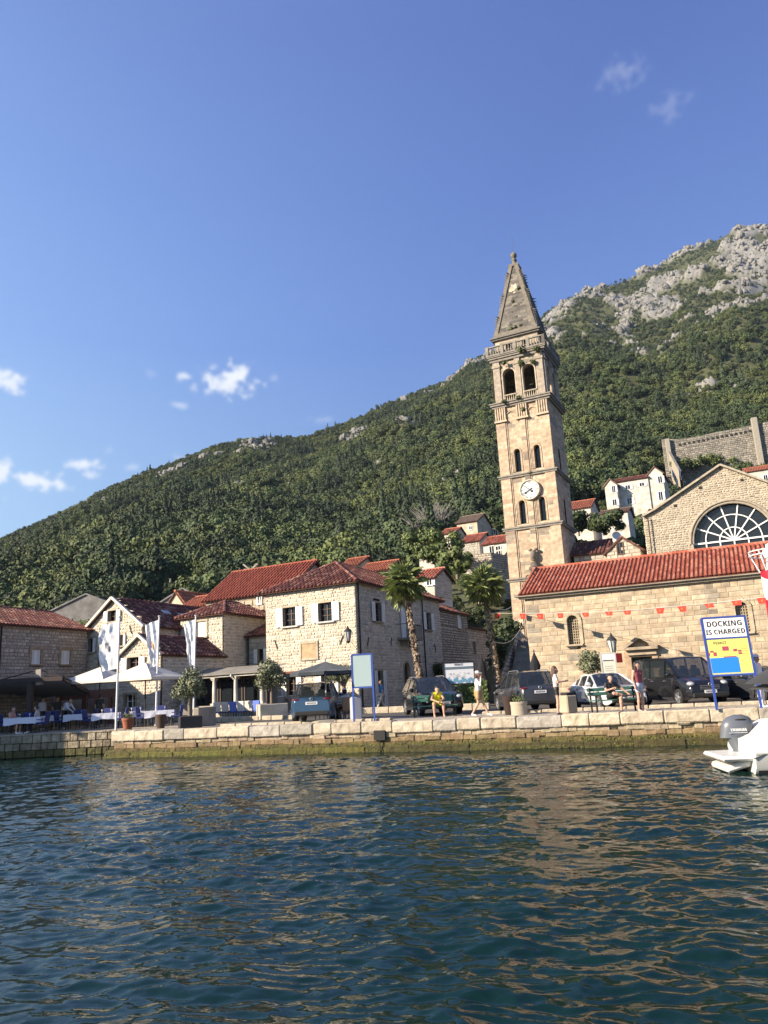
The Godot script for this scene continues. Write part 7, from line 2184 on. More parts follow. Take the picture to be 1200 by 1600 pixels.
func build_cars() -> void:
	var suv := {"L": 4.5, "W": 1.86, "wr": 0.36, "clr": 0.24, "wx": [-1.33, 1.36], "paint": "paint_blue",
		"top": [Vector2(-2.25, 0.92), Vector2(-2.19, 1.06), Vector2(-1.9, 1.1), Vector2(0.75, 1.02), Vector2(1.0, 1.03), Vector2(1.75, 0.95), Vector2(2.1, 0.86), Vector2(2.2, 0.72), Vector2(2.25, 0.62)],
		"house": [-2.2, -1.62, 0.15, 1.05, 1.66], "side": [-1.75, 0.75], "posts": [-0.95, -0.05], "handles": [-1.05, 0.0], "seams": [-0.08, 0.98, -1.05], "head": [0.2, 0.8, 0.66, 0.22, 0.1, 0.2], "tail": [0.1, 0.98, 0.64, 0.12, 0.045, 0.2],
		"plate": [0.82, 0.52], "badge": [0.99, 0.73], "grille": 0.66, "seats": [[0.0, -0.38], [0.0, 0.38], [-0.95, -0.38], [-0.95, 0.38]], "tumble": 0.72, "rails": true}
	car("parked_car", "blue sport utility car seen from behind, parked at the dark parasol", at_y(px(497, 1120, 35.2), Q), Vector3(0.02, 0, -1), suv)
	var s2 := suv.duplicate(); s2.paint = "paint_grey"
	car("parked_car", "dark grey sport utility car seen from behind, parked in front of the church corner", at_y(px(822, 1105, 34.4), Q), Vector3(-0.12, 0, -1), s2)
	var s3 := suv.duplicate(); s3.paint = "paint_black"
	s3.merge({"L": 4.75, "W": 1.94, "head": [0.2, 0.78, 0.7, 0.2, 0.09, 0.15], "wx": [-1.4, 1.42], "gh": 0.26, "house": [-2.3, -1.7, 0.1, 1.05, 1.66], "top": [Vector2(-2.37, 0.9), Vector2(-2.3, 1.06), Vector2(-1.9, 1.1), Vector2(0.75, 1.03), Vector2(1.05, 1.05), Vector2(1.8, 0.98), Vector2(2.2, 0.88), Vector2(2.32, 0.72), Vector2(2.37, 0.62)]}, true)
	car("parked_car", "black sport utility car facing the water behind the yellow bench sitter", at_y(px(675, 1110, 36.6), Q), Vector3(0.2, 0, 1), s3)
	var sed := {"L": 4.65, "W": 1.82, "wr": 0.32, "clr": 0.18, "wx": [-1.4, 1.42], "paint": "paint_silver",
		"top": [Vector2(-2.32, 0.78), Vector2(-2.25, 0.95), Vector2(-1.7, 1.0), Vector2(-1.0, 0.98), Vector2(0.7, 0.93), Vector2(1.0, 0.92), Vector2(1.8, 0.83), Vector2(2.15, 0.72), Vector2(2.28, 0.58), Vector2(2.32, 0.5)],
		"house": [-1.75, -0.85, 0.2, 1.15, 1.42], "side": [-1.3, 0.85], "posts": [-0.8, -0.1], "handles": [-0.95, 0.1], "seams": [-0.1, 0.95, -0.95], "head": [0.24, 0.66, 0.64, 0.26, 0.085, 0.2], "tail": [0.06, 0.82, 0.62, 0.08, 0.07, 0.2],
		"plate": [0.72, 0.42], "badge": [0.88, 0.6], "grille": 0.56, "seats": [[0.0, -0.36], [0.0, 0.36], [-0.9, -0.36], [-0.9, 0.36]], "tumble": 0.68}
	car("parked_car", "silver saloon car parked nose to the water behind the seated man", at_y(px(948, 1100, 33.4), Q), Vector3(0.12, 0, 1), sed)
	var s4 := sed.duplicate(); s4.paint = "paint_grey"
	car("parked_car", "grey saloon car half hidden by the docking sign", at_y(px(1178, 1090, 32.4), Q), Vector3(0.3, 0, 1), s4)
	var van := {"L": 4.8, "W": 1.92, "wr": 0.33, "clr": 0.22, "wx": [-1.5, 1.55], "paint": "paint_black", "cat": "van",
		"top": [Vector2(-2.4, 1.12), Vector2(-2.36, 1.16), Vector2(0.9, 1.14), Vector2(1.35, 1.13), Vector2(1.75, 1.05), Vector2(2.15, 0.93), Vector2(2.34, 0.78), Vector2(2.4, 0.65)],
		"house": [-2.39, -2.3, 0.55, 1.62, 1.94], "side": [-1.95, 1.2], "posts": [-0.75, 0.45, 0.6], "handles": [0.55, -0.6], "seams": [0.45, 1.35, -0.75, -2.0], "head": [0.24, 0.83, 0.68, 0.24, 0.1, 0.16], "tail": [0.03, 1.1, 0.82, 0.05, 0.25, 0.08],
		"plate": [0.7, 0.52], "badge": [1.0, 0.79], "grille": 0.68, "seats": [[0.55, -0.45], [0.55, 0.4], [-0.4, -0.45], [-0.4, 0.4], [-1.3, 0.0]], "tumble": 0.82}
	car("parked_van", "black passenger van parked in front of the church door", at_y(px(1066, 1095, 33.2), Q), Vector3(0.12, 0, 1), van)

# ---------------------------------------------------------------- motor boat at the right edge
func build_boat() -> void:
	var o := gnd(1240, 1199, 0.0)
	var t := thing("motor_boat", "white motor boat with a bathing platform and black folded canopy", "boat", o)
	base_of[t] = Vector3.ZERO
	t.rotation.y = -0.12
	var hull := []
	for i in 26:
		var f := i / 25.0
		var x := -1.15 + f * 6.4
		var hw := 1.05 * (1.0 - 0.9 * pow(maxf(0, f - 0.35) / 0.65, 2.2))
		var sheer := 0.7 + 0.42 * smoothstep(0.0, 0.14, f) + 0.3 * f * f
		var l := PackedVector3Array()
		for q in [[-0.35, 0.25], [-0.12, 0.7], [0.12, 0.92], [0.42, 1.0], [0.44, 1.035], [0.5, 1.035], [0.52, 1.0]]: l.append(Vector3(x, q[0] + 0.1 * f * maxf(0.0, q[0]), q[1] * hw))
		l.append(Vector3(x, sheer, hw * 0.9)); l.append(Vector3(x, sheer + 0.02, hw * 0.7))
		for k in range(8, -1, -1): l.append(Vector3(l[k].x, l[k].y, -l[k].z))
		hull.append(l)
	var hm := MB.new(); hm.col = Color(0.6, 0.6, 0.565)
	hm.grid(hull)
	var st: PackedVector3Array = hull[0]
	for k in 8: hm.quad(st[k], st[k + 1], st[16 - k], st[17 - k])
	part(t, "hull", hm, M.paint_gloss)
	var pf := MB.new(); pf.col = Color(0.6, 0.6, 0.57)
	pf.bev(Transform3D(Basis(), Vector3(-1.45, 0.33, 0)), Vector3(0.8, 0.12, 1.7), 0.05)
	pf.bev(Transform3D(Basis(Vector3(0, 0, 1), 0.28), Vector3(-1.3, 0.18, 0)), Vector3(0.9, 0.16, 1.3), 0.05)
	part(t, "bathing_platform", pf, M.paint_gloss)
	var rb := MB.new(); rb.col = Color(0.1, 0.1, 0.1)
	var pts := []; var rr := []
	for k in 14:
		var f := k / 13.0
		pts.append(Vector3(-1.2 + f * 3.2, 0.34 + 0.34 * sqrt(f), 1.06)); rr.append(0.018)
	rb.tube(pts, rr, 5)
	part(t, "rubbing_strake", rb, M.flat)
	var stripe := MB.new(); stripe.col = Color(0.012, 0.014, 0.016)
	for sg in [-1.0, 1.0]: stripe.quad(Vector3(-1.1, 0.06, sg * 0.93), Vector3(3, 0.06, sg * 0.9), Vector3(3, -0.2, sg * 0.75), Vector3(-1.1, -0.2, sg * 0.8))
	part(t, "bottom_paint", stripe, M.flat, true)
	mat("logo_dark", Color(0.03, 0.03, 0.035), 0.5)
	base_of[t] = Vector3.ZERO
	text(t, "lettering", "AT", Vector3(-0.22, 0.26, 1.04), Vector3(1, 0, 0), UP, 0.17, M.logo_dark)
	for k in 3:
		var lg := MB.new(); lg.col = [Color(0.5, 0.09, 0.03), Color(0.06, 0.07, 0.1), Color(0.06, 0.07, 0.1)][k]
		lg.tube([Vector3(-0.62, 0.33 - k * 0.06, 1.04), Vector3(-0.52, 0.37 - k * 0.06, 1.045), Vector3(-0.42, 0.32 - k * 0.06, 1.045)], [0.008, 0.018, 0.008], 5)
		part(t, "logo_stroke", lg, M.flat)
	for x in [-0.86, -0.78]:
		var fm := MB.new(); fm.col = Color(0.3, 0.3, 0.3)
		fm.ball(Vector3(x, 0.36, 1.0), Vector3(0.02, 0.02, 0.02), 8, 5)
		part(t, "fitting", fm, M.metal)
	# outboard motors
	for q in [[Vector3(-1.12, 0.18, -0.35), 0.88, "large grey outboard motor with a white name on its cowl"], [Vector3(-0.75, 0.0, 0.45), 0.66, "smaller silver outboard motor tilted behind the boat rail"]]:
		var m := thing("outboard_motor", q[2], "outboard motor", o + Basis(UP, -0.12) * q[0], "outboard motors")
		base_of[m] = Vector3.ZERO
		m.rotation.y = -0.12; m.scale = Vector3.ONE * q[1]
		var cw := []
		for k in 13:
			var f := k / 12.0
			var y := 0.62 + f * 0.62
			var w := 0.25 * sqrt(maxf(0.02, 1.0 - pow(maxf(0, f - 0.45) / 0.56, 2.4))) * (0.9 + 0.1 * sin(f * PI))
			var dx := 0.44 * sqrt(maxf(0.01, 1.0 - pow(maxf(0, f - 0.5) / 0.52, 2.2)))
			var l := PackedVector3Array()
			for a in 18:
				var an := TAU * a / 18
				l.append(Vector3(cos(an) * dx + 0.12 * f, y, sin(an) * w))
			cw.append(l)
		var cm := MB.new(); cm.col = Color(0.1, 0.112, 0.13) if q[1] > 0.8 else Color(0.3, 0.32, 0.35)
		cm.grid(cw, true)
		part(m, "cowl", cm, M.paint_gloss)
		var vm := MB.new(); vm.col = Color(0.01, 0.01, 0.01)
		vm.ball(Vector3(0.12, 1.1, 0.17), Vector3(0.18, 0.035, 0.05), 10, 5)
		part(m, "air_intake", vm, M.flat)
		var lm := MB.new(); lm.col = Color(0.09, 0.1, 0.115)
		lm.tube([Vector3(0.02, 0.66, 0), Vector3(0.06, 0.3, 0), Vector3(0.08, -0.4, 0)], [0.3, 0.2, 0.12], 10)
		part(m, "leg", lm, M.paint_gloss)
		mat("white_ink", Color(0.7, 0.7, 0.7), 0.5)
		text(m, "lettering", "YAMAHA" if q[1] > 0.8 else "200", Vector3(0.02, 0.84, 0.262), Vector3(1, 0, 0.05), UP, 0.075, M.white_ink, true)
		var bm := MB.new(); bm.col = Color(0.6, 0.6, 0.62)
		bm.box(Vector3(0.0, 0.76, 0.25), Vector3(0.5, 0.02, 0.02))
		part(m, "trim_line", bm, M.metal)
	# canopy on steel bows
	var cb := MB.new(); cb.col = Color(0.012, 0.012, 0.013)
	var cp := []
	for k in 7:
		var f := k / 6.0
		cp.append([Vector3(-0.55, 2.0, lerpf(-0.95, 0.95, f)), Vector3(-0.1, 2.26 + 0.1 * sin(f * PI), lerpf(-1.0, 1.0, f)), Vector3(0.9, 2.42 + 0.08 * sin(f * PI), lerpf(-1.0, 1.0, f)), Vector3(2.0, 2.4, lerpf(-1.0, 1.0, f)), Vector3(1.6, 2.2, lerpf(-0.9, 0.9, f)), Vector3(0.2, 2.08, lerpf(-0.9, 0.9, f)), Vector3(-0.5, 1.86, lerpf(-0.9, 0.9, f))])
	cb.grid(cp)
	part(t, "canopy", cb, M.cloth)
	for z in [-0.95, 0.95]:
		for q in [[Vector3(-0.4, 2.0, z), Vector3(1.6, 0.95, z)], [Vector3(-0.3, 2.08, z), Vector3(1.75, 1.05, z)], [Vector3(0.4, 2.2, z), Vector3(2.0, 0.95, z)]]:
			var rm := MB.new(); rm.col = Color(0.62, 0.62, 0.62)
			rm.rod(q[0], q[1], 0.018, 7)
			part(t, "canopy_bow", rm, M.metal)
	var am := MB.new(); am.col = Color(0.3, 0.3, 0.3)
	am.rod(Vector3(-0.02, 0.8, 0.95), Vector3(-0.1, 1.7, 0.95), 0.012)
	part(t, "flag_staff", am, M.metal)

# ---------------------------------------------------------------- furniture of the quay and the restaurant
var bench_at := []
var chair_at := Vector3()

func bench(p: Vector3, yaw: float, label: String) -> void:
	var t := thing("bench", label, "bench", p, "green benches")
	base_of[t] = Vector3.ZERO
	t.rotation.y = yaw
	for q in [[0.45, 0.18], [0.45, 0.03], [0.45, -0.12]]:
		var m := MB.new(); m.col = Color(0.05, 0.15, 0.11)
		m.bev(Transform3D(Basis(), Vector3(0, q[0], q[1])), Vector3(1.9, 0.04, 0.13), 0.01)
		part(t, "seat_slat", m, M.flat)
	for y in [0.68, 0.83]:
		var m := MB.new(); m.col = Color(0.05, 0.15, 0.11)
		m.bev(Transform3D(Basis(Vector3(1, 0, 0), -0.15), Vector3(0, y, -0.26 - (y - 0.68) * 0.15)), Vector3(1.9, 0.12, 0.035), 0.01)
		part(t, "back_slat", m, M.flat)
	for x in [-0.85, 0.85]:
		for z in [0.2, -0.2]:
			var m := MB.new(); m.col = Color(0.012, 0.012, 0.013)
			m.beam(Vector3(x, 0, z), Vector3(x, 0.62 if z > 0 else 0.9, z - (0.0 if z > 0 else 0.06)), 0.05, 0.05)
			part(t, "leg", m, M.flat)
		var a := MB.new(); a.col = Color(0.012, 0.012, 0.013)
		a.beam(Vector3(x, 0.62, 0.22), Vector3(x, 0.64, -0.22), 0.05, 0.04)
		part(t, "armrest", a, M.flat)

func parasol(called: String, label: String, p: Vector3, h: float, r: float, rim: float, sides: int, c: Color, pole: Color, off := Vector3.ZERO) -> void:
	var t := thing(called, label, "parasol", p)
	var m := MB.new(); m.col = c
	var top := p + UP * h + off
	var ring := []
	for k in sides:
		var a := TAU * (k + 0.5) / sides + 0.35
		ring.append(top + Vector3(cos(a) * r, -rim, sin(a) * r))
	for k in sides:
		var a: Vector3 = ring[k]; var b: Vector3 = ring[(k + 1) % sides]
		# each gore sags a little between its ribs
		var m1: Vector3 = (a + b) * 0.5 + (top - (a + b) * 0.5) * 0.04 - UP * 0.03; var m2: Vector3 = (a + b + top) / 3.0 - UP * 0.07
		m.tri(top, a, m2); m.tri(a, m1, m2); m.tri(m1, b, m2); m.tri(b, top, m2)
		m.quad(a, m1, m1 - UP * 0.14, a - UP * 0.14); m.quad(m1, b, b - UP * 0.14, m1 - UP * 0.14)
	part(t, "canopy", m, M.flag_cloth if c.r > 0.3 else M.cloth)
	var pm := MB.new(); pm.col = pole
	pm.rod(p, top + UP * 0.12, 0.035, 8)
	part(t, "pole", pm, M.flat)
	for k in sides:
		var rb := MB.new(); rb.col = pole
		rb.rod(top - UP * 0.04, ring[k] - UP * 0.01, 0.012, 5)
		part(t, "rib", rb, M.flat)
	var bm := MB.new(); bm.col = Color(0.3, 0.29, 0.27)
	bm.bev(Transform3D(Basis(), p + UP * 0.06), Vector3(0.7, 0.12, 0.7), 0.02)
	part(t, "base", bm, M.plaster)

func closed_parasol(p: Vector3, h: float, label: String) -> void:
	var t := thing("closed_parasol", label, "parasol", p, "closed black parasols")
	var m := MB.new(); m.col = Color(0.007, 0.007, 0.008)
	var rows := []
	for k in 9:
		var f := k / 8.0
		var l := PackedVector3Array()
		for a in 20:
			var an := TAU * a / 20
			var rr: float = [0.4, 0.36, 0.34, 0.3, 0.2, 0.27, 0.2, 0.1, 0.02][k] * (1.0 + 0.22 * cos(an * 6.0) * (1.0 - f))
			l.append(p + Vector3(cos(an) * rr, h * (0.28 + 0.72 * f), sin(an) * rr))
		rows.append(l)
	m.grid(rows, true)
	part(t, "folded_canopy", m, M.cloth)
	var pm := MB.new(); pm.col = Color(0.03, 0.03, 0.03)
	pm.rod(p, p + UP * (h + 0.1), 0.035)
	part(t, "pole", pm, M.flat)

func flagpole(p: Vector3, top_px: Array, label: String, hang: float, wide: float, mark: Color, sd: int) -> void:
	var top := onplane(top_px[0], top_px[1], p, Vector3(0, 0, 1))
	var t := thing("flagpole", label, "flagpole", p, "white flagpoles on the quay")
	var m := MB.new(); m.col = Color(0.62, 0.63, 0.64)
	m.tube([p, top], [0.055, 0.04], 10)
	part(t, "pole", m, M.paint_gloss)
	var c := MB.new(); c.col = Color(0.5, 0.5, 0.5)
	c.ball(top + UP * 0.04, Vector3(0.09, 0.04, 0.09), 10, 5)
	part(t, "cap", c, M.paint_gloss)
	var f := FastNoiseLite.new(); f.seed = sd; f.frequency = 1.3
	var rows := []
	var n := 26
	for i in n + 1:
		var y := float(i) / n
		var l := PackedVector3Array()
		for j in 13:
			var x := j / 12.0
			var bulge: float = wide * (0.92 + 0.25 * sin(y * PI * 0.85 + sd)) * (1.0 - (0.55 * pow(maxf(0.0, y - 0.6) / 0.4, 1.6) if sd == 3 else 0.0) + (0.2 * y if sd == 1 else 0.0))
			var fold := f.get_noise_2d(x * 1.6 + y * 0.8, y * 1.4) * 0.22 * x + sin(x * 9.0 + y * 3.0) * 0.035 * x
			l.append(top.lerp(p, 0.03 + 0.02 * x) - Vector3(x * bulge, y * hang + 0.12 * x * x * (1.0 - y), fold) - Vector3(0.05, 0, 0))
		rows.append(l)
	var fm := MB.new(); fm.col = Color(0.74, 0.74, 0.74)
	fm.grid(rows)
	# faded print
	var fl := part(t, "flag", fm, M.flag_cloth)
	var pm := MB.new(); pm.col = mark
	for i in range(10, 17):
		for j in range(4, 9):
			if (Vector2(i - 13.0 + (j - 6) * 0.8, (j - 6.0) * 1.8)).length() > 2.3: continue
			var d := Vector3(0, 0, 0.006)
			pm.quad(rows[i][j] + d, rows[i][j + 1] + d, rows[i + 1][j + 1] + d, rows[i + 1][j] + d)
	part(fl, "printed_mark", pm, M.flag_cloth)

func table(p: Vector3, w: float, d: float, yaw: float, label: String) -> void:
	var t := thing("restaurant_table", label, "table", p, "laid tables on the terrace")
	base_of[t] = Vector3.ZERO
	t.rotation.y = yaw
	var m := MB.new(); m.col = Color(0.1, 0.08, 0.06)
	for x in [-w * 0.4, w * 0.4]:
		for z in [-d * 0.4, d * 0.4]:
			var l := MB.new(); l.col = Color(0.05, 0.045, 0.04)
			l.rod(Vector3(x, 0, z), Vector3(x, 0.72, z), 0.025)
			part(t, "leg", l, M.flat)
	m.box(Vector3(0, 0.73, 0), Vector3(w, 0.03, d))
	part(t, "tabletop", m, M.flat)
	var c := MB.new(); c.col = Color(0.66, 0.67, 0.74)
	var rim := []
	var edge := []
	for k in 24:
		var a := TAU * k / 24
		var s := 1.0 / maxf(absf(cos(a)), absf(sin(a)))
		var e := Vector3(cos(a) * s * w * 0.51, 0.752, sin(a) * s * d * 0.51)
		edge.append(e)
		var drop := 0.28 + 0.12 * (s - 1.0) * 2.0 + 0.02 * sin(k * 2.6)
		rim.append(Vector3(e.x * (1.04 + 0.03 * sin(k * 1.9)), 0.75 - drop, e.z * (1.04 + 0.03 * cos(k * 2.3))))
	for k in 24:
		c.tri(Vector3(0, 0.752, 0), edge[k], edge[(k + 1) % 24]); c.quad(edge[k], edge[(k + 1) % 24], rim[(k + 1) % 24], rim[k])
	part(t, "tablecloth", c, M.cloth)
	for q in [[-0.2, 0.1], [0.22, -0.1]]:
		var g := MB.new(); g.col = Color(0.5, 0.52, 0.55)
		g.lathe(Transform3D(Basis(), Vector3(q[0], 0.755, q[1])), [Vector2(0.035, 0), Vector2(0.008, 0.02), Vector2(0.008, 0.09), Vector2(0.04, 0.13), Vector2(0.035, 0.19)], 8)
		part(t, "wine_glass", g, M.paint_gloss)

func make_chair(c: Color, label: String, at: Vector3, yaw: float, group: String, cush := Color(-1, 0, 0)) -> Node3D:
	var t := thing("terrace_chair", label, "chair", at, group)
	base_of[t] = Vector3.ZERO
	t.rotation.y = yaw
	var s := MB.new(); s.col = c
	s.bev(Transform3D(Basis(), Vector3(0, 0.44, 0)), Vector3(0.5, 0.1, 0.5), 0.03)
	part(t, "seat", s, M.cloth)
	var b := MB.new(); b.col = c if cush.r < 0 else cush
	b.bev(Transform3D(Basis(Vector3(1, 0, 0), -0.14), Vector3(0, 0.72, -0.25)), Vector3(0.5, 0.54, 0.09), 0.03)
	part(t, "backrest", b, M.cloth)
	for x in [-0.21, 0.21]:
		for z in [-0.21, 0.21]:
			var l := MB.new(); l.col = Color(0.06, 0.05, 0.04)
			l.rod(Vector3(x, 0, z), Vector3(x * 0.95, 0.4, z * 0.95), 0.018)
			part(t, "leg", l, M.flat)
		var a := MB.new(); a.col = c
		a.beam(Vector3(x * 1.2, 0.64, -0.22), Vector3(x * 1.2, 0.62, 0.2), 0.05, 0.04)
		part(t, "armrest", a, M.cloth)
	return t

func pot(p: Vector3, r: float, h: float, c: Color, label: String, plant := 0.0, foot := 0.68) -> void:
	var t := thing("plant_pot", label, "plant pot", p)
	var m := MB.new(); m.col = c
	m.lathe(Transform3D(Basis(), p), [Vector2(r * foot, 0), Vector2(r * maxf(0.92, foot), h * 0.78), Vector2(r, h * 0.8), Vector2(r, h), Vector2(r * 0.86, h), Vector2(r * 0.82, h * 0.9), Vector2(0.01, h * 0.9)], 20)
	part(t, "pot", m, M.plaster)
	if plant > 0.0:
		var l := MB.new()
		for k in 150:
			var d := Vector3(rng.randfn(), absf(rng.randfn()) + 0.2, rng.randfn()).normalized()
			leaf_face(l, rng, p + UP * h + d * plant * rng.randf(), d, 0.045)
		for i in l.c.size(): l.c[i] = Color(0.09, 0.11, 0.035) * l.c[i]
		part(t, "plant", l, M.leaf)

func board(called: String, label: String, cat: String, p: Vector3, right: Vector3, w: float, y0: float, y1: float, post: Color, face: Color, tilt := 0.0) -> Node3D:
	var t := thing(called, label, cat, p)
	var up := (UP + right * tilt).normalized()
	var n := right.cross(up).normalized()
	for s in [-0.5, 0.5]:
		var m := MB.new(); m.col = post
		m.beam(p + right * w * s, p + right * w * s + up * y1, 0.07, 0.07, n)
		part(t, "post", m, M.flat)
	for y in [y0, y1]:
		var m := MB.new(); m.col = post
		m.beam(p - right * w * 0.5 + up * y + n * 0.002, p + right * w * 0.5 + up * y + n * 0.002, 0.06, 0.06, n)
		part(t, "rail", m, M.flat)
	var f := MB.new(); f.col = face
	f.obox(Transform3D(Basis(right, up, n), p + up * (y0 + y1) * 0.5), Vector3(w - 0.07, y1 - y0 - 0.06, 0.03))
	part(t, "panel", f, M.flat)
	return t

func patch(t: Node3D, called: String, p: Vector3, right: Vector3, up: Vector3, w: float, h: float, c: Color, lift := 0.019) -> void:
	var m := MB.new(); m.col = c
	m.obox(Transform3D(Basis(right, up, right.cross(up)), p + right.cross(up) * lift), Vector3(w, h, 0.006))
	part(t, called, m, M.flat)

func lantern(called: String, label: String, p: Vector3, arm: Vector3) -> void:
	var t := thing(called, label, "street lamp", p)
	var m := MB.new(); m.col = Color(0.02, 0.022, 0.022)
	if arm != Vector3.ZERO:
		m.beam(p + arm, p, 0.03, 0.03); m.beam(p + arm - UP * 0.5, p - arm * -0.3, 0.02, 0.02)
	m.lathe(Transform3D(Basis(), p + UP * 0.62), [Vector2(0.26, 0), Vector2(0.2, 0.1), Vector2(0.08, 0.2), Vector2(0.03, 0.34), Vector2(0.001, 0.36)], 6)
	m.lathe(Transform3D(Basis(), p), [Vector2(0.03, -0.1), Vector2(0.12, 0.0), Vector2(0.12, 0.05)], 6)
	for k in 6:
		var a := TAU * k / 6
		m.rod(p + Vector3(cos(a) * 0.12, 0.04, sin(a) * 0.12), p + Vector3(cos(a) * 0.24, 0.64, sin(a) * 0.24), 0.012, 4)
	part(t, "lamp_frame", m, M.flat)
	var g := MB.new(); g.col = Color(0.5, 0.5, 0.46)
	g.lathe(Transform3D(Basis(), p + UP * 0.05), [Vector2(0.11, 0), Vector2(0.23, 0.58)], 6)
	part(t, "lamp_glass", g, M.paint_gloss)
	if arm == Vector3.ZERO:
		var s := MB.new(); s.col = Color(0.03, 0.032, 0.032)
		s.tube([at_y(p, Q), p - UP * 0.05], [0.07, 0.04], 8)
		part(t, "lamp_post", s, M.flat)

func build_restaurant() -> void:
	rng.seed = 808
	# white arcade in front of the left houses
	var a0 := Vector3(-13.0, Q, -47.0); var a1 := Vector3(-6.9, Q, -43.5)
	var ux := (a1 - a0).normalized(); var n := ux.cross(UP); var iz := -n
	var len := a0.distance_to(a1)
	var t := thing("arcade", "white colonnade with dark glass and a grey canopy roof", "arcade", a0)
	var par := MB.new(); par.col = Color(0.52, 0.49, 0.43)
	par.obox(Transform3D(Basis(ux, UP, n), a0 + ux * len * 0.5 + UP * 0.4), Vector3(len, 0.8, 0.3))
	part(t, "parapet", par, M.plaster)
	for u in [286, 335, 368.5, 409.5]:
		var q := onplane(u, 1080, a0, n)
		var c := MB.new(); c.col = Color(0.68, 0.66, 0.62)
		var b := at_y(q, Q + 0.8)
		c.obox(Transform3D(Basis(ux, UP, n), b + UP * 0.06), Vector3(0.34, 0.12, 0.34))
		c.lathe(Transform3D(Basis(), b + UP * 0.12), [Vector2(0.13, 0), Vector2(0.12, 0.7), Vector2(0.105, 1.3)], 14)
		c.obox(Transform3D(Basis(ux, UP, n), b + UP * 1.45), Vector3(0.26, 0.08, 0.26)); c.obox(Transform3D(Basis(ux, UP, n), b + UP * 1.53), Vector3(0.34, 0.09, 0.34))
		part(t, "column", c, M.plaster)
	var bm := MB.new(); bm.col = Color(0.66, 0.65, 0.61)
	bm.obox(Transform3D(Basis(ux, UP, n), a0 + ux * len * 0.5 + UP * 2.45), Vector3(len + 0.3, 0.16, 0.4))
	part(t, "beam", bm, M.plaster)
	var rm := MB.new(); rm.col = Color(0.27, 0.255, 0.235)
	var r0 := a0 - ux * 0.3 + n * 0.35 + UP * 2.55; var r1 := a1 + ux * 0.2 + n * 0.35 + UP * 2.55
	rm.quad(r0, r1, r1 - ux * 1.0 + iz * 3.4 + UP * 0.5, r0 + iz * 3.4 + UP * 0.5); rm.quad(r0 - UP * 0.06, r1 - UP * 0.06, r1, r0)
	part(t, "canopy_roof", rm, M.plaster)
	for k in 3:
		var w0: float = [0.9, 2.75, 4.6][k]; var w1: float = [2.55, 4.4, 6.2][k]
		var f := MB.new(); f.col = Color(0.05, 0.035, 0.03)
		var c0 := a0 + iz * 0.9
		for x in [w0, w1]: f.beam(c0 + ux * x + UP * 0.75, c0 + ux * x + UP * 2.4, 0.09, 0.09, n)
		for y in [0.8, 2.3]: f.beam(c0 + ux * w0 + UP * y, c0 + ux * w1 + UP * y, 0.09, 0.09, n)
		var w := part(t, "window", f, M.flat)
		var p := MB.new()
		p.quad(c0 + ux * w0 + UP * 2.3, c0 + ux * w1 + UP * 2.3, c0 + ux * w1 + UP * 0.75, c0 + ux * w0 + UP * 0.75)
		part(w, "pane", p, M.dark_glass)
	var bk := MB.new(); bk.col = Color(0.52, 0.49, 0.43)
	bk.quad(a0 + iz * 1.6 + UP * 2.5, a1 - ux * 0.6 + iz * 1.6 + UP * 2.5, a1 - ux * 0.6 + iz * 1.6, a0 + iz * 1.6)
	part(t, "inner_wall", bk, M.plaster)
	for x in [2.0, 4.6]:
		var s := MB.new(); s.col = Color(0.6, 0.6, 0.6)
		s.ball(a0 + ux * x + n * 0.28 + UP * 2.42, Vector3(0.07, 0.1, 0.07), 8, 6)
		part(t, "spotlight", s, M.paint_gloss)
	# sun chairs below it
	var ch: Node3D = null
	for k in 6:
		var p := px(344 + k * 12.4, 1110, 44.2 - k * 0.32)
		make_chair([Color(0.04, 0.08, 0.3), Color(0.06, 0.06, 0.08), Color(0.05, 0.07, 0.2)][k % 3], "lounge chair with a cushion in the row below the arcade", at_y(p, Q), 2.6, "lounge chairs below the arcade", [Color(0.55, 0.53, 0.5), Color(0.5, 0.47, 0.43), Color(0.1, 0.16, 0.5)][k % 3])
	# standing tables in stretched white covers
	for q in [[437, 1117, "white covered standing table beside the arcade planter"], [459.5, 1116, "white covered standing table half hidden by the blue car"]]:
		var p := gnd(q[0], q[1])
		var m := MB.new(); m.col = Color(0.74, 0.74, 0.74)
		var rows := []
		for k in 9:
			var f := k / 8.0
			var l := PackedVector3Array()
			for a in 16:
				var an := TAU * a / 16
				var r := 0.2 + 0.36 * pow(absf(f - 0.42) / 0.58, 1.7)
				r *= 1.0 + 0.12 * cos(an * 4.0) * (1.0 - f)
				l.append(p + Vector3(cos(an) * r, f * 1.12, sin(an) * r))
			rows.append(l)
		m.grid(rows, true)
		var st := thing("standing_table", q[2], "table", p, "white standing tables")
		part(st, "stretch_cover", m, M.cloth)
		var tp := MB.new(); tp.col = Color(0.74, 0.74, 0.74)
		tp.lathe(Transform3D(Basis(), p + UP * 1.12), [Vector2(0.57, 0), Vector2(0.01, 0.02)], 16)
		part(st, "tabletop", tp, M.cloth)
	# dark pergola on the left
	var g := thing("pergola", "dark brown pergola with a pleated grey awning over the terrace", "pergola", at_y(px(46, 1125, 41), Q))
	var f0 := px(-60, 1068, 41); var f1 := px(98, 1066, 41); f1.y = f0.y
	var b0 := px(-60, 1092, 49); var b1 := px(138, 1084, 49); b1.y = b0.y
	var brown := Color(0.045, 0.03, 0.025)
	for q in [[f0, f1], [b0, b1], [f1, b1]]:
		var m := MB.new(); m.col = brown
		m.beam(q[0], q[1], 0.16, 0.22)
		part(g, "beam", m, M.flat)
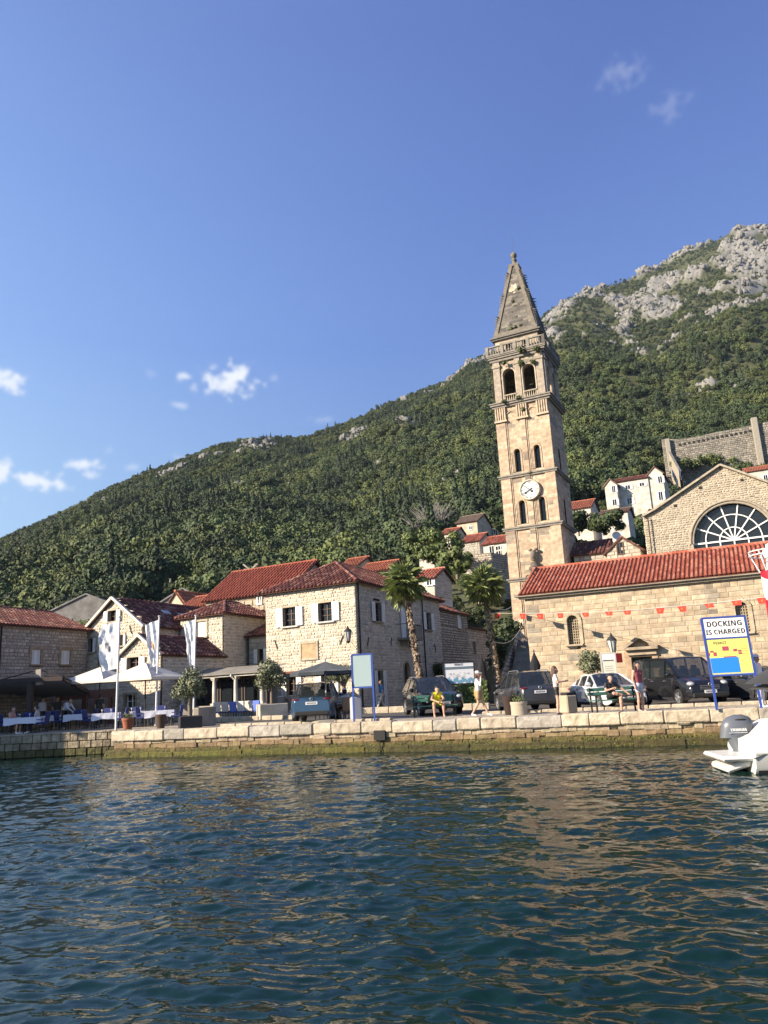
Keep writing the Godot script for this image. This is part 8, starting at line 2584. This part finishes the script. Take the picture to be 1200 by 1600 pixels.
	for u in [[46, 41.0], [-30, 41.0], [91, 48.6], [133, 48.8]]:
		var m := MB.new(); m.col = brown if u[1] < 45 else Color(0.13, 0.065, 0.045)
		var p := px(u[0], 1100, u[1])
		m.beam(at_y(p, Q), at_y(p, f0.y if u[1] < 45 else b0.y), 0.24, 0.24)
		part(g, "post", m, M.flat)
	for k in 9:
		var m := MB.new(); m.col = Color(0.15, 0.15, 0.145)
		var s0 := f0.lerp(b0, k / 9.0); var s1 := f1.lerp(b1, k / 9.0); var e0 := f0.lerp(b0, (k + 1) / 9.0); var e1 := f1.lerp(b1, (k + 1) / 9.0)
		var dip := UP * 0.2
		m.quad(s0, s1, s1.lerp(e1, 0.5) - dip, s0.lerp(e0, 0.5) - dip); m.quad(s0.lerp(e0, 0.5) - dip, s1.lerp(e1, 0.5) - dip, e1, e0)
		part(g, "awning_fold", m, M.cloth)
	var kp := px(62, 1070, 41.2); var kt := at_y(px(62, 1046, 41.2), px(62, 1046, 41.2).y)
	var km := MB.new(); km.col = Color(0.3, 0.27, 0.23)
	km.beam(kp, kt, 0.28, 0.28)
	part(g, "king_post", km, M.flat)
	for q in [px(-20, 1068, 41.2), px(112, 1064, 41.2)]:
		var m := MB.new(); m.col = brown
		m.rod(kt, q, 0.035)
		part(g, "stay", m, M.flat)
	var hb := thing("wooden_porch", "brown wooden porch of the restaurant below the long house", "porch", at_y(px(112, 1120, 49.5), Q))
	var hm := MB.new(); hm.col = Color(0.17, 0.075, 0.05)
	hm.beam(px(88, 1089, 49.5), px(182, 1082, 49.5), 0.2, 0.5)
	part(hb, "fascia", hm, M.flat)
	for u in [90, 131, 150, 172]:
		var m := MB.new(); m.col = Color(0.17, 0.075, 0.05)
		m.beam(at_y(px(u, 1100, 49.5), Q), at_y(px(u, 1100, 49.5), 3.0), 0.2, 0.2)
		part(hb, "post", m, M.flat)
	var im := MB.new(); im.col = Color(0.5, 0.43, 0.34)
	im.quad(at_y(px(88, 1100, 50.5), 3.1), at_y(px(185, 1100, 50.5), 3.1), at_y(px(185, 1100, 50.5), Q), at_y(px(88, 1100, 50.5), Q))
	part(hb, "back_wall", im, M.plaster)
	# parasols
	parasol("cream_parasol", "smaller cream parasol between the pergola and the first flagpole", at_y(px(154, 1130, 44), Q), 3.25, 2.1, 0.75, 4, Color(0.62, 0.57, 0.48), Color(0.1, 0.09, 0.08))
	parasol("cream_parasol", "larger cream parasol with a dark pole behind the second flagpole", at_y(px(226, 1130, 41.5), Q), 3.25, 2.15, 0.8, 4, Color(0.62, 0.57, 0.48), Color(0.015, 0.013, 0.012))
	# tables and navy chairs
	var spots := [[38, 40.0, 1.7], [82, 43.0, 1.0], [120, 42.2, 1.2], [166, 40.8, 1.3], [212, 41.5, 1.0], [250, 40.6, 1.4], [20, 44.0, 1.0]]
	for k in spots.size():
		var q: Array = spots[k]
		var p := at_y(px(q[0], 1125, q[1]), Q)
		table(p, q[2], 0.85, 0.2, ["table with a long white cloth at the shaded edge of the terrace", "small laid table behind the leaning waiter", "laid table with a trailing white cloth before the waiter", "white laid table next to the first flagpole", "small white table behind the terracotta pot", "table with a checked cloth beside the brown bin", "laid table deep below the pergola"][k])
		for e in [[-0.75, 1.5], [0.75, -1.5], [0.0, 3.1]]:
			make_chair(Color(0.018, 0.03, 0.13), "navy padded chair at the " + ["long white table by the terrace edge", "small laid table behind the leaning waiter", "table with the trailing cloth", "white table next to the first flagpole", "small white table behind the terracotta pot", "checked table beside the brown bin", "laid table deep below the pergola"][k], p + Vector3(e[0] * (0.6 + q[2] * 0.4), 0, -0.65 if e[0] == 0.0 else 0.1), e[1], "navy chairs on the terrace")
	for x in [[302, 1129, 0.4], [310, 1128, 0.1]]:
		make_chair(Color(0.2, 0.19, 0.18), "grey rounded chair beside the black olive tub", gnd(x[0] - 10, x[1]), x[2] + 2.4, "grey chairs by the olive tub")
	var pw := MB.new(); pw.col = Color(0.42, 0.39, 0.33)
	var w0 := gnd(306, 1136); var w1 := gnd(333, 1132)
	pw.bev(Transform3D(Basis((w1 - w0).normalized(), UP, (w1 - w0).normalized().cross(UP)), (w0 + w1) * 0.5 + UP * 0.42), Vector3(w0.distance_to(w1), 0.84, 0.3), 0.03)
	solo("low_wall", pw, M.plaster, "low plastered end wall between the olive tub and the lounge chairs", "wall", w0)

func build_quay_things() -> void:
	rng.seed = 909
	bench_at = [gnd(680, 1120), gnd(964, 1113)]
	bench(bench_at[0], 0.12, "green bench under the person in yellow")
	bench(bench_at[1], 0.2, "green bench under the man in black")
	flagpole(gnd(181, 1141), [187, 965], "flagpole with a wide white flag carrying a grey mark", 2.25, 0.75, Color(0.35, 0.34, 0.34), 1)
	flagpole(gnd(243, 1134), [249, 964], "flagpole with a white flag carrying an orange mark", 2.35, 0.6, Color(0.55, 0.28, 0.1), 2)
	flagpole(gnd(302, 1131), [306, 963], "flagpole with a white flag blown into a curve behind the olive tree", 2.3, 0.62, Color(0.62, 0.61, 0.6), 3)
	pot(gnd(199.5, 1139), 0.29, 0.5, Color(0.38, 0.13, 0.07), "terracotta pot on the quay beside the first flagpole", 0.28)
	pot(gnd(251, 1138), 0.25, 0.62, Color(0.09, 0.055, 0.045), "dark brown bin with a grey lid on the quay")
	# dark parasol with a table and chairs
	parasol("dark_parasol", "dark blue grey parasol with a steel pole over the small white table", gnd(511, 1129), 2.5, 1.5, 0.42, 8, Color(0.03, 0.037, 0.045), Color(0.3, 0.31, 0.32))
	var tp := gnd(527, 1126)
	var t := thing("cafe_table", "small white square table under the dark parasol", "table", tp)
	var m := MB.new(); m.col = Color(0.66, 0.66, 0.65)
	m.bev(Transform3D(Basis(), tp + UP * 0.72), Vector3(0.7, 0.05, 0.7), 0.02)
	part(t, "tabletop", m, M.flat)
	for x in [-0.3, 0.3]:
		for z in [-0.3, 0.3]:
			var l := MB.new(); l.col = Color(0.62, 0.62, 0.61)
			l.beam(tp + Vector3(x, 0, z), tp + Vector3(x, 0.7, z), 0.05, 0.05)
			part(t, "leg", l, M.flat)
	chair_at = gnd(541, 1125.5)
	make_chair(Color(0.33, 0.22, 0.14), "tan woven chair with its back to the water", chair_at, deg_to_rad(-155), "cafe chairs by the dark parasol")
	make_chair(Color(0.5, 0.53, 0.55), "pale metal chair beside the parasol pole", gnd(503, 1126), 1.2, "cafe chairs by the dark parasol")
	var cb := MB.new(); cb.col = Color(0.35, 0.36, 0.4)
	cb.bev(Transform3D(Basis(UP, 0.3), gnd(557, 1127) + UP * 0.5), Vector3(0.45, 1.0, 0.3), 0.05)
	solo("ice_box", cb, M.flat, "small pale cooler standing behind the blue sign frame", "cooler", gnd(557, 1127))
	# blue frame with an empty glass board
	var bp := gnd(569.5, 1127.5)
	var bt := board("notice_board", "blue steel frame holding a pale glazed notice board", "notice board", bp, Vector3(1, 0, 0.12).normalized(), 0.84, 1.35, 2.68, Color(0.03, 0.07, 0.3), Color(0.4, 0.48, 0.48))
	patch(bt, "glass", bp + UP * 2.01, Vector3(1, 0, 0.12).normalized(), UP, 0.74, 1.24, Color(0.33, 0.42, 0.42), 0.022)
	(bt.get_child(bt.get_child_count() - 1) as MeshInstance3D).material_override = M.paint_gloss
	# docking sign
	var R := Vector3(0.985, 0, 0.17).normalized()
	var dp := gnd(1155, 1108)
	var ds := board("docking_sign", "blue framed sign with docking notice and yellow town map", "sign", dp, R, 1.4, 1.12, 3.05, Color(0.025, 0.06, 0.28), Color(0.62, 0.62, 0.6), -0.03)
	var up := (UP - R * 0.03).normalized(); var dn := R.cross(up)
	patch(ds, "white_panel", dp + up * 2.69, R, up, 1.32, 0.64, Color(0.74, 0.74, 0.73), 0.02)
	patch(ds, "map_panel", dp + up * 1.74, R, up, 1.32, 1.14, Color(0.66, 0.62, 0.16), 0.02)
	patch(ds, "frame_bar", dp + up * 2.345, R, up, 1.36, 0.05, Color(0.025, 0.06, 0.28), 0.03)
	patch(ds, "map_water", dp + up * 1.45 - R * 0.19, R, up, 0.9, 0.5, Color(0.015, 0.2, 0.72), 0.025)
	for q in [[0.0, 2.0, 0.2, 0.14], [-0.45, 1.92, 0.1, 0.06], [-0.36, 1.83, 0.1, 0.12], [0.3, 1.93, 0.12, 0.08], [0.44, 1.9, 0.1, 0.06], [0.44, 1.82, 0.1, 0.06], [-0.55, 1.84, 0.05, 0.1], [0.1, 1.72, 0.4, 0.03]]:
		patch(ds, "map_mark", dp + up * q[1] + R * (q[0] - 0.1), R, up, q[2], q[3], Color(0.35, 0.06, 0.1), 0.028)
	for k in 4: patch(ds, "map_key", dp + up * (2.05 - k * 0.08) + R * 0.5, R, up, 0.2, 0.012, Color(0.3, 0.28, 0.12), 0.026)
	text(ds, "lettering", "DOCKING", dp + up * 2.83 + dn * 0.027, R, up, 0.18, M.logo_dark, true)
	text(ds, "lettering", "IS CHARGED", dp + up * 2.56 + dn * 0.027, R, up, 0.158, M.logo_dark, true)
	text(ds, "lettering", "PERAST", dp + up * 2.19 + dn * 0.027 - R * 0.25, R, up, 0.09, M.logo_dark)
	# town map board
	var mp := at_y(px(720.5, 1095, 41.5), Q)
	var mr := Vector3(1, 0, -0.08).normalized()
	var mb := board("map_board", "white town board with a printed skyline above the hedge", "sign", mp, mr, 1.62, 1.3, 2.42, Color(0.012, 0.012, 0.012), Color(0.68, 0.69, 0.7))
	text(mb, "lettering", "PERAST", mp + UP * 2.3 + Vector3(0, 0, 0.024), mr, UP, 0.1, M.logo_dark)
	patch(mb, "photo_strip", mp + UP * 2.13, mr, UP, 1.5, 0.13, Color(0.12, 0.17, 0.2), 0.02)
	for k in 14: patch(mb, "printed_wave", mp + UP * (1.46 + 0.07 * sin(k * 1.7)) + mr * (k * 0.108 - 0.7), mr, UP, 0.13, 0.16 + 0.04 * (k % 3), Color(0.14, 0.3, 0.42), 0.02 + k * 0.0004)
	for k in 40: patch(mb, "printed_house", mp + UP * rng.randf_range(1.62, 1.88) + mr * rng.randf_range(-0.6, 0.6), mr, UP, 0.03, 0.025, Color(0.3, 0.28, 0.25), 0.026 + k * 0.0001)
	# planters and bin on the right
	pot(gnd(797, 1117), 0.27, 0.72, Color(0.05, 0.03, 0.027), "dark flared pot in front of the grey car")
	pot(gnd(812, 1117), 0.34, 0.5, Color(0.52, 0.47, 0.38), "round pale stone tub with a small bush", 0.34, 0.95)
	var wb := gnd(889, 1114)
	var bn := thing("waste_bin", "square pale stone waste bin beside the woman with the phone", "waste bin", wb)
	var w := MB.new(); w.col = Color(0.5, 0.44, 0.34)
	w.bev(Transform3D(Basis(UP, 0.5), wb + UP * 0.33), Vector3(0.5, 0.66, 0.5), 0.04)
	part(bn, "box", w, M.plaster)
	var wl := MB.new(); wl.col = Color(0.015, 0.015, 0.016)
	wl.bev(Transform3D(Basis(UP, 0.5), wb + UP * 0.71), Vector3(0.4, 0.1, 0.4), 0.03)
	part(bn, "liner", wl, M.flat)
	closed_parasol(at_y(px(841, 1092, 41.0), Q), 2.75, "closed black parasol against the church corner")
	closed_parasol(at_y(px(757, 1092, 47.0), Q), 2.9, "closed black parasol behind the town board")
	# lamps
	var C := Vector3(-2.09, Q, -48.0)
	lantern("wall_lamp", "black lantern on a bracket at the corner of the big house", px(544, 1003, 46.9), Vector3(0.55, 0.0, -0.35))
	lantern("street_lamp", "old street lantern on a post beside the church door", at_y(px(958, 1021, 37.5), px(958, 1021, 37.5).y), Vector3.ZERO)
	var rs := MB.new(); rs.col = Color(0.4, 0.02, 0.02)
	rs.obox(Transform3D(Basis(UP, 0.3), px(966, 1028, 38.2)), Vector3(0.42, 0.45, 0.05))
	solo("red_banner", rs, M.cloth, "small red banner hanging below the lantern", "banner", px(966, 1035, 38.2))
	var ip := at_y(px(957, 1090, 36.8), Q)
	var ib := board("church_sign", "tall cream information panel below the lantern", "sign", ip, Vector3(1, 0, 0.2).normalized(), 0.66, 0.5, 2.35, Color(0.4, 0.38, 0.33), Color(0.5, 0.5, 0.42))
	patch(ib, "header", ip + UP * 2.15, Vector3(1, 0, 0.2).normalized(), UP, 0.62, 0.34, Color(0.66, 0.66, 0.62))
	for k in 8: patch(ib, "text_line", ip + UP * (1.75 - k * 0.1), Vector3(1, 0, 0.2).normalized(), UP, 0.36, 0.02, Color(0.25, 0.24, 0.2))
	patch(ib, "header_line", ip + UP * 2.02, Vector3(1, 0, 0.2).normalized(), UP, 0.5, 0.05, Color(0.02, 0.02, 0.02), 0.024)
	# bunting
	var b0 := px(764, 958, 45.8); var b1 := px(1240, 928, 30.5)
	var rope := MB.new(); rope.col = Color(0.5, 0.48, 0.45)
	var pts := []; var rr := []
	for k in 25: pts.append(b0.lerp(b1, k / 24.0) - UP * sin(PI * k / 24.0) * 0.28); rr.append(0.012)
	rope.tube(pts, rr, 4)
	var bun := solo("bunting_rope", rope, M.flat, "thin rope that carries red pennants from the palm past the church", "rope", b0)
	var us := [778, 818, 843, 876, 912, 951, 979, 1029, 1065, 1107, 1149, 1188]
	for k in us.size():
		var best := 0; var bd := 1e9
		for i in 97:
			var q := b0.lerp(b1, i / 96.0)
			var d := q - EYE
			var uu := 600.0 + FPX * d.dot(cr) / d.dot(cf)
			if absf(uu - us[k]) < bd: bd = absf(uu - us[k]); best = i
		var p := b0.lerp(b1, best / 96.0) - UP * sin(PI * best / 96.0) * 0.28
		var d := (b1 - b0).normalized()
		var sz := 0.27 if k < 3 else 0.24
		var tw := rng.randf_range(-0.25, 0.25); var sw := rng.randf_range(0.1, 0.75) if k > 2 else 0.0
		var f := MB.new(); f.col = Color(0.46, 0.03, 0.022)
		var rows := []
		for i in 4:
			var l := PackedVector3Array()
			for j in 6:
				var x := (j / 5.0 - 0.5) * 2.0 * (1.0 - 0.3 * i / 3.0)
				var y := i / 3.0 * sz * 1.15
				l.append(p + d * x * sz + Vector3(0, -y * cos(sw), y * sin(sw) + 0.05 * sin(x * 3.0 + k + i) * i / 3.0) + d * tw * y)
			rows.append(l)
		f.grid(rows)
		var ft := thing("pennant", "red pennant with a small gold emblem hanging flat beside the palm" if k < 3 else "red pennant blown about on the bunting in front of the church wall", "flag", p, "red pennants on the bunting")
		part(ft, "cloth", f, M.flag_cloth)
		var em := MB.new(); em.col = Color(0.5, 0.25, 0.03)
		em.ball(rows[1][2].lerp(rows[2][3], 0.5) + Vector3(0, 0, 0.008), Vector3(0.06, 0.06, 0.006), 8, 4)
		part(ft, "emblem", em, M.flag_cloth)
	for q in [[764, 945, 45.8, 815, 920, 62], [764, 1000, 45.8, 822, 965, 60]]:
		var c := MB.new(); c.col = Color(0.55, 0.53, 0.5)
		var s := px(q[0], q[1], q[2]); var e := px(q[3], q[4], q[5])
		var p2 := []; var r2 := []
		for k in 11: p2.append(s.lerp(e, k / 10.0) - UP * sin(PI * k / 10.0) * 0.9); r2.append(0.02)
		c.tube(p2, r2, 4)
		solo("light_string", c, M.flat, "sagging pale cable from the palm to the tower, %s one" % ("upper" if q[1] < 960 else "lower"), "cable", s)
	# stairs between the houses and the church
	var sp := px(818, 1075, 50); sp.y = Q
	var sd := Vector3(0.26, 0, -0.966); var sx := Vector3(0.966, 0, 0.26)
	var stair := thing("stone_stairs", "grey stone stairs climbing beside the church corner", "stairs", sp)
	for k in 26:
		var sm := MB.new()
		var g := rng.randf_range(0.85, 1.1)
		sm.col = Color(0.24 * g, 0.23 * g, 0.2 * g)
		sm.bev(Transform3D(Basis(sx, UP, -sd), sp + sd * (k * 0.42) + UP * (k * 0.17 - 0.5)), Vector3(2.3, 1.34, 0.46), 0.02)
		part(stair, "step", sm, M.stone)
	var gw := thing("garden_wall", "dark rough stone garden wall left of the stairs", "wall", sp - sx * 1.8)
	stone_wall(gw, sp - sx * 1.5 - sd * 2.0, sd, 16.0, 5.2, [], {"ch": 0.3, "sw": 0.45, "pal": GREYLIME, "mortar": Color(0.18, 0.16, 0.13), "gap": 0.04, "proud": 0.05, "top": [Vector2(0, 0.9), Vector2(16, 5.2)]})
	# beacon with spiral bands
	var c0 := px(1210, 892, 27.0)
	var bc := thing("harbour_beacon", "white and red banded harbour beacon with a railed gallery", "beacon", at_y(c0, Q))
	var by := c0.y
	var shaft := MB.new()
	var rings := 170
	for i in rings:
		for j in 48:
			var y0 := lerpf(Q, by + 0.02, float(i) / rings); var y1 := lerpf(Q, by + 0.02, (i + 1.0) / rings)
			var a0 := TAU * j / 48; var a1 := TAU * (j + 1) / 48
			var ph := fposmod((by - (y0 + y1) * 0.5) / 1.5 + (a0 + a1) * 0.5 / TAU + 0.36, 1.0)
			shaft.col = Color(0.42, 0.012, 0.03) if ph > 0.5 else Color(0.74, 0.73, 0.7)
			var R0 := 0.45
			shaft.quad(at_y(c0, y1) + Vector3(cos(a0) * R0, 0, sin(a0) * R0), at_y(c0, y1) + Vector3(cos(a1) * R0, 0, sin(a1) * R0), at_y(c0, y0) + Vector3(cos(a1) * R0, 0, sin(a1) * R0), at_y(c0, y0) + Vector3(cos(a0) * R0, 0, sin(a0) * R0))
	part(bc, "shaft", shaft, M.paint_gloss)
	var gal := MB.new(); gal.col = Color(0.7, 0.7, 0.69)
	for y in [0.58, 0.72]:
		var ring := []; var rr2 := []
		for k in 25: ring.append(at_y(c0, by + y) + Vector3(cos(TAU * k / 24) * 0.74, 0, sin(TAU * k / 24) * 0.74)); rr2.append(0.022)
		gal.tube(ring, rr2, 5, false)
	for k in 6:
		var a := TAU * k / 6 + 0.5
		gal.rod(at_y(c0, by) + Vector3(cos(a) * 0.46, 0, sin(a) * 0.46), at_y(c0, by + 0.72) + Vector3(cos(a) * 0.74, 0, sin(a) * 0.74), 0.022, 5)
	part(bc, "gallery_rail", gal, M.paint_gloss)
	var lt := MB.new(); lt.col = Color(0.66, 0.67, 0.66)
	lt.lathe(Transform3D(Basis(), at_y(c0, by)), [Vector2(0.24, 0), Vector2(0.2, 0.5), Vector2(0.28, 0.56), Vector2(0.28, 0.75), Vector2(0.16, 0.8), Vector2(0.16, 0.95), Vector2(0.01, 1.02)], 16)
	part(bc, "lantern_house", lt, M.paint_gloss)
	# dish aerial behind the church
	var ap := px(963, 838, 84)
	var dm := MB.new(); dm.col = Color(0.6, 0.6, 0.6)
	dm.lathe(Transform3D(Basis(Vector3(1, 0, 0), 1.3), ap), [Vector2(0.01, 0), Vector2(0.25, 0.05), Vector2(0.5, 0.18)], 16)
	var da := thing("dish_aerial", "white satellite dish on a mast behind the church roof", "aerial", ap)
	part(da, "dish", dm, M.paint_gloss)
	var dma := MB.new(); dma.col = Color(0.3, 0.3, 0.3)
	dma.rod(ap - UP * 1.5, ap, 0.04)
	part(da, "mast", dma, M.metal)

func _ready() -> void:
	rng.seed = 1
	setup_view()
	make_materials()
	setup_ridge()
	set_town()
	build_land()
	build_water()
	build_quay()
	build_tower()
	build_church()
	build_big_house()
	build_left_houses()
	build_far_houses()
	build_plants()
	build_restaurant()
	build_cars()
	build_boat()
	build_quay_things()
	build_people()
